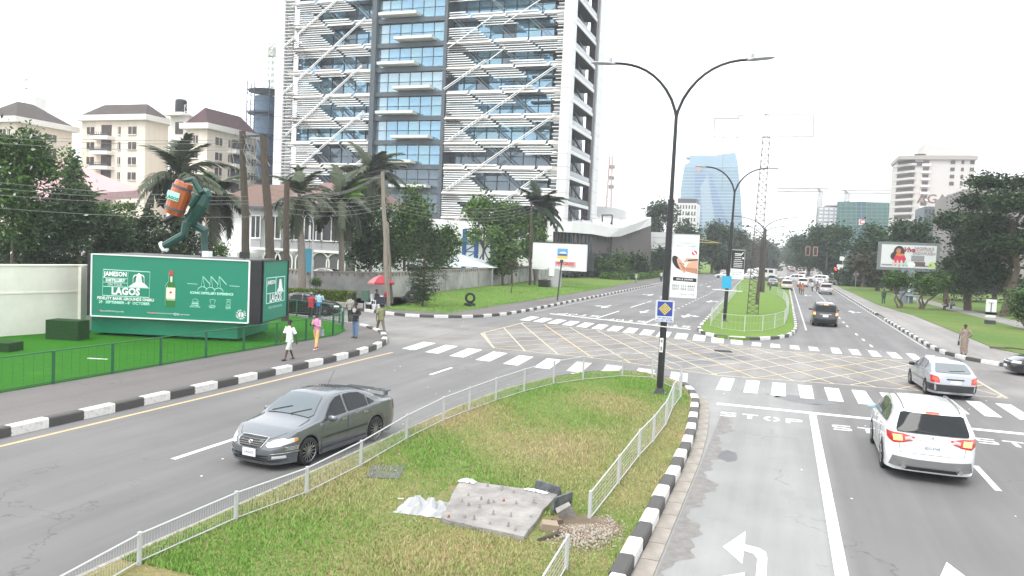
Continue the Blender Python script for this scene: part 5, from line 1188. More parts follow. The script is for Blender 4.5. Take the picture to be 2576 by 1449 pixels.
banner('black and white banner with phone numbers on the second street lamp', [(1841, 628), (1875, 629), (1870, 703), (1836, 701)], LB2, X1, spa2, M_PRW)
Qb = PV(1828, 710, LB2+N1*.2, N1); b = MB(); b.box((0, 0, 0), (.68, .12, .92), radians(yw)); o = b.build('notice_box', mat('cyan_board', (.02, .33, .55), .5)); o.location = Qb; tag(o, 'bright blue board strapped to the second street lamp', 'board')
c = PV(1828, 731, LB2+N1*.2, N1)-l2.location; b = MB(); b.tube([c-X1*1.1, c+X1*1.1], .05, 6); b.build('cross_bar', M_STEEL, l2)
GL = 'double armed street lamps receding along the road'
for i, (px, pyt, Y) in enumerate([(1918, 548, 118), (1914, 570, 150), (1925, 592, 185), (1932, 605, 225), (1936, 613, 270), (1941, 620, 320), (1945, 626, 380), (1949, 631, 450)]):
 p = PY(px, 640, Y); H = PY(px, pyt, Y).z-.15; lamp_post(['third','fourth','fifth','sixth','seventh','eighth','ninth','last'][i]+' double armed lamp from the camera, on the central reservation', (p.x, Y), max(9, H), 4.2 if i else 4.8, 1, GL, r=.12+Y*.0003)
p = G(783, 757, .15); root = thing('street_lamp', 'thin pale grey single armed lamp in front of the grey wall near the blue board', 'street lamp', p); s = ppm(p); b = MB()
b.tube([(0, 0, 0), (-.02, 0, 6.0), (-.25, 0, 7.0), (-1.0, 0, 7.9), (-1.5, 0, 8.3)], [.09, .06, .05, .04, .03], 8); b.build('pole', M_STEEL, root, True); b = MB(); b.box((-1.6, 0, 8.36), (.5, .16, .08)); b.build('lamp_head', M_STEEL, root)
c = PY(772, 655, 54); b = MB(); b.box((0, 0, 0), (1.0, .1, 1.9)); o = b.build('blue_board', mat('cyan_board2', (.05, .32, .45), .5)); o.location = c; tag(o, 'pale blue board on the thin grey lamp by the arches', 'board')
def lattice(root, H, w0, w1, nseg, r, m_, pos=(0, 0, 0), tri=False, name='lattice_section'):
 o = Vector(pos); nS = 3 if tri else 4; ang0 = pi/4
 def cn(k, t): w = (w0+(w1-w0)*t)*.7071; a = ang0+2*pi*k/nS; return o+Vector((w*cos(a), w*sin(a), H*t))
 leg = [MB() for _ in range(nS)]
 for k in range(nS): leg[k].tube([cn(k, 0), cn(k, .5), cn(k, 1)], r, 5); leg[k].build('leg', m_, root)
 per = max(1, nseg//4)
 for s0 in range(0, nseg, per):
  b = MB()
  for i in range(s0, min(nseg, s0+per)):
   t0, t1 = i/nseg, (i+1)/nseg
   for k in range(nS):
    a, c = cn(k, t0), cn((k+1) % nS, t0); d, e = cn(k, t1), cn((k+1) % nS, t1)
    b.bar(a, e, r); b.bar(c, d, r); b.bar(d, e, r)
  b.build('bracing', m_, root)
LM = G(1893, 790, .15); mt = PY(1924, 345, LM.y).z-.15
rm = thing('lattice_mast', 'rusty dark lattice mast on the far median carrying an empty wire billboard frame', 'mast', LM); rust = mat('rusty_steel', (.11, .085, .07), .7, .2, var=.4)
lattice(rm, mt, .92, .58, 30, .024, rust); rm.rotation_euler = (0, radians(1.0), 0)
cs = mat('pale_wire', (.30, .30, .30), .6); s3 = ppm((LM.x, LM.y, mt)); top = mt
def mp(px, py): q = PY(px, py, LM.y); return Vector((q.x-LM.x-.017*(q.z), 0, q.z-.15))
for nm, P in (('wire_frame', [(1796, 347), (2046, 342), (2046, 287), (1928, 289), (1928, 286), (1926, 286), (1926, 289), (1858, 291), (1858, 299), (1797, 300), (1796, 347)]),):
 b = MB(); Q = [mp(*p) for p in P]
 for i in range(len(Q)-1): b.bar(Q[i], Q[i+1], .09)
 for a, c in (((1858, 299), (1857, 346)), ((1926, 289), (1922, 345)), ((1933, 288), (1931, 344)), ((1853, 347), (1910, 410)), ((2000, 343), (1932, 412)), ((1820, 345), (1816, 480))): b.bar(mp(*a), mp(*c), .06)
 for q in range(2, 10):
  x = 1926+q*12; b.bar(mp(x, 288), mp(x, 343), .008)
 b.build(nm, cs, rm)
def wood_pole(label, xb, yb, xt, yt, Y=None, r=.15, name='utility_pole', arms=(), m_=None, cat='utility pole'):
 if Y is None: base = G(xb, yb, .15); Y = base.y
 else: base = PY(xb, yb, Y)
 t = PY(xt, yt, Y); base.z = .15; root = thing(name, label, cat, base); d = t-base
 b = MB(); n = 8; P = [d*(i/n)+Vector((.03*sin(i*1.9), .03*cos(i*1.3), 0)) for i in range(n+1)]; b.tube(P, [r*(1-.3*i/n) for i in range(n+1)], 9); b.build('pole', m_ or M_WOOD, root, True)
 for (h, w_, hh) in arms: b = MB(); c = d*h; b.bar(c-Vector((w_/2, .1, 0)), c+Vector((w_/2, -.1, hh)), .1); b.build('crossarm', M_TRIM, root)
 return root, t
pa, ta = wood_pole('thick leaning wooden pole just right of the container, left of a twin', 624, 760, 610, 330, 43, .29)
pb_, tb_ = wood_pole('thick wooden pole leaning left, right hand one of the pair by the container', 690, 800, 662, 343, 42, .32)
b = MB(); b.bar(ta-pa.location-Vector((.1, 0, .35)), tb_-pa.location+Vector((.1, 0, .05)), .12); b.bar(ta-pa.location+Vector((0, 0, -1.7)), tb_-pa.location+Vector((.0, 0, -1.9)), .08)
b.build('crossarm', M_TRIM, pa); R5 = random.Random(5); b = MB()
for i in range(9):
 q = (ta-pa.location).lerp(tb_-pa.location, R5.uniform(-.3, 1.0))+Vector((0, -.1, -.2)); b.tube([q, q+Vector((R5.uniform(-.6, .6), 0, -1.0)), q+Vector((R5.uniform(-.2, .9), 0, -R5.uniform(1.6, 2.8)))], .022, 4)
b.build('loose_cable', mat('cable_grey', (.3, .3, .3), .6), pa)
pc, tc_ = wood_pole('single wooden pole behind the black saloon beside the palms', 716, 808, 722, 455, None, .22)
pd, td = wood_pole('leaning concrete grey pole beside the red umbrella, left of the pair', 976, 772, 962, 432, None, .2, m_=mat('weathered_pole', (.25, .22, .18), .9, var=.4, stretch=(5, 5, .5)), arms=[(.985, 2.6, .5)])
wood_pole('shorter second leaning pole beside the red umbrella', 985, 765, 975, 560, 55.3, .13, m_=MATS['weathered_pole'])
pe, te = wood_pole('leaning pole on the grass verge left of the white billboard, with crossarm', 1332, 722, 1337, 507, 96, .17, arms=[(.99, 3.2, .3)])
wood_pole('second leaning pole on the verge touching the crossarm pole', 1345, 716, 1336, 515, 97, .13)
wood_pole('short wooden pole behind the right end of the white billboard', 1463, 690, 1463, 528, 142, .2)
wp1, w1 = wood_pole('left pole of the creeper covered twin poles behind the white billboard', 1515, 690, 1515, 541, 150, .2); wp2, w2 = wood_pole('right pole of the creeper covered twin poles', 1534, 697, 1540, 541, 150, .2)
b = MB(); b.bar(w1-wp1.location, w2-wp1.location, .2); b.bar(w1-wp1.location+Vector((0, 0, -1)), (w1+w2)/2-wp1.location+Vector((0, 0, -4)), .15); b.bar(w2-wp1.location+Vector((0, 0, -1)), (w1+w2)/2-wp1.location+Vector((0, 0, -4)), .15); b.build('crossarm', M_TRIM, wp1)
make_tree('creeper climbing between the twin wooden poles', 1512, 1534, 580, 695, 700, 149, LM_MID, 1800, .35, 77, 8, 'mass', name='creeper', cat='creeper', trunk=.15)
wood_pole('brown wooden pole standing on the far median behind the lattice mast', 1919, 735, 1926, 575, None, .22, arms=())
wood_pole('short burnt wooden stump inside the lattice mast on the far median', 1905, 737, 1909, 700, 86, .17)
WM = mat('wire_grey', (.20, .20, .20), .6)
def wire(label, a, b_, sag=.6, r=.013, n=10, group=None):
 a = Vector(a); b_ = Vector(b_); P = [a.lerp(b_, i/n)-Vector((0, 0, sag*4*(i/n)*(1-i/n))) for i in range(n+1)]; m = MB(); m.tube([p-a for p in P], r, 4); o = m.build('overhead_wire', WM); o.location = a; tag(o, label, 'wire', group or 'overhead wires on the left side')
TL = [(-40, 335), (-40, 343), (-40, 455), (-40, 470), (-40, 487), (-40, 520), (-40, 357)]
ends = [(612, 350), (612, 358), (663, 495), (663, 505), (663, 512), (663, 545), (663, 375)]
for i, (q, e) in enumerate(zip(TL, ends)):
 wire(['highest','second highest','fourth','fifth','sixth','lowest','third'][i]+' overhead wire from the left edge to the pole pair', PY(q[0], q[1], 34), PY(e[0], e[1], 42.5), .25)
for i in range(5):
 wire(['topmost','second','middle','fourth','lowest'][i]+' wire sagging from the pole pair to the grey pole by the red umbrella', PY(665, 470+i*14, 42.3), PY(963, 490+i*9, 54.5), .5); wire(['topmost','second','middle','fourth','lowest'][i]+' wire between the grey umbrella pole and the crossarm pole on the verge', PY(964, 486+i*9, 54.6), PY(1332+i*3, 507+i*7, 96), 1.1)
for i in range(3):
 wire(['upper','middle','lower'][i]+' wire sagging from the upper crossarm past the palm tops', PY(722, 470+i*10, 43), PY(950+i*14, 440-i*6, 54.6), .9); wire(['upper','middle','lower'][i]+' wire from the crossarm pole to the short pole behind the white billboard', PY(1340, 510+i*5, 96), PY(1463, 535+i*4, 142), 1)
 wire(['upper','middle','lower'][i]+' wire from the short pole to the creeper covered twin poles', PY(1464, 540+i*3, 142), PY(1515+i*9, 545, 150), .4)
# =========================================================================== TURF SITE: white wall, container, statue
wy0 = G(0, 856); wy1 = G(225, 843)
ww = thing('white_wall', 'smooth cream boundary wall behind the artificial turf at the left edge', 'wall', (-31.9, 27, 0))
wl_h = 5.1-(CAMH)*(674-584)/(843-584)+.0; A = Vector((-36.5, 5, 0))-ww.location; Bq = Vector((-31.0, 31.0, 0))-ww.location; M_WALL = mat('cream_render', (.80, .78, .69), .8, var=.12, vs=.7, bump=.08, bs=8)
zt = PV(100, 670, (-32, 25.5, 0), Vector((1, -.21, 0)).normalized()).z
b = MB(); b.slab([A, Bq, Bq+Vector((0, 0, zt)), A+Vector((0, 0, zt))], Vector((-.3, .06, 0))); b.build('wall_face', M_WALL, ww)
b = MB(); up = Vector((0, 0, zt)); nn = Vector((.98, -.21, 0)); b.slab([A+up-nn*-.04, Bq+up+nn*.04, Bq+up+nn*.04+Vector((0, 0, .07)), A+up+nn*.04+Vector((0, 0, .07))], -nn*.40); b.build('coping', M_WALL, ww)
b = MB(); zc = zt*.62; b.slab([A+Vector((0, 0, zc))+nn*.03, Bq+Vector((0, 0, zc))+nn*.03, Bq+Vector((0, 0, zc+.07))+nn*.03, A+Vector((0, 0, zc+.07))+nn*.03], -nn*.05); b.build('string_course', M_WALL, ww)
for t in (.1, .3, .5, .70, .9):
 p = A.lerp(Bq, t); b = MB(); b.box((p.x+.03, p.y, zt/2-.01), (.16, .34, zt-.02), radians(12)); b.build('pilaster', M_WALL, ww)
GRN = mat('container_green', (.012, .20, .115), .45, var=.10, vs=1.5); GRNP = mat('print_green', (.010, .20, .125), .4); MINT = mat('print_mint', (.42, .78, .66), .5); WHP = mat('print_bright_white', (.78, .80, .80), .5)
CF = Vector((-23.6, 29.75, 0)); CD = Vector((-.954, -.299, 0)).normalized(); CN = Vector((.299, -.954, 0)).normalized()
cs_ = thing('advert_container', 'large green stage container on the turf with an illustrated whiskey advert board', 'container', CF+CD*3.5-CN*2+Vector((0, 0, .165)))
co = cs_.location; HB = PV(600, 780, CF, CN).z; HT = PV(600, 653, CF, CN).z
for k, (lo, hi) in enumerate(((.12, HB+.35), )):
 b = MB(); b.slab([CF-co+Vector((0, 0, lo+.165)), CF+CD*6.85-co+Vector((0, 0, lo+.165)), CF+CD*6.85-CN*4.2-co+Vector((0, 0, lo+.165)), CF-CN*4.2-co+Vector((0, 0, lo+.165))], (0, 0, hi-lo)); b.build('base_box', GRN, cs_)
b = MB(); b.slab([CF-CD*.2-CN*.05-co+Vector((0, 0, HB+.2)), CF+CD*6.95-CN*.05-co+Vector((0, 0, HB+.2)), CF+CD*6.95-CN*4.2-co+Vector((0, 0, HB+.2)), CF-CD*.2-CN*4.2-co+Vector((0, 0, HB+.2))], (0, 0, HT-HB-.3)); b.build('upper_box', M_BLACK, cs_)
b = MB()
for t in (.8, 2.5, 4.4, 6.1): c_ = CF+CD*t-CN*.6-co; b.box((c_.x, c_.y, .1), (.7, .5, .2), radians(17))
b.build('plinth_block', M_TRIM, cs_)
b = MB(); R_ = CF+Vector((0, 0, HT-.08))-co; b.slab([R_-CD*.25, R_+CD*7.0, R_+CD*7.0-CN*4.3, R_-CD*.25-CN*4.3], (0, 0, .06)); b.build('roof_deck', mat('deck_grey', (.12, .12, .12), .8, var=.3), cs_)
BP = CF+CN*.30
Q = [PV(x, y, BP, CN) for x, y in ((234.2, 636), (631.4, 659.5), (621, 815), (229, 791.7))]
u0 = min((Q[0]-BP).dot(-CD), (Q[3]-BP).dot(-CD)); u1 = ((Q[1]-BP).dot(-CD)+(Q[2]-BP).dot(-CD))/2; z1_ = (Q[0].z+Q[1].z)/2; z0_ = (Q[2].z+Q[3].z)/2; XD = -CD
bo = BP+XD*u0; bo.z = z0_; bw = u1-u0; bh = z1_-z0_; bl = bo-co
board = MB().slab([bl, bl+XD*bw, bl+XD*bw+Vector((0, 0, bh)), bl+Vector((0, 0, bh))], -CN*.28).build('advert_board', GRNP, cs_)
b = MB()
for a, c in (((0, 0), (bw, 0)), ((bw, 0), (bw, bh)), ((bw, bh), (0, bh)), ((0, bh), (0, 0))): b.bar(bl+XD*a[0]+Vector((0, 0, a[1]))+CN*.01, bl+XD*c[0]+Vector((0, 0, c[1]))+CN*.01, .06, .05)
b.build('white_frame', WHP, board)
b = MB(); b.slab([bl-XD*.22-CN*.02, bl-XD*.03-CN*.02, bl-XD*.03+Vector((0, 0, bh))-CN*.02, bl-XD*.22+Vector((0, 0, bh))-CN*.02], -CN*.5); b.build('side_flange', M_BLACK, cs_)
b = MB(); e = bl+XD*(bw+.05); b.slab([e-CN*.02+Vector((0, 0, -.05)), e+XD*.42-CN*.25+Vector((0, 0, -.05)), e+XD*.42-CN*.25+Vector((0, 0, bh+.02)), e-CN*.02+Vector((0, 0, bh+.02))], -CN*.3); b.build('corner_post', M_BLACK, cs_)
def BPx(zx, zy):   # advert artwork measured in the photograph, laid on the board
 q = PV(zx*.2755, 579.6+zy*.2755, BP, CN)-co; return q
def bline(pts, w_, m_=MINT, name='print_line', off=.012):
 b = MB(); P = [BPx(*p) for p in pts]
 for i in range(len(P)-1): b.bar(P[i]+CN*off, P[i+1]+CN*off, .004, w_)
 return b.build(name, m_, board)
def bpoly(pts, m_, name='print_shape', off=.010): return MB().add([BPx(*p)+CN*off for p in pts], [tuple(range(len(pts)))]).build(name, m_, board)
bs = lambda zp: zp*.2755/ppm(BP+Vector((0, 0, 2)))*1.07
XT = XD
def bt(s, zx, zy, h, m_=WHP, **k): return text(s, bs(h)*1.35, m_, board, BPx(zx, zy), XT, (0, 0, 1), off=.013, **k)
bline([(945, 355), (1372, 380), (1364, 613), (937, 592), (945, 355)], .035); bline([(940, 510), (1366, 527)], .03); bline([(1172, 370), (1166, 517)], .03); bline([(943, 430), (1169, 442)], .025); bline([(941, 471), (1168, 482)], .025)
bt('JAMESON', 1056, 400, 40, bold=.012, width=.86); bt('DISTILLERY', 1055, 457, 25, bold=.008); bt('ON TOUR', 1050, 496, 24, width=.85); bt('LAGOS', 1148, 560, 62, bold=.02, width=.93)
bt('FIDELITY BANK GROUNDS ONIRU', 1148, 627, 25, bold=.006, width=.95); bt('29   SEPTEMBER - 8   OCTOBER', 1136, 662, 24, MINT, bold=.006); bt('TH', 997, 652, 9, MINT); bt('TH', 1188, 657, 9, MINT)
bpoly([(1172, 515), (1210, 490), (1240, 470), (1245, 440), (1252, 400), (1262, 398), (1270, 390), (1280, 398), (1290, 402), (1293, 445), (1300, 475), (1330, 495), (1355, 522)], WHP)
for sx in (-1, 1):
 bline([(1268+sx*52, 490), (1268+sx*50, 430), (1268+sx*38, 410), (1268+sx*15, 408)], .045, WHP)
bline([(1205, 470), (1240, 472)], .02, GRNP, off=.016); bline([(1245, 462), (1295, 466)], .012, GRNP, off=.016); bpoly(ell(1270, 398, 9, 9), WHP, off=.012)
BG = mat('bottle_green', (.03, .16, .03), .3); BL = mat('bottle_label', (.72, .68, .58), .5)
bpoly([(1545, 455), (1583, 456), (1588, 480), (1603, 500), (1604, 560), (1596, 700), (1512, 697), (1510, 600), (1516, 500), (1540, 478)], BG); bpoly([(1549, 368), (1584, 370), (1582, 410), (1550, 408)], M_PRED, off=.014); bpoly([(1548, 408), (1582, 410), (1583, 458), (1545, 456)], BG)
bpoly([(1556, 420), (1576, 421), (1574, 472), (1558, 471)], BL, off=.014); bpoly([(1520, 520), (1603, 524), (1600, 628), (1516, 622)], BL, off=.014); bpoly(ell(1560, 566, 11, 11), M_PRED, off=.018); bt('JAMESON', 1562, 534, 15, mat('label_dark', (.03, .1, .05), .5), width=.8)
bline([(1520, 632), (1600, 636)], .03, BL); bline([(1530, 500), (1536, 640)], .02, MINT); bline([(1508, 690), (1512, 500), (1540, 465), (1545, 385)], .012, MINT)
bline([(1711, 485), (1803, 491)], .022); bline([(2095, 506), (2188, 512)], .022)
for k in range(3):
 x = 1840+k*74; bline([(x-2, 515), (x+15, 418), (x+28, 520)], .028); bline([(x+15, 420), (x+82, 496)], .028)
 bline([(x+(-38+4)+42*(1+cos(t)), 548+k*6-34*sin(t)) for t in np.linspace(pi, 0, 9)], .026)
bt('ICONIC DISTILLERY EXPERIENCE', 1934, 577, 21, MINT, bold=.006, width=.9)
bline([(1756, 650), (1762, 632), (1785, 624), (1806, 634), (1812, 652)], .015); bline([(1755, 653), (1812, 655)], .02); bline([(1750, 668), (1817, 671)], .02); bline([(1755, 663), (1812, 665)], .02)
bline([(1915, 640), (1930, 628), (1940, 633), (1952, 629), (1970, 642), (1960, 655), (1956, 684), (1925, 682), (1925, 652), (1915, 640)], .014)
bline([(2068, 630), (2108, 632), (2106, 690), (2066, 688), (2068, 630)], .016); bline([(2087+14*cos(t), 665+14*sin(t)) for t in np.linspace(0, 2*pi, 12)], .014); bline([(2087+8*cos(t), 642+8*sin(t)) for t in np.linspace(0, 2*pi, 10)], .012)
for s_, x, y in (('GOURMET', 1782, 684), ('BOWL FOOD', 1782, 698), ('CUSTOM', 1938, 692), ('MERCH', 1938, 706), ('LOCAL', 2084, 702), ('ACTS', 2084, 715)): bt(s_, x, y, 11, MINT, bold=.002)
bt('Enjoy JAMESON Responsibly', 1025, 738, 13, WHP); bpoly(ell(918, 729, 12, 8), M_PRED); bpoly([(1362, 746), (1430, 750), (1430, 760), (1362, 757)], M_PRED); bt('FOLLOW US FOR MORE INFORMATION', 1472, 757, 10, WHP); bt('@JAMESONNG', 1690, 770, 9, WHP)
bpoly(ell(1601, 765, 12, 12), WHP); bpoly(ell(1601, 765, 8, 8), GRNP, off=.014); bline([(1620, 757), (1637, 776)], .02, WHP); bline([(1637, 757), (1620, 776)], .014, WHP)
bpoly(ell(2201, 769, 25, 25), WHP); bt('J', 2201, 769, 36, GRNP, bold=.01);
for i, ch in enumerate('WIDEN THE'):
 a = radians(205-i*27+0);
 if ch != ' ': text(ch, bs(15)*1.3, WHP, board, BPx(2201+38*cos(a), 769-38*sin(a)), XT*sin(a)-Vector((0, 0, 1))*cos(a), XT*cos(a)+Vector((0, 0, 1))*sin(a), off=.013, bold=.004)
for i, ch in enumerate('CIRCLE'):
 a = radians(222+i*19); text(ch, bs(15)*1.3, WHP, board, BPx(2201+38*cos(a), 769-38*sin(a)), -XT*sin(a)+Vector((0, 0, 1))*cos(a), -XT*cos(a)-Vector((0, 0, 1))*sin(a), off=.013, bold=.004)
EP = e+co+XD*.44-CN*.35; EX = -CN; EN = XD
P0e = EP; Qe = [PV(x, y, P0e, EN) for x, y in ((648, 660), (690, 656), (688, 795), (640, 815))]
w_e = 3.6; el = EP-co; el.z = z0_-co.z
ep = MB().slab([el, el+EX*w_e, el+EX*w_e+Vector((0, 0, bh)), el+Vector((0, 0, bh))], -EN*.1).build('end_panel', GRNP, cs_)
b = MB()
for a, c in (((0, 0), (w_e, 0)), ((w_e, 0), (w_e, bh)), ((w_e, bh), (0, bh)), ((0, bh), (0, 0))): b.bar(el+EX*a[0]+Vector((0, 0, a[1]))+EN*.01, el+EX*c[0]+Vector((0, 0, c[1]))+EN*.01, .08, .05)
b.build('black_frame', M_BLACK, ep)
b = MB();
def eb(a, c, w_=.04): b.bar(el+EX*a[0]+Vector((0, 0, a[1]*bh))+EN*.02, el+EX*c[0]+Vector((0, 0, c[1]*bh))+EN*.02, .01, w_)
for a, c in (((.5, .3), (3.1, .3)), ((3.1, .3), (3.1, .72)), ((3.1, .72), (.5, .72)), ((.5, .72), (.5, .3)), ((.5, .46), (3.1, .46)), ((1.8, .46), (1.8, .72))): eb(a, c)
b.build('print_line', MINT, ep)
text('LAGOS', .55, WHP, ep, el+EX*1.8+Vector((0, 0, bh*.375)), EX, (0, 0, 1), off=.03, bold=.02); text('JAMESON', .26, WHP, ep, el+EX*1.15+Vector((0, 0, bh*.64)), EX, (0, 0, 1), off=.03, bold=.01)
MB().add([el+EX*u+Vector((0, 0, v*bh))+EN*.02 for u, v in ((1.95, .47), (2.95, .47), (2.75, .54), (2.6, .68), (2.3, .68), (2.2, .54))], [tuple(range(6))]).build('print_still', WHP, ep)
for i in range(3): text(('MORE THAN A TOUR', 'DISTILLERY ON TOUR', 'BOOK NOW AT THE GATE')[i] if False else 'FIDELITY BANK GROUNDS', .17, MINT, ep, el+EX*1.8+Vector((0, 0, bh*(.22-.06*i))), EX, (0, 0, 1), off=.03) if i == 0 else None
for i, (px, py) in enumerate(((505, 631), (648, 640), (700, 690))):
 if i == 2: continue
 q = PV(px, py+14, CF-CN*(1.5 if i == 0 else .3), CN) if i else PV(505, 650, CF-CN*2.2, CN);
 q = CF+CD*(2.9 if i == 0 else -.1)-CN*(2.6 if i == 0 else .4)+Vector((0, 0, HT))
 rt = thing('flood_light', ('pair of small flood lamps on the container roof behind the advert' if i == 0 else 'black box lamp on the right corner of the container roof'), 'lamp', q)
 b = MB(); b.box((0, 0, .2), (.45, .12, .3), radians(17)); b.box((0, 0, .05), (.05, .05, .1)); b.build('housing', M_TRIM, rt)
 if i == 0:
  for sx in (-.1, .1): b = MB(); b.lathe([(0, -.08), (.08, -.08), (.08, -.05)], 10, (sx, 0, .2), axis='y'); b.build('lens', M_LAMP, rt)
SP_ = CF-CN*1.7
def st(zx, zy, o=0): return PV(354.2+zx*.16884, 412.2+zy*.16884, SP_+CN*o, CN)
so_ = st(700, 1340); so_.z = HT; stt = thing('barrel_carrier_statue', 'dark green faceted figure striding on the container roof with an orange barrel on its back', 'statue', so_)
sc_ = .16884/ppm(SP_+Vector((0, 0, 4))); SG = mat('statue_green', (.022, .075, .062), .35, .2, var=.25, vs=2); SL = lambda zx, zy: st(zx, zy)-so_
def limb(name, pts, rr, m_=SG, n=8, dep=0):
 b = MB(); b.tube([SL(*p)-CN*dep for p in pts], [r*sc_ for r in rr], n); return b.build(name, m_, stt)
limb('torso', [(970, 450), (890, 600), (795, 760), (720, 870)], [85, 125, 105, 92])
limb('head', [(930, 370), (985, 420), (1015, 490), (985, 545)], [25, 62, 58, 25])
limb('raised_arm', [(945, 440), (830, 250)], [48, 40], dep=-.35); limb('raised_forearm', [(835, 235), (690, 262)], [36, 30], dep=-.3)
limb('lower_arm', [(900, 470), (790, 640)], [45, 38], dep=-.4); limb('hand', [(820, 430), (795, 455)], [22, 14], mat('metal_hand', (.4, .35, .32), .5), dep=-.3); limb('forearm', [(560, 745), (335, 855)], [52, 48], M_BLACK, dep=.1)
limb('thigh', [(725, 870), (690, 1055)], [66, 58], dep=-.3); limb('shin', [(695, 1050), (560, 1130), (395, 1225)], [56, 60, 62], dep=-.3); limb('boot', [(330, 1175), (375, 1225), (400, 1290)], [30, 55, 45], WHP, dep=-.3); limb('boot_heel', [(400, 1260), (445, 1290)], [48, 30], WHP, dep=-.3)
limb('thigh', [(760, 900), (945, 1010)], [62, 56], dep=.25); limb('shin', [(915, 1010), (915, 1200), (925, 1355)], [52, 46, 56], dep=.25)
b = MB(); q = SL(990, 1345); b.box((q.x, q.y, .14), (.3, .5, .28), radians(17)); b.build('boot', WHP, stt)
b = MB(); b.bar(SL(355, 1290), SL(315, 1330), .03); b.build('prop_rod', M_STEEL, stt)
b0, b1 = st(655, 275, .25)-so_, st(480, 750, .25)-so_; ax = (b1-b0); Lb_ = ax.length; ax.normalize(); pe1 = ax.cross(CN).normalized(); pe2 = ax.cross(pe1).normalized()
brl = bpy.data.objects.new('barrel', None); COL.objects.link(brl); brl.parent = stt; ORG = [mat(f'barrel_orange_{k}', c_, .25, coat=.5) for k, c_ in enumerate(((.42, .10, .022), (.36, .085, .02), (.47, .12, .03)))]
prof = [(0, .80), (.2, .93), (.5, 1.0), (.8, .93), (1, .80)]; Rb = 155*sc_
for k in range(18):
 b = MB(); a0, a1 = 2*pi*k/18+.01, 2*pi*(k+1)/18-.01; V = []
 for t, r in prof:
  for a in (a0, a1): V.append(b0+ax*Lb_*t+(pe1*cos(a)+pe2*sin(a))*Rb*r)
  for a in (a1, a0): V.append(b0+ax*Lb_*t+(pe1*cos(a)+pe2*sin(a))*(Rb*r-.05))
 F_ = []
 for i in range(4):
  for j in range(4): F_.append((i*4+j, i*4+(j+1) % 4, (i+1)*4+(j+1) % 4, (i+1)*4+j))
 F_ += [(3, 2, 1, 0), (16, 17, 18, 19)]; b.add(V, F_); b.build('stave', ORG[k % 3], brl)
for t, r in ((.17, .925), (.83, .925)):
 b = MB(); rg = []
 for dt, dr in ((-.035, -.0), (-.035, .02), (.035, .02), (.035, -.0)): rg.append([b0+ax*Lb_*(t+dt)+(pe1*cos(a)+pe2*sin(a))*(Rb*(r+.01)+dr) for a in np.linspace(0, 2*pi, 25)[:-1]])
 b.rings(rg, cap=False); b.build('hoop', mat('hoop_steel', (.12, .11, .14), .4, .5), brl, True)
for t in (.015, .985): MB().add([b0+ax*Lb_*t+(pe1*cos(a)+pe2*sin(a))*Rb*.78 for a in np.linspace(0, 2*pi, 19)[:-1]], [tuple(range(18))]).build('barrel_head', ORG[1], brl)
lc = st(475, 475, .25+Rb)-so_+CN*.0; lx = (XD*.96-Vector((0, 0, .28))).normalized(); ly = (Vector((0, 0, .96))+XD*.28).normalized()
b = MB(); b.slab([lc-lx*.30-ly*.20, lc+lx*.30-ly*.20, lc+lx*.30+ly*.20, lc-lx*.30+ly*.20], -CN*.05); lo = b.build('label', MINT, brl); text('LAGOS', .19, GRNP, lo, lc-ly*.1+CN*.0, lx, ly, off=.012, bold=.01); text('on tour', .12, WHP, lo, lc+ly*.08, lx, ly, off=.012)
for lab, px, py, w_, h_, d_ in (('grass covered cube seat on the turf in front of the cream wall', 150, 855, 1.5, .85, .8), ('smaller grass covered seat cut by the left edge of the picture', -8, 885, .8, .35, .8)):
 q = G(px, py, .165); b = MB(); b.box((0, 0, h_/2), (w_, d_, h_), radians(14)); o = b.build('turf_seat', mat('turf_block', (.012, .06, .010), .95, var=.4, vs=12, bump=.8, bs=60)); o.location = q+Vector((0, .4, 0)); tag(o, lab, 'seat')
q = G(245, 903, .17); b = MB(); b.box((0, 0, .01), (.75, .07, .02), radians(17)); o = b.build('white_strip', WHP); o.location = q; tag(o, 'short white strip lying on the artificial turf', 'strip')
# =========================================================================== SLAB AND RUBBLE ON THE MEDIAN
SC = [G(1160, 1208, .23), G(1404, 1241, .23), G(1314, 1350, .23), G(1106, 1303, .23)]
base = sum(SC, Vector())/4; base.z = .15; sl = thing('concrete_slab', 'pale square concrete footing with cut bolt stubs on the near median', 'slab', base)
P = [(p.x-base.x, p.y-base.y) for p in SC]; P2 = []
for i in range(4):
 a, c = Vector(P[i]), Vector(P[(i+1) % 4])
 for k in range(7): P2.append(tuple(a.lerp(c, k/7)+Vector((random.uniform(-.03, .03), random.uniform(-.03, .03)))))
MS = mat('slab_concrete', (.29, .275, .26), .9, var=.4, vs=2.2, bump=.6, bs=25); b = MB(); b.prism(P2, -.1, .085); b.build('footing', MS, sl)
R6 = random.Random(6)
Mst = mat('stub_concrete', (.26, .25, .235), .9, var=.4)
for i in range(27):
 u, v = R6.uniform(.08, .92), R6.uniform(.08, .92)
 if i < 24: u, v = (.1+.16*(i % 6)+R6.uniform(-.07, .07)), (.1+.27*(i//6)+R6.uniform(-.08, .08))
 q = (Vector(P[0])*(1-u)+Vector(P[1])*u)*(1-v)+(Vector(P[3])*(1-u)+Vector(P[2])*u)*v; b = MB(); h = R6.uniform(.04, .10); b.tube([(q.x, q.y, .08), (q.x+.01, q.y, .085+h)], [.03, .012], 6); b.build('bolt_stub', Mst if i % 9 else mat('rusty_bolt', (.25, .08, .03), .8), sl)
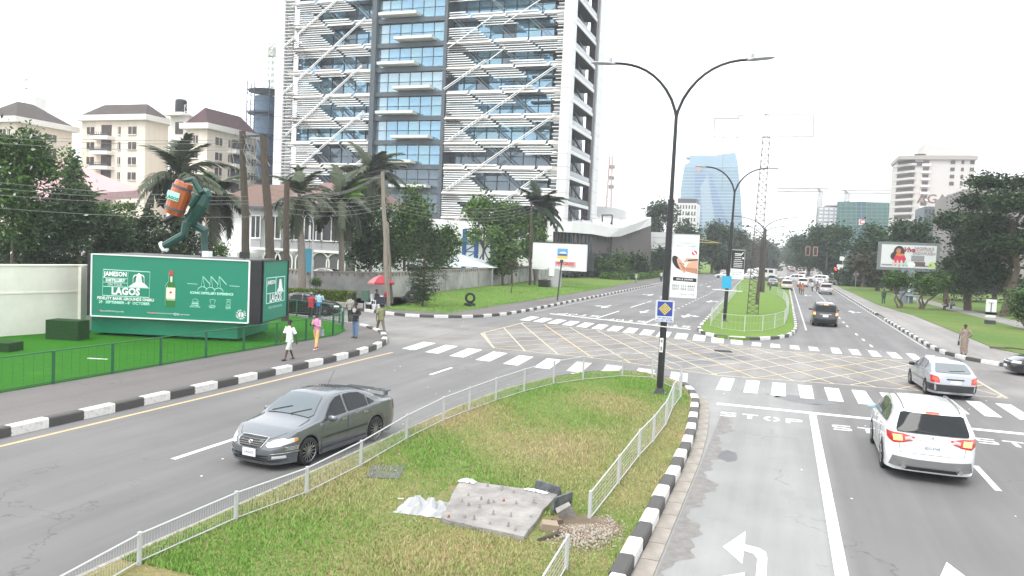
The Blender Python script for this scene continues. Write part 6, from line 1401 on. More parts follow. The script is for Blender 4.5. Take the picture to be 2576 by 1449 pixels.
def crumple(name, label, c, w_, d_, h_, m_, seed, cat, nx=14, ny=10, rz=0):
 R = np.random.RandomState(seed); b = MB(); V = []
 for i in range(nx):
  for j in range(ny):
   u, v = i/(nx-1)*2-1, j/(ny-1)*2-1; e_ = max(0, 1-(abs(u)**2.2+abs(v)**2.2)); V.append((u*w_/2*(1+R.uniform(-.08, .08)), v*d_/2*(1+R.uniform(-.12, .12)), h_*e_**.6*R.uniform(.25, 1.2)+.01))
 F_ = [(i*ny+j, (i+1)*ny+j, (i+1)*ny+j+1, i*ny+j+1) for i in range(nx-1) for j in range(ny-1)]; b.add(V, F_); o = b.build(name, m_); o.location = c; o.rotation_euler[2] = rz; tag(o, label, cat); return o
crumple('torn_sack', 'torn white plastic sack spilling stones at the left corner of the footing', G(1066, 1282, .18)+Vector((0, 0, -.03)), 1.0, .55, .26, mat('sack_white', (.40, .41, .42), .6), 3, 'sack', rz=.1)
crumple('plastic_sheet', 'scrap of white plastic on the far left corner of the footing', G(1176, 1212, .24), .35, .16, .06, WHP, 4, 'plastic sheet', 8, 6)
crumple('plastic_sheet', 'flattened white plastic scrap near the black box edge of the footing', G(1350, 1236, .24), .5, .14, .03, WHP, 5, 'plastic sheet', 8, 6, -.2)
def pebbles(name, label, c, rx, ry, n, s0, s1, m_, seed, z, pile=0, cat='gravel'):
 R = random.Random(seed); b = MB()
 for i in range(n):
  a = R.uniform(0, 2*pi); q = sqrt(R.random())*(.4+.6*R.random()); x, y = c.x+rx*q*cos(a), c.y+ry*q*sin(a); s = R.uniform(s0, s1)
  b.box((x, y, z+pile*(1-q)+s*.2), (s, s*R.uniform(.6, 1), s*.6), R.uniform(0, 3), R.randint(0, 1), taper=.6)
 o = b.build(name, m_); tag(o, label, cat, kind='stuff')
MG = [mat('gravel_pale', (.38, .35, .31), .9), mat('gravel_brown', (.28, .22, .16), .95)]
b = MB(); c = G(1475, 1330, .15); b.lathe([(.7, -.02), (.5, .04), (.25, .07), (.0, .09)], 16, (0, 0, 0)); o = b.build('rubble_mound', M_EARTH); o.location = (c.x, c.y+.1, .15); tag(o, 'low mound of dirt and gravel between the footing and the fence ends', 'mound')
pebbles('gravel', 'pale gravel scattered between the footing and the kerb', G(1480, 1335, .2), 0.75, 1.2, 1700, .010, .038, MG, 1, .15, .09)
pebbles('spilled_stones', 'grey stones spilled out of the torn sack', G(1112, 1272, .22), .25, .2, 260, .015, .04, [MG[0], mat('gravel_grey', (.3, .3, .3), .9)], 2, .20, .08)
pebbles('scattered_stones', 'few loose stones and litter on the median grass', Vector((-5.5, 18, 0)), 3.2, 8, 160, .015, .05, MG, 3, .17)
def chunk(label, px, py, w_, d_, h_, rot, m_, name='concrete_block', cat='rubble', z=.15):
 q = G(px, py, z); b = MB(); R = random.Random(px); b.box((0, 0, h_/2), (w_, d_, h_), 0, 0, .92); b.v = [(x+R.uniform(-.02, .02), y+R.uniform(-.02, .02), zz+R.uniform(-.015, .015)) for x, y, zz in b.v]
 o = b.build(name, m_); o.location = q; o.rotation_euler = rot; tag(o, label, cat); return o
chunk('pale grey block leaning against the right corner of the footing', 1433, 1305, .30, .16, .30, (.35, -.5, .3), MATS['slab_concrete'])
MB_ = mat('broken_black_plastic', (.03, .035, .04), .5, var=.6, vs=6, col2=(.15, .16, .17))
chunk('broken black marbled panel at the far right edge of the footing', 1378, 1247, .62, .05, .26, (.1, .0, -.25), MB_, 'broken_panel'); chunk('dark shattered slate panel standing on the right edge of the footing', 1412, 1285, .05, .62, .32, (0, .12, -.35), MB_, 'broken_panel')
chunk('brown rock under the right edge of the footing', 1380, 1332, .30, .2, .14, (.1, .1, .4), MG[1], 'rock'); chunk('smaller brown rock beside the wooden offcut', 1398, 1322, .22, .16, .12, (.1, .1, 1.1), M_EARTH, 'rock'); chunk('wooden offcut lying in the rubble by the footing', 1382, 1352, .08, .55, .05, (.05, .05, -.5), M_WOOD, 'plank')
chunk('small white rubble piece on the grass left of the footing', 1008, 1255, .10, .05, .02, (0, 0, .4), WHP, 'litter', 'litter')
q = G(970, 1187, .16); b = MB(); b.box((0, 0, .0), (.7, .95, .03), radians(20)); o = b.build('inspection_cover', mat('slate_cover', (.12, .12, .13), .8, var=.5, vs=3, bump=.4)); o.location = q; tag(o, 'dark square cover set in the grass behind the footing', 'cover')
q = G(1500, 1290, .15)
# =========================================================================== GLASS TOWER WITH LOUVRES
TY = 128.0
fx = lambda px, py: PY(px, py, TY).x
xL, xL2 = fx(696, 300), fx(716, 300)
xC0, xC0b = fx(938, 200), fx(949, 200); xC1 = fx(1116, 200); xR0 = fx(1124, 200); xR1 = fx(1411, 300); xR2 = fx(1434, 300)
zsp = [PY(1025, y, TY).z for y in (18, 80, 140, 203, 262, 323, 385, 447)]
FH = (zsp[0]-zsp[-1])/7; Z0 = zsp[-1]-FH*1.55; NF = 12
tw = thing('glass_tower', 'tall office tower clad in pale louvres over blue glass with a central glazed bay', 'tower', ((xL+xR2)/2, TY, 0)); TO = Vector(tw.location)
LV = mat('louvre_pale', (.76, .71, .67), .4, var=.10, vs=.25); LV2 = mat('louvre_silver', (.82, .82, .81), .4); TWW = mat('tower_white_cladding', (.70, .70, .70), .5, var=.06, vs=.3); TDK = mat('tower_dark_frame', (.075, .095, .11), .45)
def glassmat(name, c, r=.06, wave=.02):
 m = mat(name, c, r, .6, var=.3, vs=.12, spec=1.0); return m
TG = [glassmat('tower_glass_blue', (.22, .38, .50)), glassmat('tower_glass_teal', (.24, .40, .48)), glassmat('tower_glass_pale', (.32, .44, .50)), glassmat('tower_glass_dark', (.12, .16, .19))]
def tb(name, x0, x1, z0, z1, y0, y1, m_, par=None): return MB().box(((x0+x1)/2-TO.x, (y0+y1)/2-TO.y, (z0+z1)/2), (abs(x1-x0), abs(y1-y0), abs(z1-z0))).build(name, m_, par or tw)
def unit(name, dims, m_):
 k = ('u', name, tuple(round(d, 3) for d in dims), m_.name)
 if k not in _ks: me = MB().box((0, 0, 0), dims).mesh(name); me.materials.append(m_); _ks[k] = me
 return _ks[k]
def inst(name, me, loc, par, rot=None):
 o = bpy.data.objects.new(name, me); COL.objects.link(o); o.parent = par; o.location = loc
 if rot: o.rotation_euler = rot
 return o
DEP = 42; ztop = Z0+FH*NF
tb('core_volume', xL+3, xR1-7.0, 5, ztop, TY+3.2, TY+DEP, TDK)
for k in range(NF):
 z = Z0+k*FH; tb('floor_slab', xL+2.6, xC0, z-.3, z+.3, TY+1.6, TY+3.3, TDK); tb('floor_slab', xR0, xR1-3, z-.3, z+.3, TY+1.6, TY+3.3, TDK); tb('spandrel', xC0b, xC1, z-.45, z+.35, TY-.55, TY+3.3, TDK)
R9 = random.Random(9); npane = 0; rest = [MB() for _ in TG]
def pane(x0, x1, z0, z1, y, gi):
 global npane
 if npane < 290: inst('glass_pane', unit('glass_pane', (round(x1-x0, 2)-.12, .06, round(z1-z0, 2)-.12), TG[gi]), ((x0+x1)/2-TO.x, y-TO.y, (z0+z1)/2), tw); npane += 1
 else: rest[gi].box(((x0+x1)/2-TO.x, y-TO.y, (z0+z1)/2), (x1-x0-.12, .06, z1-z0-.12))
cw = (xC1-xC0b)/6
for k in range(NF-1, -1, -1):
 z = Z0+k*FH
 for c_ in range(6):
  for r in range(2): pane(xC0b+c_*cw, xC0b+(c_+1)*cw, z+.4+r*(FH-.85)/2, z+.4+(r+1)*(FH-.85)/2, TY+.1, 2 if k == 5 or (c_ == 0) else (3 if k < 2 else (0 if (c_+k) % 3 else 1)))
for k in range(NF):
 z = Z0+k*FH
 for (a, e) in ((xL+3, xC0), (xR0, xR1-2.5)):
  n = max(1, round((e-a)/2.5))
  for c_ in range(n):
   gi = 3 if k < 3 else R9.choice((0, 0, 1, 0, 1, 0, 3))
   for r in range(2): pane(a+(e-a)*c_/n, a+(e-a)*(c_+1)/n, z+.3+r*(FH-.6)/2, z+.3+(r+1)*(FH-.6)/2, TY+2.4, gi)
for i, r in enumerate(rest):
 if r.v: o = r.build('glass_panes', TG[i], tw); o['kind'] = 'stuff'
for c_ in range(1, 6): tb('mullion', xC0b+c_*cw-.05, xC0b+c_*cw+.05, Z0, ztop, TY-.02, TY+.2, TDK)
for (a, e) in ((xL+3, xC0), (xR0, xR1-2.5)):
 n = max(1, round((e-a)/2.5)); b = MB()
 for c_ in range(n+1): x = a+(e-a)*c_/n; b.box((x-TO.x, TY+2.3-TO.y, (Z0+ztop)/2), (.12, .2, ztop-Z0))
 b.build('mullions', TDK, tw)
tb('dark_pier', xC0, xC0b, Z0-2, ztop, TY-1.0, TY+3.2, TDK); tb('dark_pier', xC1, xR0, Z0-2, ztop, TY-.6, TY+3.2, TDK)
tb('dark_base_band', xL+2, xR1, Z0-1.3, Z0-.2, TY-.1, TY+3.2, TDK)
CRM = mat('sunshade_cream', (.66, .65, .60), .5)
for k in range(NF):
 z = Z0+k*FH; cwid = (xC1-xC0b); s0 = xC0b+(.32 if (k % 2) else .08)*cwid
 if k >= 1: tb('sunshade', s0, s0+cwid*.56, z+.55, z+1.05, TY-2.3, TY-.2, CRM)
nl_, restL = 0, MB(); rows_n = 11; dz = FH/rows_n
def blade(x0, x1, z, big):
 global nl_
 if x1-x0 < .3: return
 h = .62 if big else .20; dims = (round((x1-x0)*2)/2, 1.0 if big else .42, .07)
 if nl_ < 298:
  inst('louvre_blade', unit('louvre_blade', dims, LV if big else LV2), ((x0+x1)/2-TO.x, TY-.35-TO.y, z), tw, (radians(42 if big else 34), 0, 0)); nl_ += 1
 else:
  c = Vector(((x0+x1)/2-TO.x, TY-.35-TO.y, z)); a = radians(42 if big else 34); w_ = dims[0]/2; e = Vector((0, cos(a), sin(a)))*(.5 if big else .21); u_ = Vector((0, -sin(a), cos(a)))*.05
  V = [c+Vector((s*w_, 0, 0))+e*p+u_*q for s in (-1, 1) for p, q in ((-1, -1), (1, -1), (1, 1), (-1, 1))]
  restL.add(V, [(0, 1, 2, 3), (4, 7, 6, 5), (0, 4, 5, 1), (1, 5, 6, 2), (2, 6, 7, 3), (3, 7, 4, 0)], 0 if big else 1)
unit('louvre_blade', (1, .85, .1), LV)
def bay(x0, x1, cw_, phase, kk):
 sh = FH*1.28     # how far the slanted gaps travel per floor
 for k in range(NF-1, -1, -1):
  ncell = int((x1-x0)/cw_)+4
  for j in range(-3, ncell):
   xa = x0+j*cw_+((k*phase) % 3)*cw_*.36
   if j <= 0 and (k*5+kk) % 3 != 1: above, below = 6, 4
   else: above, below = [(0, 5), (1, 2), (2, 0), (0, 5), (1, 4)][(j*2+k*3+kk) % 5]
   for r in range(-below, above+1):
    z = Z0+k*FH+r*dz; off = -r*dz*1.28; a = xa+off; e = xa+cw_-.55+off
    if j <= 0 and above == 6: a = x0
    a = max(a, x0); e = min(e, x1)
    if e-a > .4: blade(a, e, z, r == 0)
bay(xR0+.2, xR1, 6.4, 1, 0); bay(xL2+.6, xC0-.1, 6.2, 2, 1)
if restL.v: o = restL.build('louvre_blades', [LV, LV2], tw); o['kind'] = 'stuff'
b = MB(); b2 = MB()
for i in range(int((ztop-Z0)/.62)):
 z = Z0+i*.62; b.box((xL2+.9-TO.x, TY-.5-TO.y, z), (1.8+(i % 4 == 0)*1.0, .5, .1)); b2.box((xR1-.4-TO.x, TY-.45-TO.y, z+.1), (1.3+.5*(i % 2), .4, .1))
b.build('edge_fins', LV2, tw)['kind'] = 'stuff'; b2.build('corner_fins', LV2, tw)['kind'] = 'stuff'
def brace(p, q, y, w_, m_, nme):
 A_, B_ = PY(*p, TY), PY(*q, TY); d = Vector((0, y-TY, 0)); MB().bar(A_+d-TO, B_+d-TO, w_, w_).build(nme, m_, tw)
sc2 = lambda x, y: ((1700+x*.3865)/1.5528, (300+y*.3865)/1.5528)
sc1 = lambda x, y: ((1050+x*.2899)/1.5528, (y*.2899)/1.5528)
for p, q in (((150, 640), (1230, -110)), ((120, 1140), (1220, 385)), ((100, 130), (520, -160)), ((660, 1275), (1190, 905)), ((180, 1480), (380, 1340))):
 brace(sc2(*p), sc2(*q), TY-.75, .13, LV2, 'white_brace'); P_a = sc2(p[0]+10, p[1]+14); brace(P_a, sc2(q[0]+10, q[1]+14), TY-.8, .10, TWW, 'brace_tube')
brace(sc2(560, -160), sc2(720, -280), TY-.75, .13, LV2, 'white_brace'); brace(sc2(150, -280), sc2(620, -620), TY-.75, .13, LV2, 'white_brace'); brace(sc2(700, -520), sc2(1280, -900), TY-.75, .13, LV2, 'white_brace')
sc4 = lambda x, y: ((1000+x*.6211)/1.5528, y*.6211/1.5528)
for p, q in (((180, 305), (530, -5)), ((174, 597), (700, 116)), ((200, 850), (678, 415)), ((275, 1055), (690, 700)), ((400, -60), (640, -270)), ((170, 20), (480, -250)), ((555, 1100), (700, 985))):
 brace(sc4(*p), sc4(*q), TY-.75, .13, LV2, 'white_brace'); brace(sc4(p[0]+5, p[1]+8), sc4(q[0]+5, q[1]+8), TY-.8, .10, TWW, 'brace_tube')
b = MB()
for (x0, x1) in ((xL2+1, xC0-.3), (xR0+.3, xR1-1)):
 for i in range(-9, 10):
  xa = x0+i*3.4
  for k in range(NF):
   za = Z0+k*FH; a0 = xa+(NF-k)*FH*1.1 % (x1-x0+20);
   p = Vector((a0, TY+1.0, za+FH)); q = Vector((a0+FH*1.15, TY+1.0, za))
   if p.x > x0 and q.x < x1 and (i+k) % 2 == 0: b.bar(p-TO, q-TO, .22); b.bar(p+Vector((.7, .3, 0))-TO, q+Vector((.7, .3, 0))-TO, .14)
b.build('dark_struts', mat('strut_grey', (.19, .24, .27), .5), tw)['kind'] = 'stuff'
def panels(name, x0, x1, y0, y1, z0, z1, ph, par=None):
 n = int((z1-z0)/ph); d = (x1-x0, y1-y0, ph-.05)
 me = unit(name, d, TWW)
 for i in range(n): inst(name, me, ((x0+x1)/2-TO.x, (y0+y1)/2-TO.y, z0+(i+.5)*ph), par or tw)
panels('cladding_panel', xL, xL2, TY-.8, TY+2.4, 4, ztop+2, FH/2.0); panels('cladding_panel', xR1+.0, xR2, TY-.9, TY+1.6, Z0-FH*.45, ztop+2, FH/2.0)
XE = xR2-.1; YE0, YE1 = PX(1499, 300, XE).y, PX(1513, 300, XE).y; YD0, YD1 = PX(1491, 300, XE).y, PX(1497, 300, XE).y
panels('cladding_panel', XE-1.6, XE, YE0, YE1, Z0-FH*.55, ztop+2, FH/2.0)
MB().box((XE-.7-TO.x, (YD0+YD1)/2-TO.y, (Z0-1+ztop)/2), (1.2, YD1-YD0, ztop-Z0+2)).build('dark_column', mat('column_maroon', (.05, .04, .045), .5), tw)
CON = mat('balcony_dark', (.045, .045, .047), .6); SGL = glassmat('side_glass', (.16, .18, .19), .15)
for k in range(-0, NF):
 z = Z0-FH*.35+k*FH
 b = MB(); b.prism([(xR1-6-TO.x, TY+1.6-TO.y), (XE-.1-TO.x, TY+1.6-TO.y), (XE-.1-TO.x, YD0-TO.y), (xR1-6-TO.x, YD0-3-TO.y)], z-.25, z+.12); b.build('balcony_slab', CON, tw)
 tb('balcony_edge', XE-.25, XE, z-.1, z+.45, TY+1.6, YD0, TWW)
 tb('balustrade', XE-.2, XE-.12, z+.45, z+1.35, TY+1.8, YD0-.2, SGL)
 b = MB()
 for j in range(9): b.box((XE-2.55-TO.x, TY+4+j*3-TO.y, z+FH/2), (.1, .16, FH-.5))
 b.build('side_mullions', TDK, tw)
 MB().bar(Vector((XE-2, YD0-6, z+FH-.3))-TO, Vector((XE-.6, YD0+.2, z+.3))-TO, .3).build('side_brace', TDK, tw); MB().bar(Vector((XE-.6, YD0, z+FH-.3))-TO, Vector((XE-.6, YE0, z+.2))-TO, .3).build('side_brace', TDK, tw)
 b = MB()
 for j in range(4): b.box((XE-.9-TO.x, (YD1+YE0)/2-TO.y+.5, z+FH*(.25+.17*j)), (1.4, (YE0-YD1)*.8+1, .1))
 b.build('side_fins', LV2, tw)
tb('side_core', XE-12, XE-2.6, 5, ztop, TY+3, PX(1476, 300, XE).y, SGL); tb('side_core_back', XE-12, XE-5, 5, ztop, TY+3, YE1, TDK)
PW = mat('podium_white', (.74, .74, .73), .5, var=.08, vs=.2)
pod = thing('podium_building', 'low white podium with a swept curved roof and dark glazed walls beside the tower foot', 'building', (XE+2, TY-6, 0)); PO = Vector(pod.location)
def pz(px, py, Y): return PY(px, py, Y)
def ribbon(name, bot, topL, m_, thick=(0, .4, 0), par=pod, O=None):
 O = O or PO; n = len(bot); b = MB(); V = [Vector(p)-O for p in bot]+[Vector(p)-O for p in topL]; T_ = Vector(thick); V += [v+T_ for v in V]; F_ = []
 for i in range(n-1): F_ += [(i, i+1, n+i+1, n+i), (2*n+i+1, 2*n+i, 3*n+i, 3*n+i+1), (n+i, n+i+1, 3*n+i+1, 3*n+i), (i+1, i, 2*n+i, 2*n+i+1)]
 F_ += [(0, n, 3*n, 2*n), (n-1, 3*n-1, 4*n-1, 2*n-1)]; return b.add(V, F_).build(name, m_, par)
YP = TY-6
ribbon('fascia', [pz(x, y, YP) for x, y in ((1030, 585), (1120, 592), (1210, 604), (1390, 604))], [pz(x, y, YP) for x, y in ((1030, 548), (1120, 552), (1210, 558), (1390, 560))], PW)
ribbon('wall', [pz(x, y, YP+2) for x, y in ((1030, 670), (1390, 680))], [pz(x, y, YP+2) for x, y in ((1030, 590), (1390, 600))], PW)
YQ = 140
roofb = [(1385, 582, YP+3), (1440, 585, 128), (1490, 589, 135), (1530, 596, 142), (1560, 595, 150), (1600, 581, 165), (1638, 567, 180)]; rooft = [(1385, 556, YP+3), (1440, 558, 128), (1490, 561, 135), (1530, 571, 142), (1565, 573, 150), (1605, 560, 165), (1638, 546, 180)]
ribbon('swept_fascia', [pz(*p) for p in roofb], [pz(*p) for p in rooft], PW, (-.5, .5, 0))
back = [pz(x, y, Y) for x, y, Y in ((1385, 553, 150), (1440, 550, 160), (1490, 546, 170), (1530, 544, 178), (1565, 543, 186), (1605, 544, 194), (1638, 547, 200))]
b = MB(); n = 7; V = [pz(*p)-PO for p in rooft]+[q-PO for q in back]; b.add(V, [(i, i+1, n+i+1, n+i) for i in range(n-1)]); b.build('swept_roof', PW, pod, True)
for i in range(1, 12):
 t = i/12*6; j = min(5, int(t)); f_ = t-j; a = V[j].lerp(V[j+1], f_); c = V[n+j].lerp(V[n+j+1], f_); MB().bar(a+Vector((0, 0, .12)), c+Vector((0, 0, .12)), .12, .3).build('roof_rib', PW, pod)
ribbon('curved_parapet', [pz(x, 552, 172) for x in (1495, 1520, 1550, 1575)], [pz(x, y, 172) for x, y in ((1495, 518), (1520, 519), (1550, 523), (1575, 530))], PW)
DG = mat('podium_dark_glass', (.03, .033, .036), .25); DW = mat('podium_dark_wall', (.10, .09, .08), .7)
ribbon('glazed_wall', [pz(x, 690, Y) for x, Y in ((1385, YP+5), (1440, 130), (1490, 138))], [pz(x, y, Y) for x, y, Y in ((1385, 579, YP+5), (1440, 582, 130), (1490, 586, 138))], DG)
ribbon('glazed_wall', [pz(x, 700, Y) for x, Y in ((1490, 138), (1530, 150), (1580, 168), (1637, 186))], [pz(x, y, Y) for x, y, Y in ((1490, 586, 138), (1530, 593, 150), (1580, 587, 168), (1637, 566, 186))], DW)
for i in range(26):
 px = 1388+i*9.6; Yw = float(np.interp(px, [1385, 1440, 1490, 1530, 1580, 1637], [YP+5, 130, 138, 150, 168, 186]))-.3; yt_ = float(np.interp(px, [1385, 1440, 1490, 1530, 1580, 1637], [580, 583, 587, 594, 588, 567])); q = pz(px, yt_, Yw)
 MB().box((q.x-PO.x, q.y-PO.y, q.z/2), (.14, .2, q.z)).build('wall_fin', MATS['tower_dark_frame'] if i % 3 else mat('fin_brown', (.16, .10, .07), .6), pod)
 if i % 4 == 1 and 4 < i < 22: MB().box((q.x-PO.x+.9, q.y-PO.y-.1, 3.0), (1.7, .1, 3.2)).build('glass_door', SGL, pod)
for i, x in enumerate((1395, 1412, 1430, 1448, 1466, 1500, 1548, 1566, 1590, 1612)): q = pz(x, 690, 126+i*6); MB().box((q.x-PO.x, q.y-PO.y, 4.5), (.4, .4, 9)).build('column', TDK if i % 2 else CON, pod)
ws = thing('white_block', 'plain white annexe with grey panel wall at the end of the swept roof', 'building', (*pz(1655, 690, 205).xy, 0)); b = MB(); b.box((0, 0, 5.2), (7, 8, 10.4)); b.build('wall', PW, ws); b = MB(); b.box((-4, -8, 3.5), (6, 3, 7)); b.build('panel_wall', mat('brown_grey_panel', (.14, .125, .115), .7), ws)
for t_ in range(6): MB().box((1.6-t_*0, -4.02, 1.5+t_*1.5), (5.8, .05, .05)).build('joint', CON, ws)
GWM = mat('grey_wall_render', (.34, .335, .32), .9, var=.45, vs=.5, bump=.25, bs=6)
WP = [(-66, 72), (-36.2, 54.6), (-32.4, 60.3), (-33.4, 75), (-34.2, 91), (-35.4, 112), (-37, 137)]
gw = thing('grey_wall', 'long grey rendered perimeter wall with notched coping behind the grass verge', 'wall', (-33, 60, 0)); GO = Vector(gw.location)
for i in range(len(WP)-1):
 a, c = Vector((*WP[i], 0)), Vector((*WP[i+1], 0)); d = (c-a); L = d.length; d.normalize(); n_ = max(1, round(L/4.6)); h = 2.3
 for k in range(n_):
  p, q = a+d*(L*k/n_), a+d*(L*(k+1)/n_); m_ = (p+q)/2; an = atan2(d.y, d.x)
  MB().box((m_.x-GO.x, m_.y-GO.y, h/2), ((q-p).length, .2, h), an).build('wall_bay', GWM, gw); MB().box((p.x-GO.x, p.y-GO.y, h/2+.04), (.36, .32, h+.08), an).build('pilaster', GWM, gw)
  MB().box((m_.x-GO.x, m_.y-GO.y, h+.06), ((q-p).length, .36, .12), an).build('coping', M_CONCD, gw)
  b = MB()
  for s in range(int((q-p).length/.7)): u = p+d*(.35+s*.7)-Vector((-d.y, d.x, 0))*.14; b.box((u.x-GO.x, u.y-GO.y, h-.12), (.12, .14, .26), an)
  b.build('dentils', M_CONCD, gw)
# =========================================================================== HOUSE WITH ARCHES
HW = mat('house_white', (.78, .78, .77), .75, var=.06, vs=.5); RB = mat('roof_brown', (.15, .085, .062), .7, var=.25, vs=1, bump=.3, stretch=(1, 14, 1)); RR = mat('roof_red_brown', (.22, .125, .115), .7, var=.2, vs=1, bump=.3, stretch=(14, 1, 1)); WG = mat('window_dark', (.03, .033, .036), .15)
def house():
 Y = 78; a = PY(535, 700, Y); e = PY(905, 700, Y); zt_ = PY(640, 520, Y).z; zr = PY(640, 470, Y).z
 r = thing('arched_house', 'white two storey house with an arched veranda and brown metal roof behind the grey wall', 'house', ((a.x+e.x)/2, Y, 0)); O = Vector(r.location)
 X = lambda px: PY(px, 600, Y).x-O.x; Z = lambda py, px=700: PY(px, py, Y).z
 w = e.x-a.x; MB().box((0, 6, zt_/2), (w, 11.4, zt_)).build('wall', HW, r)
 for px in (690, 720, 772, 812, 851, 880):
  x = X(px); aw = 1.15; zb_, za = Z(690), Z(655); P = [(x-aw, zb_), (x+aw, zb_), (x+aw, za)]+[(x+aw*cos(t), za+aw*sin(t)) for t in np.linspace(0, pi, 10)]+[(x-aw, za)]
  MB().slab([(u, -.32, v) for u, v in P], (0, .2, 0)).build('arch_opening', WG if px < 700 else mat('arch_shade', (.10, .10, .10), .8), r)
  b = MB(); Q_ = [(x-aw, zb_)]+[(x+aw*1.04*cos(t), za+aw*1.04*sin(t)) for t in np.linspace(pi, 0, 12)]+[(x+aw, zb_)]
  for i in range(len(Q_)-1): b.bar((Q_[i][0], -.36, Q_[i][1]), (Q_[i+1][0], -.36, Q_[i+1][1]), .16, .14)
  b.build('arch_surround', HW, r)
 for px, w_ in ((648, 1.3), (697, 1.5), (745, 1.1), (770, 1.4), (800, 1.5), (838, 2.4), (880, 1.5)):
  x = X(px); z0, z1 = Z(600), Z(545); f = MB().box((x, -.36, (z0+z1)/2), (w_, .06, z1-z0)).build('window', WG, r)
  b = MB()
  for u in (-w_/2, 0, w_/2): b.box((x+u, -.42, (z0+z1)/2), (.09, .08, z1-z0+.1))
  b.box((x, -.42, z0-.04), (w_+.3, .2, .12)); b.box((x, -.42, z1+.04), (w_+.1, .1, .1)); b.build('frame', HW, f)
  MB().box((x, -.36, z0-.75), (w_+.1, .08, 1.1)).build('apron_panel', mat('panel_grey', (.32, .32, .33), .8), r)
 MB().box((0, -.45, Z(627)), (w+.2, .3, .25)).build('string_course', HW, r)
 MB().box((X(585), -2.2, Z(640)/1-.2), (8, 3.8, .5)).build('porch_roof', HW, r)
 for px in (548, 577, 622): MB().box((X(px), -3.8, Z(640)/2-.3), (.6, .5, Z(640)-.6)).build('porch_column', mat('panel_grey', (.32, .32, .33)), r)
 x0, x1, x2 = X(525), X(728), X(925); zq = zt_; b = MB()
 b.add([(x0, -1, zq), (x1, -1, zq), (x1, 13, zq), (x0, 13, zq), (x0+2, 6, Z(455)), (x1, 6, Z(455))], [(0, 1, 5, 4), (1, 2, 5), (2, 3, 4, 5), (3, 0, 4), (3, 2, 1, 0)]); b.build('roof', RB, r)
 b = MB(); zq2 = zt_+.5; xr0, xr1 = X(718), X(870); b.add([(xr0-1, -1.4, zq2), (x2, -1.4, zq2), (x2, 13, zq2), (xr0-1, 13, zq2), (X(740), 6, Z(448, 800)), (X(860), 6, Z(452, 800))], [(0, 1, 5, 4), (1, 2, 5), (2, 3, 4, 5), (3, 0, 4), (3, 2, 1, 0)]); b.build('roof', RR, r)
 MB().box(((x0+x1)/2, -1.02, zt_-.12), (x1-x0, .12, .3)).build('gutter', TDK, r); MB().box(((xr0+x2)/2, -1.42, zt_+.4), (x2-xr0+1, .12, .25)).build('gutter', TDK, r); MB().box(((xr0+x2)/2, 5, zt_+.25), (x2-xr0, 10, .5)).build('wall_plate', HW, r)
house()
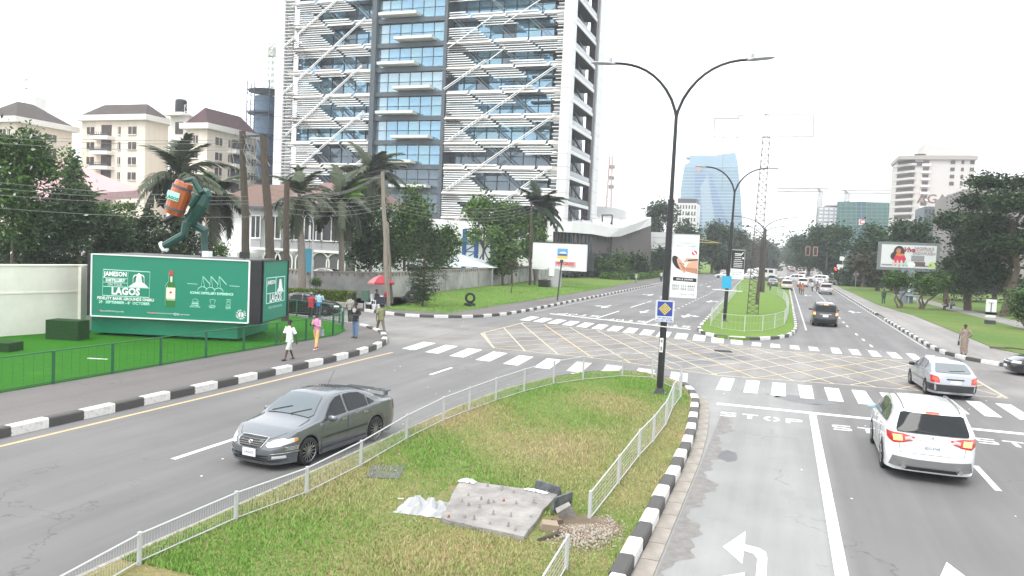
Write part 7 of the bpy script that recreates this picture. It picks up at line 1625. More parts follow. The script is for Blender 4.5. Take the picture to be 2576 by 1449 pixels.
# =========================================================================== CREAM FLATS
FC = mat('flats_cream', (.84, .74, .63), .8, var=.12, vs=.5, stretch=(1, 1, .12)); FCW = mat('flats_trim', (.80, .77, .72), .7); RM = mat('roof_maroon', (.075, .038, .040), .8, var=.3, vs=.8); RM2 = mat('roof_dark_brown', (.07, .055, .05), .8, var=.3, vs=.8); CUR = mat('window_brown', (.07, .05, .045), .35)
def flats(label, px0, pxc, pxs, pye, pyr0, Y, cols, scols, balc, roofm, ybot=660, side=True, fh=38.3, ph=PW, nrow=6, extra=None):
 """front from px0 to corner pxc, side wall receding to pxs; eave height pye at the corner"""
 c = PY(pxc, pye, Y); a = PY(px0, pye, Y); zt_ = c.z; sl_ = PX(pxs, pye, c.x).y if pxs > pxc else Y+14
 sl_ = min(sl_, Y+60); r = thing('apartment_block', label, 'apartment block', (c.x, Y, 0)); O = Vector(r.location); s = ppm(c); w = c.x-a.x; d = sl_-Y
 MB().box((-w/2, d/2, zt_/2), (w, d, zt_)).build('wall', FC, r)
 MB().box((-w/2, d/2, zt_+.35), (w+2, d+2, 1.1)).build('parapet', FCW, r)
 X = lambda px: (PY(px, pye+60, Y).x-c.x); fz = fh/s
 rz = zt_+.9; rp = PY((px0+pxc)/2, pyr0, Y+d*.4).z; iw = min(w, d)*.42; b = MB(); e_ = .3
 if w > d: q = [(-w+iw, d/2, rp), (-iw, d/2, rp)]; F_ = [(0, 1, 5, 4), (1, 2, 5), (2, 3, 4, 5), (3, 0, 4), (3, 2, 1, 0)]
 else: q = [(-w/2, iw, rp), (-w/2, d-iw, rp)]; F_ = [(0, 1, 4), (1, 2, 5, 4), (2, 3, 5), (3, 0, 4, 5), (3, 2, 1, 0)]
 b.add([(-w-e_, -e_, rz), (e_, -e_, rz), (e_, d+e_, rz), (-w-e_, d+e_, rz)]+q, F_); b.build('roof', roofm, r)
 def win(x, y, z, w_, h_, face):
  n_ = (0, -1) if face == 'f' else (1, 0); dims = (w_, .12, h_) if face == 'f' else (.12, w_, h_); o = MB().box((x+n_[0]*.05, y+n_[1]*.05, z), dims).build('window', CUR, r)
  f = MB(); sh = (w_+.3, .3, .14) if face == 'f' else (.3, w_+.3, .14); f.box((x+n_[0]*.12, y+n_[1]*.12, z-h_/2-.08), sh);
  m_ = (.09, .16, h_) if face == 'f' else (.16, .09, h_); f.box((x+n_[0]*.09, y+n_[1]*.09, z), m_); f.build('sill', FCW, o)
 for k in range(nrow):
  z = zt_-2.2-k*fz
  if z < 2: break
  for px, w_ in cols: win(X(px), 0, z, w_, 1.5, 'f')
  for t, w_ in scols: win(0, d*t, z, w_, 1.5, 's')
  for px in balc:
   if isinstance(px, tuple):
    t = px[0]; MB().box((1.0, d*t, z-1.5), (2, 4.5, .9)).build('balcony', FCW, r); MB().box((.06, d*t, z-.1), (.12, 2.4, 2.2)).build('balcony_door', CUR, r); b = MB(); b.box((1.95, d*t, z-.55), (.06, 4.4, .9)); b.build('railing', TDK, r)
   else:
    x = X(px); MB().box((x, -.9, z-1.55), (4.8, 1.8, .7)).build('balcony', FCW, r); MB().box((x+.3, -.06, z), (2.6, .12, 2.3)).build('balcony_door', CUR, r); b = MB()
    for q_ in range(9): b.box((x-2.2+q_*.55, -1.75, z-.85), (.07, .07, .7))
    b.box((x, -1.75, z-.5), (4.6, .08, .08)); b.box((x, -1.75, z-1.0), (4.6, .06, .25)); b.build('railing', TDK, r)
 return r, c, s, zt_, w, d
flats('cream apartment block with dark hipped roof at the far left edge', -60, 41, 182, 305, 258, 112, [(8, 1.3), (22, .6)], [(.30, .9), (.38, .9), (.62, 2.0)], [], RM2)
r, c, s, zt_, w, d = flats('cream apartment block with maroon roof and stacked balconies in the middle of the flats', 206, 366, 425, 300, 262, 124, [(228, 1.9), (333, 2.0), (300, .6)], [], [265], RM2)
st_ = thing('stair_tower', 'stair tower with a black water tank between the middle and right hand cream flats', 'stair tower', PY(449, 420, 127).xy.to_3d()); q = PY(449, 318, 127); MB().box((0, 3, PY(449, 292, 127).z/2), (4.6, 6, PY(449, 292, 127).z)).build('wall', FCW, st_)
zt2 = PY(449, 292, 127).z; MB().box((0, -.05, zt2-2.4), (1.9, .1, 2.4)).build('opening', CUR, st_); MB().box((0, .6, zt2+.1), (5.0, 5, .3)).build('roof_slab', FCW, st_)
b = MB(); b.lathe([(0, 0), (1.1, 0), (1.15, .2), (1.15, 2.4), (.9, 2.7), (0, 2.75)], 14); o = b.build('water_tank', M_BLACK, None, True); o.location = (q.x, 127.6, zt2+.7); tag(o, 'black plastic water tank on top of the stair tower', 'water tank')
MB().box((0, .6, zt2+.5), (2.2, 2.2, .5)).build('tank_stand', FCW, st_); b = MB()
for x0 in (-3.4, 1.2):
 for x in (x0, x0+2.2): b.bar((x, 0, zt2-.4), (x, 0, zt2+2.2), .07)
 for z in (-.4, .9, 2.2): b.bar((x0, 0, zt2+z), (x0+2.2, 0, zt2+z), .07)
 b.bar((x0, 0, zt2-.4), (x0+2.2, 0, zt2+2.2), .05); b.bar((x0+2.2, 0, zt2-.4), (x0, 0, zt2+2.2), .05)
b.build('steel_frame', FCW, st_)
flats('cream apartment block with maroon roof nearest the glass tower', 470, 522, 645, 322, 280, 126, [(492, 1.0)], [(.22, 1.9), (.44, .7), (.80, 2.0), (.95, 1.2)], [(.56,)], RM)
for px, pyt, pyb, Y, lab in ((62, 197, 258, 170, 'thin telecom antenna mast above the leftmost cream flats'), (490, 235, 300, 140, 'thin whip antenna beside the black water tank')):
 q = PY(px, pyb, Y); t = PY(px, pyt, Y); rt = thing('antenna_mast', lab, 'antenna', (q.x, Y, q.z-2)); b = MB(); b.bar((0, 0, 0), (0, 0, t.z-q.z+2), .16 if px < 100 else .08); b.build('mast', cs, rt)
 if px < 100:
  for zz in (6, 8.5): MB().box((.6, 0, zz), (1.2, .3, .4)).build('antenna', cs, rt)
q = PY(90, 262, 150); b = MB(); b.box((0, 0, 0), (3.6, 3, 4)); o = b.build('roof_hut', FCW); o.location = (q.x, 150, q.z-.5); tag(o, 'small pale roof hut behind the leftmost maroon roof', 'hut')
pr_ = thing('pink_roof_hall', 'low hall with a long faded pink metal roof between the trees and the cream flats', 'building', (*PY(200, 480, 84).xy, 0)); PK = mat('roof_pink', (.47, .30, .30), .75, var=.12, vs=.6, bump=.2, stretch=(10, 1, 1))
V = [PY(70, 470, 70), PY(290, 485, 78), PY(185, 430, 92), PY(118, 390, 92), PY(60, 400, 92)]; O = Vector(pr_.location); e2 = [PY(70, 500, 70), PY(330, 505, 78)]
MB().add([PY(60, 500, 70)-O, PY(355, 478, 80)-O, PY(230, 448, 90)-O, PY(130, 392, 96)-O, PY(20, 395, 96)-O, PY(60, 500, 70)-O-Vector((0, 0, 1)), PY(355, 478, 80)-O-Vector((0, 0, 1))], [(0, 1, 2, 3, 4), (5, 6, 1, 0)]).build('roof', PK, pr_); MB().box((0, 8, 3), (22, 10, 6)).build('wall', FCW, pr_)
sx = PY(668, 330, 150); sb = thing('scaffold_tower', 'round concrete core in blue scaffolding just left of the glass tower', 'tower', (sx.x, 150, 0)); SBm = mat('scaffold_blue', (.05, .08, .13), .5); zt_ = PY(668, 222, 150).z
b = MB(); b.lathe([(2.6, 0), (2.6, zt_-2)], 14); b.build('core', mat('blue_sheet', (.12, .19, .28), .5, var=.4), sb, True)
for k in range(9): b = MB(); b.lathe([(0, 0), (4.0, 0), (4.1, .35), (0, .35)], 16, (0, 0, zt_-1-k*5.0)); b.build('floor_plate', TDK, sb)
for k in range(8): a = 2*pi*k/8; b = MB(); b.bar((4.2*cos(a), 4.2*sin(a), 0), (4.2*cos(a), 4.2*sin(a), zt_+1.2), .16); b.build('standard', SBm, sb)
b = MB()
for k in range(22):
 z = zt_-1.5-k*2; P = [(4.2*cos(2*pi*j/8), 4.2*sin(2*pi*j/8), z) for j in range(9)]
 for j in range(8): b.bar(P[j], P[j+1], .09)
b.build('ledgers', SBm, sb)['kind'] = 'stuff'
q = PY(688, 110, 190); cr_ = thing('tower_crane', 'pale green tower crane mast half hidden by the left edge of the glass tower', 'crane', (q.x, 190, 0)); lattice(cr_, PY(688, 110, 190).z, 1.8, 1.8, 34, .1, mat('crane_green', (.35, .42, .36), .6)); MB().box((-.8, 0, PY(688, 130, 190).z), (2.4, 1.6, 2.6)).build('cab', FCW, cr_)
q = PY(1531, 520, 260); tm = thing('telecom_mast', 'slim red and white lattice telecom mast right of the glass tower', 'mast', (q.x, 260, 0)); lattice(tm, PY(1534, 392, 260).z, 2.6, 1.0, 22, .09, mat('mast_pink', (.5, .34, .33), .7))
for zz in (.72, .80, .9): MB().box((.6, 0, zz*PY(1534, 392, 260).z), (1.8, .6, 1.2)).build('antenna', cs, tm)
q = PY(1216, 690, 100); bf = thing('blue_steel_frame', 'bright blue lattice steel frame behind the grey wall', 'steel frame', (q.x, 100, 0)); BS = mat('steel_blue', (.02, .10, .33), .4); H_ = PY(1216, 578, 100).z
for x in (-3, -1.2, 1.2, 3): MB().box((x, 0, H_/2), (.5, .4, H_)).build('column', BS, bf)
b = MB()
for k in range(7):
 z = H_*k/7; b.bar((-3, 0, z), (-1.2, 0, z+H_/7), .16); b.bar((1.2, 0, z), (3, 0, z+H_/7), .16); b.bar((-3, 0, z+H_/7), (-1.2, 0, z+H_/7), .16); b.bar((1.2, 0, z+H_/7), (3, 0, z+H_/7), .16)
b.bar((-1.2, 0, H_*.3), (1.2, 0, H_*.9), .16); b.bar((-1.2, 0, H_*.9), (1.2, 0, H_*.3), .16); b.build('bracing', BS, bf)
MB().box((0, 0, H_*.52), (8, .14, .14)).build('white_rail', PW, bf)
q = PY(1160, 690, 92); tn = thing('tent_canopy', 'pale grey peaked canopy roof behind the grey wall', 'canopy', (q.x, 92, 0)); zz = PY(1160, 668, 92).z; b = MB(); b.add([(-5, -3, zz), (5.5, -3, zz), (5.5, 4, zz), (-5, 4, zz), (-1, 0, zz+1.6)], [(0, 1, 4), (1, 2, 4), (2, 3, 4), (3, 0, 4)]); b.build('canopy', mat('tent_cloth', (.45, .5, .52), .6), tn)
for x, y in ((-4.8, -2.8), (5.3, -2.8), (5.3, 3.8), (-4.8, 3.8)): MB().box((x, y, zz/2), (.12, .12, zz)).build('leg', M_STEEL, tn)
# =========================================================================== RIGHT AND FAR BUILDINGS
def beige():
 Y = 360; c = PY(2345, 400, Y); r = thing('beige_tower_block', 'tall beige tower block with rows of balconies rising behind the park trees', 'tower block', (c.x, Y, 0)); O = Vector(r.location); BM_ = mat('beige_block', (.56, .53, .50), .8, var=.05, vs=.05); BT = mat('beige_trim', (.36, .33, .31), .8); X = lambda px: PY(px, 450, Y).x-O.x; Z = lambda py: PY(2345, py, Y).z
 x0, x1, x2 = X(2262), X(2300), X(2450); H_ = Z(398); d = 26
 MB().box(((x1+x2)/2, d/2, H_/2), (x2-x1, d, H_)).build('wall', BM_, r); MB().prism([(x0, 9), (x1, 0), (x1, d), (x0, d)], 0, H_-.5).build('balcony_wing', BM_, r)
 MB().box(((x0+x2)/2, d/2-.5, H_+.2), (x2-x0+1.5, d+1, 1.6)).build('parapet', BT, r); MB().add([(X(2322), 3, H_+1), (X(2450), 3, H_+1), (X(2450), 20, H_+1), (X(2322), 20, H_+1), (X(2322), 3, Z(358)), (X(2450), 3, Z(382)), (X(2450), 20, Z(382)), (X(2322), 20, Z(358))], [(0, 1, 5, 4), (1, 2, 6, 5), (2, 3, 7, 6), (3, 0, 4, 7), (4, 5, 6, 7)]).build('plant_room', BM_, r)
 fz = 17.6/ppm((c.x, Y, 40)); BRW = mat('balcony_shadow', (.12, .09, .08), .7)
 for k in range(16):
  z = H_-2.6-k*fz
  if z < 8: break
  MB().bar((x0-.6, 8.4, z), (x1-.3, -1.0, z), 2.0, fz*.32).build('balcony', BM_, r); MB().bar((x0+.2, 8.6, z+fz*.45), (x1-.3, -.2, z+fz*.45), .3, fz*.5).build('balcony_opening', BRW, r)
  for px, w_ in ((2330, 2.2), (2397, 1.6), (2422, 1.0), (2446, 1.6)):
   if k < 4 or px == 2330 or (px == 2446): MB().box((X(px)-.4, -.08, z+fz*.35), (w_, .16, fz*.5)).build('window', CUR, r)
  MB().box((X(2330)-.4, -.7, z-.2), (3.2, 1.3, .9)).build('window_box', FCW, r)
 for zz in (Z(392), Z(412)): MB().box(((X(2302)+X(2318))/2, -.3, zz), (4.2, .4, 1.6)).build('window', CUR, r)
beige()
def simple(name, label, px0, px1, pyt, Y, d, m_, rows, cols, wm, cat='building', pyb=700, slope=0, wh=.5, ww_=.6):
 a, c = PY(px0, pyt, Y), PY(px1, pyt, Y); r = thing(name, label, cat, ((a.x+c.x)/2, Y, 0)); w = c.x-a.x; H_ = (a.z+c.z)/2
 MB().add([(-w/2, 0, 0), (w/2, 0, 0), (w/2, d, 0), (-w/2, d, 0), (-w/2, 0, H_), (w/2, 0, H_+slope), (w/2, d, H_+slope), (-w/2, d, H_)], [(0, 1, 5, 4), (1, 2, 6, 5), (2, 3, 7, 6), (3, 0, 4, 7), (4, 5, 6, 7)]).build('wall', m_, r)
 if rows:
  fh = (H_-PY(px0, pyb, Y).z)/rows if pyb else 3.2; me = unit('window', (w/cols*ww_, .2, fh*wh), wm)
  for i in range(rows):
   for j in range(cols): inst('window', me, (-w/2+(j+.5)*w/cols, -.12, H_-(i+.6)*fh), r)
 return r, w, H_
HZG = mat('far_glass_blue', (.10, .24, .36), .15, .3, var=.3, vs=.05)
r, w, H_ = simple('hotel_block', 'small white hotel block with vertical windows in front of the blue glass tower', 1702, 1753, 511, 400, 18, mat('hotel_white', (.68, .68, .68), .7), 5, 7, CUR, pyb=590, ww_=.45, wh=.62)
MB().box((0, 8, H_+1.2), (w*.9, 12, 2.4)).build('roof_storey', CON, r); MB().box((-w*.62, 8, H_*.5+1.5), (w*.3, 14, H_+3)).build('wing', FCW, r)
def bluetower():
 Y = 620; r = thing('blue_glass_tower', 'pale blue curved glass tower with a pointed crest beside the vanishing road', 'tower', (*PY(1785, 500, Y).xy, 0)); O = Vector(r.location); P = lambda px, py, dy=0: PY(px, py, Y)-O+Vector((0, dy, 0))
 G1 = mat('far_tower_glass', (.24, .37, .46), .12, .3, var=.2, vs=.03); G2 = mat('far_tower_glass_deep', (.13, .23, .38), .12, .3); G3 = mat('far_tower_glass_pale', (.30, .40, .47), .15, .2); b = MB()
 outl = [(1704, 700), (1708, 560), (1713, 470), (1722, 415), (1734, 408), (1736, 392), (1790, 392), (1850, 383), (1856, 410), (1864, 500), (1868, 585), (1868, 700)]
 b.slab([P(*q) for q in outl], (0, 30, 0)); b.build('glass_body', G1, r)
 MB().slab([P(*q, -.5) for q in ((1790, 395), (1850, 385), (1865, 520), (1868, 660), (1840, 590), (1800, 480))], (0, .6, 0)).build('crest_facet', G1, r)
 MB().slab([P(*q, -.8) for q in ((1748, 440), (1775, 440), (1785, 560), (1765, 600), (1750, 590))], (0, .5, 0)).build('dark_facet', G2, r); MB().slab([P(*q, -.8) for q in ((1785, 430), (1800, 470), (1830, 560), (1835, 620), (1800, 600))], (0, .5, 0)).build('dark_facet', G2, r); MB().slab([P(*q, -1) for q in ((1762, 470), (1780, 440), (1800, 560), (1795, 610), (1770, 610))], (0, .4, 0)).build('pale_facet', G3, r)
 for i in range(24): z0 = P(1785, 420+i*8); a, c = P(1716-(i > 6)*6, 420+i*8, -1.2), P(1862, 420+i*8, -1.2); MB().bar(a, c, .3, .5).build('floor_band', mat('far_band', (.30, .42, .52), .4), r)
 MB().slab([P(*q, 2) for q in ((1688+35, 396), (1792, 398), (1792, 386), (1740, 384), (1700+25, 386))], (0, 14, 0)).build('roof_disc', mat('far_white', (.55, .56, .57), .6), r); MB().bar(P(1778, 390, 5), P(1778, 376, 5), 1.4).build('roof_mast', FCW, r); MB().bar(P(1765, 377, 5), P(1782, 376, 5), 1.2).build('roof_arm', FCW, r)
 MB().add([P(*q, -1.6) for q in ((1753, 425), (1757, 412), (1764, 420), (1762, 432), (1757, 437))], [tuple(range(5))]).build('logo', mat('logo_red_grey', (.38, .26, .24), .5), r)
bluetower()
NET = mat('green_net', (.06, .17, .155), .8, var=.3, vs=.08); NET2 = mat('green_net_dark', (.03, .10, .12), .8)
r, w, H_ = simple('unfinished_building', 'unfinished building wrapped in green scaffold net with a red crescent banner', 2108, 2240, 508, 420, 30, NET, 0, 0, None)
def PN(px, py, y=-.4): q = PY(px, py, 420); return Vector((q.x-r.location.x, y, q.z))
MB().slab([PN(2156, 507), PN(2178, 507), PN(2178, 700), PN(2156, 700)], (0, .3, 0)).build('dark_net_strip', NET2, r);
for i in range(9): MB().bar(PN(2108, 520+i*9, -.3), PN(2240, 521+i*9, -.3), .3, .25).build('scaffold_ledger', mat('net_line', (.16, .28, .25), .7), r)
for i in range(10): MB().bar(PN(2115+i*13, 505, -.35), PN(2115+i*13, 600, -.35), .2).build('scaffold_standard', MATS['net_line'], r)
bb = MB().slab([PN(2160, 552, -1), PN(2175, 552, -1), PN(2175, 566, -1), PN(2160, 566, -1)], (0, .2, 0)).build('banner', PW, r); text('C', 3.3, M_PRED, bb, (PN(2160, 552)+PN(2175, 566))/2+Vector((0, -.7, 0)), (1, 0, 0), (0, 0, 1), bold=.12, off=.05)
r, w, H_ = simple('unfinished_building', 'bare concrete frame of open floors left of the green netted building', 2060, 2112, 520, 425, 28, mat('frame_concrete', (.33, .34, .36), .85), 7, 4, mat('frame_opening', (.62, .64, .66), .8), pyb=585, wh=.55, ww_=.72)
MB().box((w*.2, 12, H_+1.5), (w*.75, 18, 1.2)).build('top_slab', FCW, r)
simple('office_block', 'grey brown stepped office block at the right edge above the trees', 2425, 2640, 478, 170, 30, mat('brown_grey_facade', (.27, .25, .235), .8, var=.1, vs=.1), 3, 10, CUR, pyb=560, wh=.3)
r, w, H_ = simple('office_block', 'wide pale office block with flat roof at the far right edge', 2480, 2620, 458, 200, 30, mat('pale_grey_facade', (.36, .355, .34), .8), 0, 0, None); MB().bar((w*.05, 0, H_), (w*.25, 0, H_+2.6), .3).build('roof_sail', CON, r)
r, w, H_ = simple('agate_building', 'dark glass low building with brown roof letters in front of the beige tower block', 2326, 2400, 520, 300, 20, TDK, 4, 8, DG, pyb=600)
text('AGATE', 4.4, mat('letters_brown', (.16, .09, .07), .6), r, (0, -.3, H_+2.4), (1, 0, 0), (0, 0, 1), extrude=.15, bold=.05)
for i, (x0, x1, yt, Y, m_) in enumerate(((1955, 1968, 632, 900, CON), (1968, 1984, 640, 950, FCW), (2026, 2060, 602, 600, FCW), (2012, 2030, 590, 620, CON), (1872, 1900, 600, 700, FCW), (1900, 1930, 628, 720, FCW), (1984, 2010, 636, 800, HZG))): simple('far_block', ['small grey block at the very end of the road', 'small pale block right of the end of the road', 'pale block over the trees below the concrete frame', 'tall thin hazy block left of the concrete frame', 'pale low block under the blue tower', 'pale building behind the lattice mast foot', 'bluish low block beyond the far right trees'][i], x0, x1, yt, Y, 30, m_, 0, 0, None)
def crane(label, px, pyt, Y, xa, xb, pyj, pyb=600):
 q = PY(px, pyb, Y); H_ = PY(px, pyj, Y).z; r = thing('tower_crane', label, 'crane', (q.x, Y, 0)); cm = mat('crane_pale', (.22, .21, .17), .7); lattice(r, H_, 2.2, 2.2, 30, .14, cm); a = PY(xa, pyj, Y)-Vector(r.location); c = PY(xb, pyj+1, Y)-Vector(r.location); b = MB(); n = 40
 for i in range(n):
  p, s = a.lerp(c, i/n), a.lerp(c, (i+1)/n); b.bar(p, s, .4); b.bar(p+Vector((0, 0, 1.8)), s+Vector((0, 0, 1.8)), .4); b.bar(p, s+Vector((0, 0, 1.8)), .16); b.bar(p+Vector((0, 0, 1.8)), s, .16)
 b.build('jib', cm, r); t = PY(px, pyt, Y)-Vector(r.location); b = MB(); b.bar((0, 0, H_), t, 1.0, 1.0); b.bar(t, a.lerp(c, .1), .12); b.bar(t, a.lerp(c, .9), .12); b.build('apex', cm, r); w_ = a if abs(a.x) < abs(c.x) else c; MB().box((w_.x*.9, 0, w_.z-.6), (3.6, 1.4, 1.6)).build('counterweight', FCW, r)
crane('pale tower crane with a long jib left of the concrete frame', 2056, 472, 440, 1955, 2082, 482); crane('second tower crane standing over the green netted building', 2124, 478, 445, 2080, 2252, 486)
# =========================================================================== VERGE AND PARK FURNITURE
q = G(1392, 722, .17); rt = thing('roadside_billboard', 'blank white roadside billboard with a small bank logo on the grass verge', 'billboard', (q.x, q.y, .17)); Yb = q.y; a, c = PY(1343, 606, Yb), PY(1478, 614, Yb); zb1 = PY(1410, 680, Yb).z; zt1 = (a.z+c.z)/2-.1
O = Vector(rt.location); wb = c.x-a.x; hb = zt1-zb1; bx0 = a.x-O.x; bz = zb1-.17
MB().box((bx0+wb/2, 0, bz+hb/2), (wb, .5, hb)).build('panel', PW, rt); MB().box((bx0+wb/2, 0, bz+hb+.06), (wb+.3, .6, .14)).build('frame', CON, rt); b = MB(); b.tube([(0, .3, 0), (0, .3, bz+.2)], [.95, .95], 16); b.build('column', mat('column_grey', (.38, .38, .39), .6), rt, True); MB().box((-.1, -.68, 2.2), (.7, .06, 1.6)).build('label', PRW if False else M_PRW, rt)
b = MB(); nx = 24
V = [(bx0+wb*i/nx, -.27-.05*sin(i*1.3)-.03*cos(i*2.9), bz+.1+(.12*sin(i*.9) if j == 0 else 0)+(hb-.2)*j/4) for j in range(5) for i in range(nx+1)]; b.add(V, [(j*(nx+1)+i, j*(nx+1)+i+1, (j+1)*(nx+1)+i+1, (j+1)*(nx+1)+i) for j in range(4) for i in range(nx)]); b.build('canvas', mat('canvas_white', (.72, .74, .74), .7), rt, True)
text('PROGRESS', .5, M_PRED, rt, (bx0+wb*.62, -.36, bz+hb*.25), (1, 0, 0), (0, 0, 1), bold=.02); MB().box((bx0+wb*.62, -.33, bz+hb*.25), (2.8, .03, .62)).build('print_block', mat('print_pink', (.6, .42, .42), .5), rt)
b = MB(); b.box((0, 0, .4), (1.3, 1.0, .8)); b.box((0, 0, .84), (1.4, 1.1, .1)); o = b.build('black_bin', M_BLACK); g_ = G(1369, 722, .17); o.location = g_; tag(o, 'black box bin on the verge left of the white billboard column', 'bin')
q = G(1402, 756, .14); rt = thing('bus_stop_sign', 'thin grey pole with a small blue and yellow notice in front of the white billboard', 'sign', q); hp = PY(1408, 655, q.y).z-.14; b = MB(); b.tube([(0, 0, 0), (.25, 0, hp)], .07, 8); b.box((.25, 0, hp-.1), (.28, .2, .35)); b.build('pole', CON, rt)
zt3, zb3 = PY(1408, 625, q.y).z-.14, PY(1408, 651, q.y).z-.14; w3 = 27/ppm(q+Vector((0, 0, 5))); MB().box((.3, 0, (zt3+zb3)/2), (w3, .05, zt3-zb3)).build('board', mat('sky_print', (.10, .32, .60), .5), rt); MB().box((.3, -.03, zb3+(zt3-zb3)*.14), (w3, .03, (zt3-zb3)*.28)).build('yellow_strip', mat('yellow_print', (.68, .5, .10), .5), rt); MB().box((.3, -.035, zb3+(zt3-zb3)*.42), (w3*.8, .03, (zt3-zb3)*.2)).build('dark_strip', mat('town_print', (.08, .12, .2), .5), rt); MB().add([(.3-w3*.45, -.04, zb3+(zt3-zb3)*.5), (.3+w3*.45, -.04, zb3+(zt3-zb3)*.5), (.3+w3*.2, -.04, zb3+(zt3-zb3)*.72), (.3-w3*.15, -.04, zb3+(zt3-zb3)*.66)], [(0, 1, 2, 3)]).build('white_strip', M_PRW, rt)
def tyre(label, loc, r, w_, rot, name='old_tyre'):
 b = MB(); b.lathe([(r*.58, -w_/2), (r*.9, -w_/2), (r, -w_*.3), (r, w_*.3), (r*.9, w_/2), (r*.58, w_/2), (r*.62, 0)], 22, axis='z'); k = len(b.v); b.f = [f for f in b.f if len(f) == 4]; b.m = b.m[:len(b.f)]
 n = 22;
 for j in range(n): b.f.append((6*n+j, 6*n+(j+1) % n, (j+1) % n, j)); b.m.append(0)
 o = b.build(name, M_RUBBER, None, True); o.location = loc; o.rotation_euler = rot; tag(o, label, 'tyre'); return o
q = G(1182, 770, .17); tyre('old tyre lying flat on the grass verge under an upright one', q+Vector((0, 0, .12)), .45, .24, (0, 0, 0)); tyre('old tyre standing upright on top of the flat one on the verge', q+Vector((0, 0, .24+.42)), .43, .22, (pi/2, 0, .3))
for i, (px, py, z, rr, t_) in enumerate(((1062, 765, .5, .6, (1.0, .2, .3)), (1075, 760, .35, .55, (.9, 0, -.3)), (1050, 762, .3, .5, (.2, 0, 0)), (1088, 758, .25, .5, (.15, .1, 0)), (1070, 752, .75, .55, (.5, .3, .2)))): tyre(['big truck tyre leaning in the dark pile by the wall', 'second tyre leaning on the truck tyre in the pile', 'flat tyre at the left of the dark pile', 'flat tyre at the right of the dark pile', 'topmost tyre of the dark pile by the wall'][i], G(px, py, .15)+Vector((-1.0, .2, z)), rr, .3, t_)
q = G(957, 765, .15); um = thing('parasol', 'red patterned parasol over the street stall beside the grey pole', 'parasol', q); hz_ = 2.2; b = MB(); nseg = 8; RED = mat('parasol_red', (.38, .012, .03), .5, var=.3, vs=3); RP = mat('parasol_print', (.50, .2, .2), .5)
b.tube([(0, 0, 0), (0, 0, hz_+.1)], .03, 6); b.build('pole', M_STEEL, um)
for k in range(nseg):
 a0, a1 = 2*pi*k/nseg, 2*pi*(k+1)/nseg; b = MB(); R1 = 1.1; V = [(0, 0, hz_+.1), (R1*.55*cos(a0), R1*.55*sin(a0), hz_-.12), (R1*.55*cos(a1), R1*.55*sin(a1), hz_-.12), (R1*cos(a0), R1*sin(a0), hz_-.5), (R1*cos(a1), R1*sin(a1), hz_-.5), (R1*cos(a0), R1*sin(a0), hz_-.62), (R1*cos(a1), R1*sin(a1), hz_-.62)]
 b.add(V, [(0, 1, 2), (1, 3, 4, 2), (3, 5, 6, 4)]); b.build('panel', RED if k not in (5, 2) else RP, um)
def chair(label, loc, rz, m_):
 r = thing('plastic_chair', label, 'chair', loc, rz); MB().box((0, 0, .43), (.44, .42, .04)).build('seat', m_, r); MB().box((0, .2, .68), (.42, .04, .44)).build('backrest', m_, r)
 for sx in (-1, 1):
  for sy in (-1, 1): MB().bar((sx*.19, sy*.18, .42), (sx*.23, sy*.22, 0), .05).build('leg', m_, r)
chair('white plastic chair of the seller under the red parasol', G(942, 770, .15), radians(90), WHP)
tb_ = thing('stall_table', 'small dark stall table under the red parasol', 'table', G(962, 771, .15)); MB().box((0, 0, .72), (.8, .6, .05)).build('tabletop', M_TRIM, tb_); MB().box((0, -.28, .4), (.78, .03, .6)).build('cloth', mat('cloth_dark', (.03, .035, .05), .8), tb_)
for sx in (-1, 1):
 for sy in (-1, 1): MB().bar((sx*.36, sy*.26, .7), (sx*.38, sy*.28, 0), .04).build('leg', M_STEEL, tb_)
MB().box((0, 0, .78), (.3, .2, .07)).build('goods_tray', WHP, tb_)
for i, (px, py) in enumerate(((939, 778), (955, 778))):
 b = MB(); b.lathe([(.13, 0), (.17, .34), (.18, .35), (.15, .33), (.11, .03)], 12); o = b.build('bucket', WHP, None, True); o.location = G(px, py, .15); tag(o, ['left white bucket in front of the parasol stall', 'right white bucket in front of the parasol stall'][i], 'bucket')
gn = thing('generator', 'small generator with white top beside the parasol stall', 'generator', G(924, 778, .15)); MB().box((0, 0, .22), (.5, .35, .3)).build('engine', M_TRIM, gn); MB().box((0, 0, .44), (.36, .3, .14)).build('tank', WHP, gn)
for sx in (-1, 1): b = MB(); b.lathe([(.0, -.03), (.11, -.03), (.11, .03), (0, .03)], 10, (sx*.28, 0, .11), axis='x'); b.build('wheel', M_RUBBER, gn)
q = G(912, 778, .15); gb = thing('green_cabinet', 'green metal cabinet on a post in front of the hedge end', 'cabinet', (q.x+.2, q.y, .15)); MB().box((0, 0, 1.0), (.5, .3, .75)).build('box', mat('cabinet_green', (.06, .12, .08), .5), gb); MB().box((0, 0, .3), (.1, .1, .7)).build('post', M_STEEL, gb)
MBk = MB(); MBk.box((0, 0, .15), (9.5, .35, .35), radians(4)); o = MBk.build('low_wall', M_CONC); o.location = (-32.3, 50.2, .12); tag(o, 'low concrete planter edge in front of the hedge', 'low wall')
q = G(2278, 762, .17); Y = q.y; rt = thing('column_billboard', 'dishwash billboard on a thick grey column in the park', 'billboard', (q.x, Y, .17)); O = Vector(rt.location)
P4 = [PY(x, y, Y)-O for x, y in ((2216, 612), (2358, 618), (2353, 678), (2211, 674))]; x0, x1 = (P4[0].x+P4[3].x)/2, (P4[1].x+P4[2].x)/2; z1, z0 = (P4[0].z+P4[1].z)/2, (P4[2].z+P4[3].z)/2; w, h = x1-x0, z1-z0
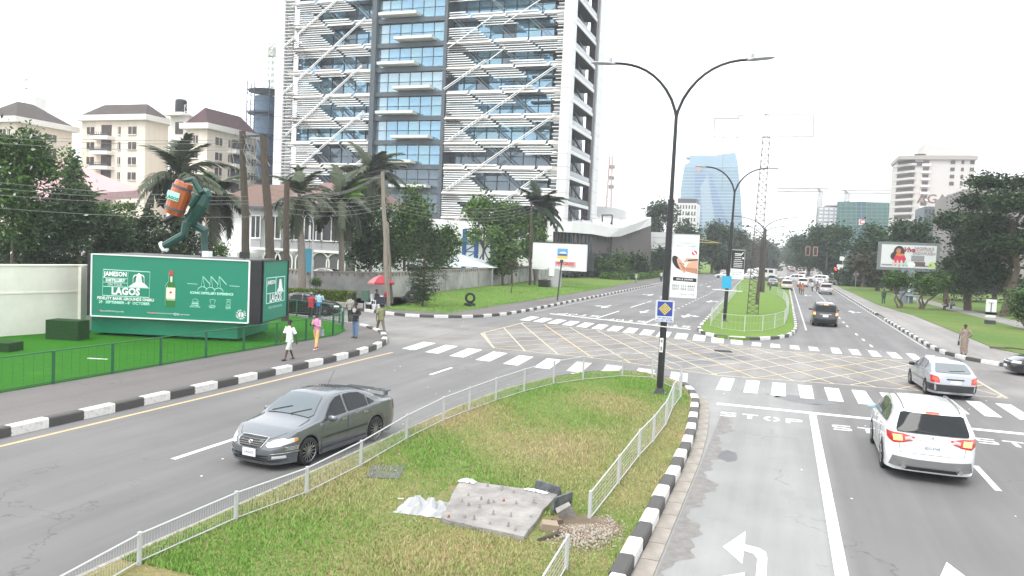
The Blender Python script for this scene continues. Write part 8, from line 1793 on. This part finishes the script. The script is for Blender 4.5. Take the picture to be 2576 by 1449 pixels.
MB().box(((x0+x1)/2, 0, (z0+z1)/2), (w+.5, .9, h+.5)).build('frame', mat('billboard_frame', (.16, .18, .18), .5), rt); pn = MB().box(((x0+x1)/2, -.47, (z0+z1)/2), (w-.2, .06, h-.2)).build('panel', mat('print_backdrop', (.60, .62, .62), .5), rt)
b = MB(); b.box((0, .1, z0/2), (1.5, 1.2, z0)); b.build('column', mat('column_blue_grey', (.20, .23, .27), .6, var=.15), rt); MB().box((.15, -.53, z0*.55), (.45, .05, 1.9)).build('notice', M_PRW, rt); MB().box((.7, -.8, 1.0), (1.6, .6, .12)).build('shelf', mat('shelf_grey', (.30, .36, .38), .5), rt)
for sx in (0.2, 1.2): MB().box((sx, -.8, .5), (.12, .4, 1.0)).build('shelf_leg', MATS['shelf_grey'], rt)
XX = Vector((1, 0, 0)); NN = Vector((0, -1, 0))
def bp_(name, pts, m_, off=.01): MB().add([(x0+u*w, -.51-off, z0+v*h) for u, v in pts], [tuple(range(len(pts)))]).build(name, m_, pn)
bp_('print_shadow', [(.03, .1), (.97, .1), (.97, .16), (.03, .16)], M_PRT, .002); bp_('print_hair', ell(.33, .66, .10, .27), M_PHAIR); bp_('print_hair', ell(.29, .50, .11, .20), M_PHAIR, .011); bp_('print_face', ell(.32, .72, .042, .11), M_PSK, .014); bp_('print_dress', [(.24, .40), (.30, .62), (.40, .62), (.46, .42), (.45, .22), (.26, .22)], mat('print_dress_red', (.55, .03, .07), .5), .015); bp_('print_collar', [(.28, .60), (.41, .60), (.44, .52), (.36, .5), (.27, .54)], mat('print_orange', (.6, .2, .03), .5), .017)
for i, c_ in enumerate(((.6, .45, .4), (.62, .5, .42), (.5, .6, .58), (.3, .58, .48))): bp_('print_bottle', [(.22+i*.07, .10), (.27+i*.07, .10), (.265+i*.07, .26), (.25+i*.07, .34), (.235+i*.07, .34), (.225+i*.07, .26)], mat(f'print_bottle_{i}', c_, .5), .019)
bp_('print_plate', ell(.56, .17, .07, .12), M_PRW, .018); bp_('print_counter', [(.60, .12), (.80, .12), (.80, .30), (.60, .30)], mat('print_brown', (.12, .09, .08), .5), .012); bp_('print_shelf', [(.55, .32), (.78, .32), (.78, .55), (.55, .55)], mat('print_mid_grey', (.25, .25, .26), .5), .012); bp_('print_leaf', ell(.92, .2, .06, .13), mat('print_leaf', (.45, .58, .2), .5), .012); bp_('print_rule', [(.60, .62), (.605, .62), (.605, .86), (.60, .86)], M_PRT)
T = lambda s_, u, v, z_, m_, **k: text(s_, z_, m_, pn, (x0+u*w, -.515, z0+v*h), XX, (0, 0, 1), off=.012, **k)
T('Viva', .50, .77, .8, mat('print_maroon', (.30, .02, .05), .5), shear=.35, bold=.03); T("NIGERIA'S", .77, .84, .5, M_PRT, bold=.01); T('MOST LOVED', .77, .74, .33, M_PRED); T('DISHWASH', .77, .63, .5, M_PRT, bold=.01)
q = G(2490, 815, .17); py_ = thing('pylon_sign', 'white pylon sign with a dark slot standing on the park lawn at right', 'sign', q); hh = PY(2494, 753, q.y).z-.17; MB().box((0, 0, .15), (.8, .4, .35)).build('base', CON, py_); MB().box((0, 0, hh*.24+.3), (.78, .25, hh*.22)).build('lower_panel', M_PRW, py_); up_ = MB().box((0, 0, hh*.68), (.78, .25, hh*.62)).build('upper_panel', M_PRW, py_); MB().box((0, 0, hh*.36), (.7, .2, .06)).build('gap', M_TRIM, py_); MB().box((-.02, -.14, hh*.68), (.06, .02, .8)).build('print_slot', M_PRK, up_); MB().box((-.05, -.14, hh*.86), (.4, .02, .05)).build('print_line', M_PRT, up_)
def pole_sign(name, label, px, pyb, pyt, Y, shape, w_, h_, m_, cat='sign', m2=None, poleM=None):
 q = PY(px, pyb, Y); q.z = .15; zt_ = PY(px, pyt, Y).z-.15; r = thing(name, label, cat, q); b = MB(); b.tube([(0, 0, 0), (0, 0, zt_)], .07, 6); b.build('pole', poleM or M_STEEL, r)
 if shape == 'disc': b = MB(); b.lathe([(0, -.03), (w_/2, -.03), (w_/2, .03), (0, .03)], 18, (0, -.1, zt_-w_/2), axis='y'); o = b.build('disc', m_, r); MB().box((0, -.15, zt_-w_/2), (w_*.65, .03, w_*.16)).build('bar', m2 or PW, r)
 else: MB().box((0, -.1, zt_-h_/2), (w_, .08, h_)).build('panel', m_, r)
 return r, zt_
pole_sign('no_entry_sign', 'round faded no entry sign on a thin pole beside the right pavement', 2152, 716, 682, 168, 'disc', 1.1, 1.1, mat('faded_red', (.34, .20, .20), .6))
pole_sign('road_sign', 'white rectangular sign with a small dark emblem right of the red traffic light', 2110, 716, 665, 185, 'box', 1.3, 1.2, PW); pole_sign('road_sign', 'pale box sign on a pole behind the red traffic light', 2116, 716, 645, 200, 'box', 1.4, 1.0, PW);
r, zt_ = pole_sign('traffic_light', 'red traffic light on a white pole at the kerb of the second junction', 2100, 716, 672, 178, 'box', .7, 1.6, M_BLACK, 'traffic light', poleM=PW); b = MB(); b.lathe([(0, -.05), (.34, -.05), (.34, .05), (0, .05)], 14, (0, -.2, zt_-.35), axis='y'); b.build('red_lamp', mat('signal_red', (1, .08, .06), .4, emit=3.5), r)
q = PY(2044, 700, 196); r = thing('traffic_light', 'pair of hanging traffic lights on a mast arm over the far right lanes', 'traffic light', (PY(2076, 700, 196).x, 196, .15)); O = Vector(r.location); zz = PY(2055, 635, 196).z; MB().box((0, 0, zz/2), (.3, .3, zz)).build('mast', CON, r)
x_a = PY(2030, 635, 196).x-O.x; MB().bar((0, 0, zz), (x_a, 0, zz+.1), .18).build('mast_arm', CON, r)
for px in (2032, 2051):
 x = PY(px, 635, 196).x-O.x; h_ = MB().box((x, -.2, zz+.1), (1.0, .3, 2.1)).build('signal_head', mat('signal_frame', (.45, .25, .2), .6), r); MB().box((x, -.37, zz+.1), (.7, .05, 1.8)).build('black_plate', M_BLACK, r)
for i, (px, py, lab) in enumerate(((1760, 606, 'yellow mast arm signal gantry over the far left carriageway'),)):
 q = PY(1745, 700, 200); r = thing('signal_gantry', lab, 'gantry', (q.x, 200, .15)); z = PY(1790, 612, 200).z; x = PY(1812, 612, 200).x-q.x; b = MB(); b.bar((0, 0, 0), (0, 0, z), .25); b.build('mast', M_STEEL, r); b = MB(); b.bar((0, 0, z+.9), (x, 0, z), .14); b.bar((0, 0, z), (x, 0, z), .14); b.build('arm', mat('yellow_steel', (.55, .42, .12), .6), r)
bsv = thing('barrier', 'red and white barrier frame beside the traffic light', 'barrier', PY(2124, 714, 186).xy.to_3d()+Vector((0, 0, .15)));
for z in (.4, .8, 1.2): MB().box((0, 0, z), (2.2, .1, .18)).build('board', mat('barrier_red', (.55, .12, .10), .6) if z != .8 else PW, bsv)
for x in (-1, 1): MB().bar((x, -.3, 0), (x, .0, 1.3), .08).build('leg', PW, bsv)
b = MB(); b.tube([(0, 0, .1), (1.2, .3, .14), (2.4, .2, .08)], [.07, .06, .03], 6); o = b.build('fallen_branch', M_BARK); o.location = G(2490, 878, .17); tag(o, 'fallen branch lying on the park grass behind the waiting woman', 'branch')
b = MB(); b.tube([(0, 0, .3), (1.2, 0, .9), (2.8, 0, .95), (4, .2, .1)], [.14, .11, .09, .06], 6); o = b.build('fallen_branch', M_BARK); o.location = G(2420, 765, .17); tag(o, 'long low bent branch at the edge of the park shade', 'branch')
# =========================================================================== PEOPLE
def skin_mesh(name, V, Ed, Rr, sub=1, root=0):
 me = bpy.data.meshes.new(name); me.from_pydata([tuple(v) for v in V], Ed, []); ob = bpy.data.objects.new('tmp', me); COL.objects.link(ob)
 sk = ob.modifiers.new('s', 'SKIN'); sk.use_smooth_shade = True
 for i, r in enumerate(Rr): me.skin_vertices[0].data[i].radius = r if isinstance(r, tuple) else (r, r)
 me.skin_vertices[0].data[root].use_root = True
 if sub: ss = ob.modifiers.new('u', 'SUBSURF'); ss.levels = sub
 dg = bpy.context.evaluated_depsgraph_get(); dg.update(); m2 = bpy.data.meshes.new_from_object(ob.evaluated_get(dg)); bpy.data.objects.remove(ob); m2.name = name; m2.materials.clear(); return m2
def ering(c, d, rx, ry, fwd, n=12):
 d = Vector(d).normalized(); x = d.cross(Vector(fwd)).normalized(); y = x.cross(d).normalized(); return [Vector(c)+x*rx*cos(t)+y*ry*sin(t) for t in np.linspace(0, 2*pi, n+1)[:-1]]
CL = {}
def cloth(c, v=.15):
 k = tuple(c)
 if k not in CL: CL[k] = mat('cloth_%02d' % len(CL), c, .85, var=v, vs=6, bump=.3, bs=14)
 return CL[k]
def person(label, loc, rz, H=1.72, legs=((.35, .1), (-.35, .25)), arms=((-.3, .2, .12), (.3, .3, .12)), top=(.7, .7, .7), bottom=(.1, .1, .15), sleeve='short', legwear='long', hair='short', near=True, sit=False, extra=None, shoes=(.05, .04, .04), lean=0, build=1.0, topm=None, botm=None, hipw=1.0, group=None):
 """legs: (thigh swing forward +, knee flex) left, right; arms: (swing, elbow flex, spread)"""
 k = H/1.75; r = thing('person', label, 'person', loc, rz, group); F_ = Vector((0, 1, 0)); V, E_, R_ = [], [], []
 def v(p, rad, par=None): V.append(Vector(p)); R_.append(rad); (E_.append((par, len(V)-1)) if par is not None else None); return len(V)-1
 th, sh = .43*k, .42*k; hipz = .93*k
 feet = []
 for i, (a, kn) in enumerate(legs): feet.append(hipz-.03-th*cos(a)-sh*cos(a-kn)-.07*k)
 dz = -min(feet) if not sit else 0; hz = hipz+dz; hz = hz if not sit else .52*k
 sp_ = Vector((0, sin(lean), cos(lean))); pel = Vector((0, 0, hz)); ch = pel+sp_*.40*k; nk = pel+sp_*.56*k; hd = nk+Vector((0, .015+.5*sin(lean)*.1, .11*k)); tp = nk+Vector((0, .015, .245*k))
 p0 = v(pel, (.125*k*build, .10*k*build)); p1 = v(pel+sp_*.2*k, (.115*k*build, .09*k*build), p0); p2 = v(ch, (.145*k*build, .10*k*build), p1); p3 = v(nk-sp_*.05*k, .07*k, p2); p4 = v(nk+sp_*.02*k, .052*k, p3)
 p5 = v(hd-Vector((0, -.02, .03*k)), (.068*k, .078*k), p4); p6 = v(hd+Vector((0, 0, .06*k)), (.076*k, .092*k), p5); p7 = v(tp, (.045*k, .055*k), p6)
 J = {'pel': pel, 'ch': ch, 'nk': nk, 'hd': hd, 'tp': tp, 'leg': [], 'arm': []}
 for i, (a, kn) in enumerate(legs):
  s = -1 if i == 0 else 1; hp = pel+Vector((s*.085*k, 0, -.03*k)); kp = hp+Vector((s*.01, sin(a)*th, -cos(a)*th)); b_ = a-kn; ap = kp+Vector((0, sin(b_)*sh, -cos(b_)*sh)); ft = -b_*.5 if a-kn < -.2 else 0
  toe = ap+Vector((s*.02, .17*k*cos(b_*.7), -.055*k+.10*sin(b_)*k)); heel = ap+Vector((0, -.03*k, -.05*k))
  q = v(hp, .088*k, p0); q = v(hp.lerp(kp, .5), .072*k, q); q = v(kp, .054*k, q); q = v(kp.lerp(ap, .35), .05*k, q); q = v(ap, .034*k, q); q2 = v(ap+Vector((0, .05*k, -.045*k)), .035*k, q); v(toe, .026*k, q2); J['leg'].append((hp, kp, ap, toe, heel))
 for i, (a, el, spd) in enumerate(arms):
  s = -1 if i == 0 else 1; sp = nk-sp_*.09*k+Vector((s*.175*k*build, 0, 0)); ua, fa = .29*k, .25*k; d1 = Vector((s*sin(spd), sin(a)*cos(spd), -cos(a)*cos(spd))); ep = sp+d1*ua
  inw = 0 if el < .9 else -.55; d2 = Vector((s*(sin(spd)*.5+inw*sin(el)), sin(a+el), -cos(a+el))).normalized(); wp = ep+d2*fa; hp = wp+d2*.075*k
  q = v(sp-Vector((s*.08*k, 0, -.0)), .065*k, p2 if False else p3); q = v(sp, .055*k*build, q); q = v(sp.lerp(ep, .5), .046*k, q); q = v(ep, .037*k, q); q = v(ep.lerp(wp, .4), .036*k, q); q = v(wp, .025*k, q); pm = v(hp, (.034*k, .018*k), q)
  if near:
   sd_ = d2.cross(Vector((1, 0, 0))).normalized()
   for j, l in enumerate((.055, .07, .066, .05)):
    o_ = sd_*(-.024+.016*j)*k; e1 = v(hp+d2*.035*k+o_, .010*k, pm); v(hp+d2*(.035+l)*k+o_*1.1+Vector((-s*.015, 0, 0)), .008*k, e1)
   e1 = v(wp+d2*.03*k-sd_*.035*k, .012*k, pm); v(wp+d2*.07*k-sd_*.048*k, .009*k, e1)
  J['arm'].append((sp, ep, wp, hp))
 link('body', skin_mesh('body', V, E_, R_, 1 if near else 0), M_SKIN, r)
 tm = topm or cloth(top); bm_ = botm or cloth(bottom); B = MB(); w1, w2 = .165*k*build, .12*k*build; drop = {'long': .0}.get('x', .14*k)
 ringsT = [ering(pel-sp_*.12*k, sp_, .165*k*build*hipw, .125*k*build, F_, 14), ering(pel+sp_*.05*k, sp_, .155*k*build, .12*k*build, F_, 14), ering(pel+sp_*.22*k, sp_, .15*k*build, .115*k*build, F_, 14), ering(ch, sp_, .175*k*build, .125*k*build, F_, 14), ering(nk-sp_*.08*k, sp_, .165*k*build, .10*k*build, F_, 14), ering(nk-sp_*.025*k, sp_, .09*k, .075*k, F_, 14), ering(nk+sp_*.01*k, sp_, .062*k, .06*k, F_, 14)]
 B.rings(ringsT)
 for (sp, ep, wp, hp) in J['arm']:
  if sleeve == 'short': B.tube([sp+(Vector((0, 0, -.03))-(sp-ep)*-.0)-Vector((sp.x*.3, 0, 0)), sp, sp.lerp(ep, .45), sp.lerp(ep, .85)], [.06*k, .072*k*build, .066*k*build, .072*k*build], 10)
  else: B.tube([sp-Vector((sp.x*.3, 0, .03)), sp, sp.lerp(ep, .5), ep, ep.lerp(wp, .5), ep.lerp(wp, .93)], [.06*k, .068*k*build, .058*k, .05*k, .045*k, .038*k], 10)
 B.build('shirt' if legwear != 'dress' else 'blouse', tm, r, True, 60)
 if legwear == 'dress':
  B = MB(); z0 = .10 if not sit else .3; c0 = (J['leg'][0][2]+J['leg'][1][2])/2; c0.z = z0
  B.rings([ering((c0.x, c0.y*.8, z0), (0, 0, 1), .20*k, .17*k, F_, 14), ering((c0.x, c0.y*.5, .5*k), (0, 0, 1), .19*k, .16*k, F_, 14), ering(pel-sp_*.1*k, sp_, .19*k*build, .15*k*build, F_, 14), ering(pel+sp_*.14*k, sp_, .16*k*build, .125*k*build, F_, 14)]); B.build('dress', bm_, r, True, 60)
 else:
  B = MB(); B.rings([ering(pel-Vector((0, 0, .10*k)), (0, 0, 1), .14*k*build, .115*k*build, F_, 14), ering(pel, (0, 0, 1), .15*k*build, .12*k*build, F_, 14), ering(pel+sp_*.1*k, sp_, .14*k*build, .11*k*build, F_, 14)])
  for (hp, kp, ap, toe, heel) in J['leg']:
   if legwear == 'shorts': B.tube([hp+Vector((0, 0, .04)), hp.lerp(kp, .5), kp.lerp(ap, .08)], [.095*k, .092*k, .092*k], 10)
   elif legwear == 'tight': B.tube([hp+Vector((0, 0, .04)), hp.lerp(kp, .5), kp, kp.lerp(ap, .35), kp.lerp(ap, .85)], [.10*k, .084*k, .062*k, .060*k, .042*k], 10)
   else: B.tube([hp+Vector((0, 0, .04)), hp.lerp(kp, .5), kp, kp.lerp(ap, .5), kp.lerp(ap, .97)], [.098*k, .09*k, .075*k, .07*k, .066*k], 10)
  B.build({'shorts': 'shorts', 'tight': 'leggings'}.get(legwear, 'trousers'), bm_, r, True, 60)
 for (hp, kp, ap, toe, heel) in J['leg']:
  B = MB(); d = (toe-heel).normalized(); B.tube([heel-d*.03*k, heel.lerp(toe, .3)+Vector((0, 0, .01)), heel.lerp(toe, .75), toe+d*.03*k], [.032*k, .043*k, .045*k, .028*k], 8); B.build('shoe', cloth(shoes), r, True)
 hc = hd+Vector((0, -.012, .075*k)); B = MB(); hr = .098*k if hair != 'thin' else .09*k
 B.rings([[hc+Vector((hr*.98*cos(ph)*cos(t), hr*1.14*cos(ph)*sin(t)-.006, hr*sin(ph)*1.05)) for t in np.linspace(0, 2*pi, 13)[:-1]] for ph in (-.25, .1, .5, .95, 1.35)]); B.build('hair', cloth((.25, .24, .23)) if hair == 'grey' else M_HAIR, r, True)
 if hair == 'bun': B = MB(); B.lathe([(0, -.05), (.04, -.035), (.05, 0), (.04, .035), (0, .05)], 8, (0, hc.y-.09, hc.z+.02)); B.build('hair_bun', M_HAIR, r, True)
 if near:
  fc = hd+Vector((0, .085*k, .035*k)); B = MB(); B.add([fc+Vector((-.008, -.005, .02)), fc+Vector((.008, -.005, .02)), fc+Vector((.016, -.0, -.02)), fc+Vector((-.016, 0, -.02)), fc+Vector((0, .022, -.016))], [(0, 1, 4), (1, 2, 4), (2, 3, 4), (3, 0, 4)]); B.build('nose', M_SKIN, r)
  for s in (-1, 1): B = MB(); B.box(fc+Vector((s*.030, -.006, .028)), (.020, .006, .008)); B.build('eye', cloth((.5, .48, .45), 0), r); B = MB(); B.box(hd+Vector((s*.082*k, 0, .03)), (.015, .035, .055)); B.build('ear', M_SKIN, r)
  B = MB(); B.box(fc+Vector((0, -.008, -.045)), (.045, .008, .012)); B.build('mouth', mat('lips', (.12, .035, .03), .5), r)
 if extra: extra(r, J, k)
 return r
ZP = .14
def wx(p):
 return p
person('young man in a white shirt and pale shorts walking along the left pavement', G(727, 905, ZP), radians(168), 1.66, ((.45, .15), (-.30, .15)), ((-.35, .25, .25), (.25, .2, .28)), (.72, .75, .78), (.48, .52, .47), 'short', 'shorts', hipw=1.15, build=1.05)
def pinkx(r, J, k):
 b = MB(); h = J['arm'][1][3]; b.box(h+Vector((0, .03, .0)), (.07, .02, .12)); b.build('phone', M_TRIM, r)
 b = MB(); c = J['pel']+Vector((-.24, -.02, -.10)); b.box(c, (.10, .26, .26), 0, 0, .8); o = b.build('handbag', cloth((.28, .30, .33), .6), r); b = MB(); b.tube([c+Vector((0, -.08, .13)), J['nk']+Vector((-.12, -.05, -.02)), c+Vector((0, .08, .13))], .012, 5); b.build('bag_strap', cloth((.28, .30, .33), .6), r)
tie = mat('tie_dye', (.85, .22, .10), .85, var=.5, vs=3.2, col2=(.80, .62, .22))
person('woman in a pink top and orange tie dye leggings looking at her phone', G(796, 880, ZP), radians(178), 1.66, ((.32, .1), (-.20, .1)), ((.25, 1.5, .25), (.3, 1.6, .15)), (.60, .27, .42), (.8, .3, .1), 'long', 'tight', hair='bun', botm=tie, shoes=(.62, .45, .48), build=.92, extra=pinkx, lean=.06)
def blackx(r, J, k):
 c = J['ch']+Vector((0, .128*k*1.15, .03)); m_ = WHP;
 for rr, w_ in ((.085, .02), (.05, .018)):
  b = MB(); P = [c+Vector((rr*cos(t), -.25*(rr*cos(t))**2*8*.3, rr*sin(t))) for t in np.linspace(0, 2*pi, 21)]
  for i in range(20): b.bar(P[i], P[i+1], .01, w_)
  b.build('print_ring', m_, r)
 b = MB(); b.lathe([(0, 0), (.02, 0), (.02, .01), (0, .01)], 8, c, axis='y'); b.build('print_dot', m_, r)
 for i in range(11): a = radians(20+i*14); q = c+Vector((.12*cos(a), -.02, .12*sin(a))); b = MB(); b.box(q, (.018, .01, .02)); b.build('print_letter', m_, r)
person('man in a black ringed print t-shirt and blue jeans', G(893, 850, ZP), radians(175), 1.78, ((.05, .05), (-.05, .02)), ((.2, 1.5, .3), (.15, .9, .25)), (.018, .018, .022), (.13, .20, .32), 'short', 'long', extra=blackx, build=1.12)
person('man in an olive green shirt and trousers striding across the side road', G(957, 838, 0), radians(50), 1.70, ((.5, .15), (-.42, .2)), ((-.4, .2, .3), (.3, .2, .2)), (.20, .21, .10), (.13, .11, .08), 'short', 'long', shoes=(.4, .38, .35), build=1.08, lean=.08, hipw=1.2)
person('man in a patterned camouflage shirt partly hidden behind the black t-shirt man', G(880, 812, 0), radians(190), 1.7, ((.1, 0), (-.1, .1)), ((.0, .2, .15), (.1, .3, .15)), (.33, .32, .26), (.05, .07, .06), 'short', 'long', topm=mat('camo', (.40, .39, .33), .85, var=.7, vs=9))
person('grey haired man in a red shirt standing at the black saloon', G(781, 806, 0), radians(12), 1.70, ((.05, 0), (-.08, .05)), ((.5, .6, .1), (.5, .8, .1)), (.50, .03, .07), (.03, .03, .04), 'long', 'long', hair='grey', build=1.08, hipw=1.1, lean=.05)
person('man in a two tone blue polo beside the red shirted man', G(802, 803, 0), radians(5), 1.80, ((.05, 0), (-.08, .05)), ((.2, .4, .2), (.4, .9, .15)), (.38, .58, .66), (.07, .08, .10), 'short', 'long', build=1.05, extra=lambda r, J, k: (lambda b: b.build('shirt_hem', cloth((.02, .26, .62)), r, True))(MB().rings([ering(J['pel']-Vector((0, 0, .13)), (0, 0, 1), .178, .138, (0, 1, 0), 14), ering(J['pel']+Vector((0, 0, .12)), (0, 0, 1), .170, .134, (0, 1, 0), 14)])))
patt = mat('patterned_dress', (.34, .27, .22), .85, var=.8, vs=14, col2=(.13, .09, .075))
def bagx(r, J, k): b = MB(); h = J['arm'][1][3]; b.box(h+Vector((0, 0, -.16)), (.10, .22, .24), 0, 0, .85); b.build('handbag', M_TRIM, r)
person('woman in a long patterned dress on the right pavement, hand on her hip', G(2424, 892, .13), radians(165), 1.68, ((.05, 0), (-.05, 0)), ((-.1, 1.4, .6), (.1, .15, .2)), (.4, .3, .25), (.4, .3, .25), 'short', 'dress', topm=patt, botm=patt, build=1.12, extra=bagx)
person('man in a dark green uniform standing on the park edge', G(2222, 764, .17), radians(10), 1.75, ((.1, 0), (-.1, .05)), ((0, .1, .12), (0, .1, .12)), (.02, .075, .045), (.018, .065, .04), 'long', 'long')
person('seated person in a pale shirt bending forward in the park shade', G(2402, 778, .17), radians(60), 1.7, ((1.5, 1.4), (1.4, 1.5)), ((.6, .5, .1), (.6, .7, .1)), (.42, .43, .48), (.10, .10, .14), 'long', 'long', near=False, sit=True, lean=.6)
person('seated person in dark red beside the pale shirted one in the park', G(2383, 780, .17), radians(40), 1.6, ((1.5, 1.4), (1.4, 1.5)), ((.6, .5, .1), (.6, .7, .1)), (.12, .05, .06), (.05, .04, .06), 'long', 'long', near=False, sit=True, lean=.4)
person('man in pale green walking away beside the clipped hedge', G(1600, 712, .14), radians(5), 1.75, ((.4, .1), (-.3, .2)), ((-.2, .1, .12), (.2, .1, .12)), (.40, .48, .36), (.20, .26, .18), 'long', 'long', near=False)
person('man in a white shirt and dark trousers at the far end of the left pavement', G(1663, 707, .14), radians(10), 1.78, ((.1, 0), (-.1, 0)), ((0, .1, .12), (0, .1, .12)), (.6, .62, .55), (.03, .03, .04), 'long', 'long', near=False)
person('seller in dark clothes sitting under the red parasol', G(946, 770, .15), radians(-90), 1.65, ((1.5, 1.5), (1.45, 1.4)), ((.5, .6, .1), (.5, .6, .1)), (.03, .03, .035), (.03, .03, .05), 'long', 'long', sit=True)
person('child in a red top at the stall table under the parasol', G(972, 772, .15), radians(60), 1.35, ((.05, 0), (0, 0)), ((.3, .5, .1), (.3, .5, .1)), (.5, .04, .05), (.03, .03, .05), 'short', 'long', near=False)
for i, (px, py, c_, b_, lab) in enumerate(((2018, 742, (.60, .20, .08), (.12, .12, .12), 'street seller in an orange vest between the champagne and white suvs'), (2011, 738, (.45, .10, .05), (.1, .1, .1), 'second street seller in red orange left of the orange vest'), (2043, 733, (.7, .7, .68), (.1, .1, .1), 'street seller carrying something white right of the white suv'), (2056, 734, (.20, .18, .20), (.05, .05, .06), 'street seller in grey between the middle and right lanes'), (1937, 733, (.04, .04, .05), (.05, .05, .05), 'crouching dark figure at the median edge near the wooden pole'))):
 person(lab, G(px, py, 0), radians([20, -30, 160, 60, 10][i]), 1.7 if i < 4 else 1.1, ((.2, .1), (-.2, .1)), ((.3, .6, .2), (.3, .4, .2)), c_, b_, 'long', 'long', near=False)
R7 = random.Random(4); GP = 'pedestrians at the far left corner of the second junction'
for i in range(11):
 x = -22-R7.random()*14; y = 188+R7.random()*26; c_ = R7.choice([(.5, .5, .5), (.1, .1, .12), (.3, .08, .06), (.1, .15, .3), (.55, .5, .2)])
 person('one of the small pedestrians crowding the far left corner of the second junction', (x, y, .0), R7.uniform(0, 6), 1.7, ((.2, .1), (-.2, .1)), ((.1, .3, .1), (.1, .2, .1)), c_, (.06, .06, .08), 'short', 'long', near=False, group=GP)
for i in range(5):
 person('one of the people sitting and standing in the shade under the park trees', (26+i*3.1, 112+R7.uniform(-2, 4), .17), R7.uniform(0, 6), 1.7, ((.1, .1), (-.1, .1)), ((.1, .3, .1), (.1, .2, .1)), R7.choice([(.5, .5, .5), (.1, .1, .12), (.3, .3, .35)]), (.06, .06, .08), 'short', 'long', near=False, group='people in the shade of the park')
# =========================================================================== HAZE
hz = MB(); hz.box((0, 690, 48), (1500, 1440, 98)); ho = hz.build('haze', mat('tmp', (1, 1, 1))); ho.data.materials.clear()
hm = bpy.data.materials.new('haze_volume'); hm.use_nodes = True; hn = hm.node_tree; hn.nodes.clear(); o_ = hn.nodes.new('ShaderNodeOutputMaterial'); pv = hn.nodes.new('ShaderNodeVolumePrincipled')
pv.inputs['Color'].default_value = (.92, .95, 1, 1); pv.inputs['Density'].default_value = .0005; pv.inputs['Anisotropy'].default_value = 0
hn.links.new(pv.outputs[0], o_.inputs['Volume']); ho.data.materials.append(hm); tag(ho, 'pale humid haze over the whole street', 'haze', kind='stuff')
HAZE_ON = True
if not HAZE_ON: bpy.data.objects.remove(ho)
S.cycles.volume_step_rate = 4; S.cycles.volume_max_steps = 64
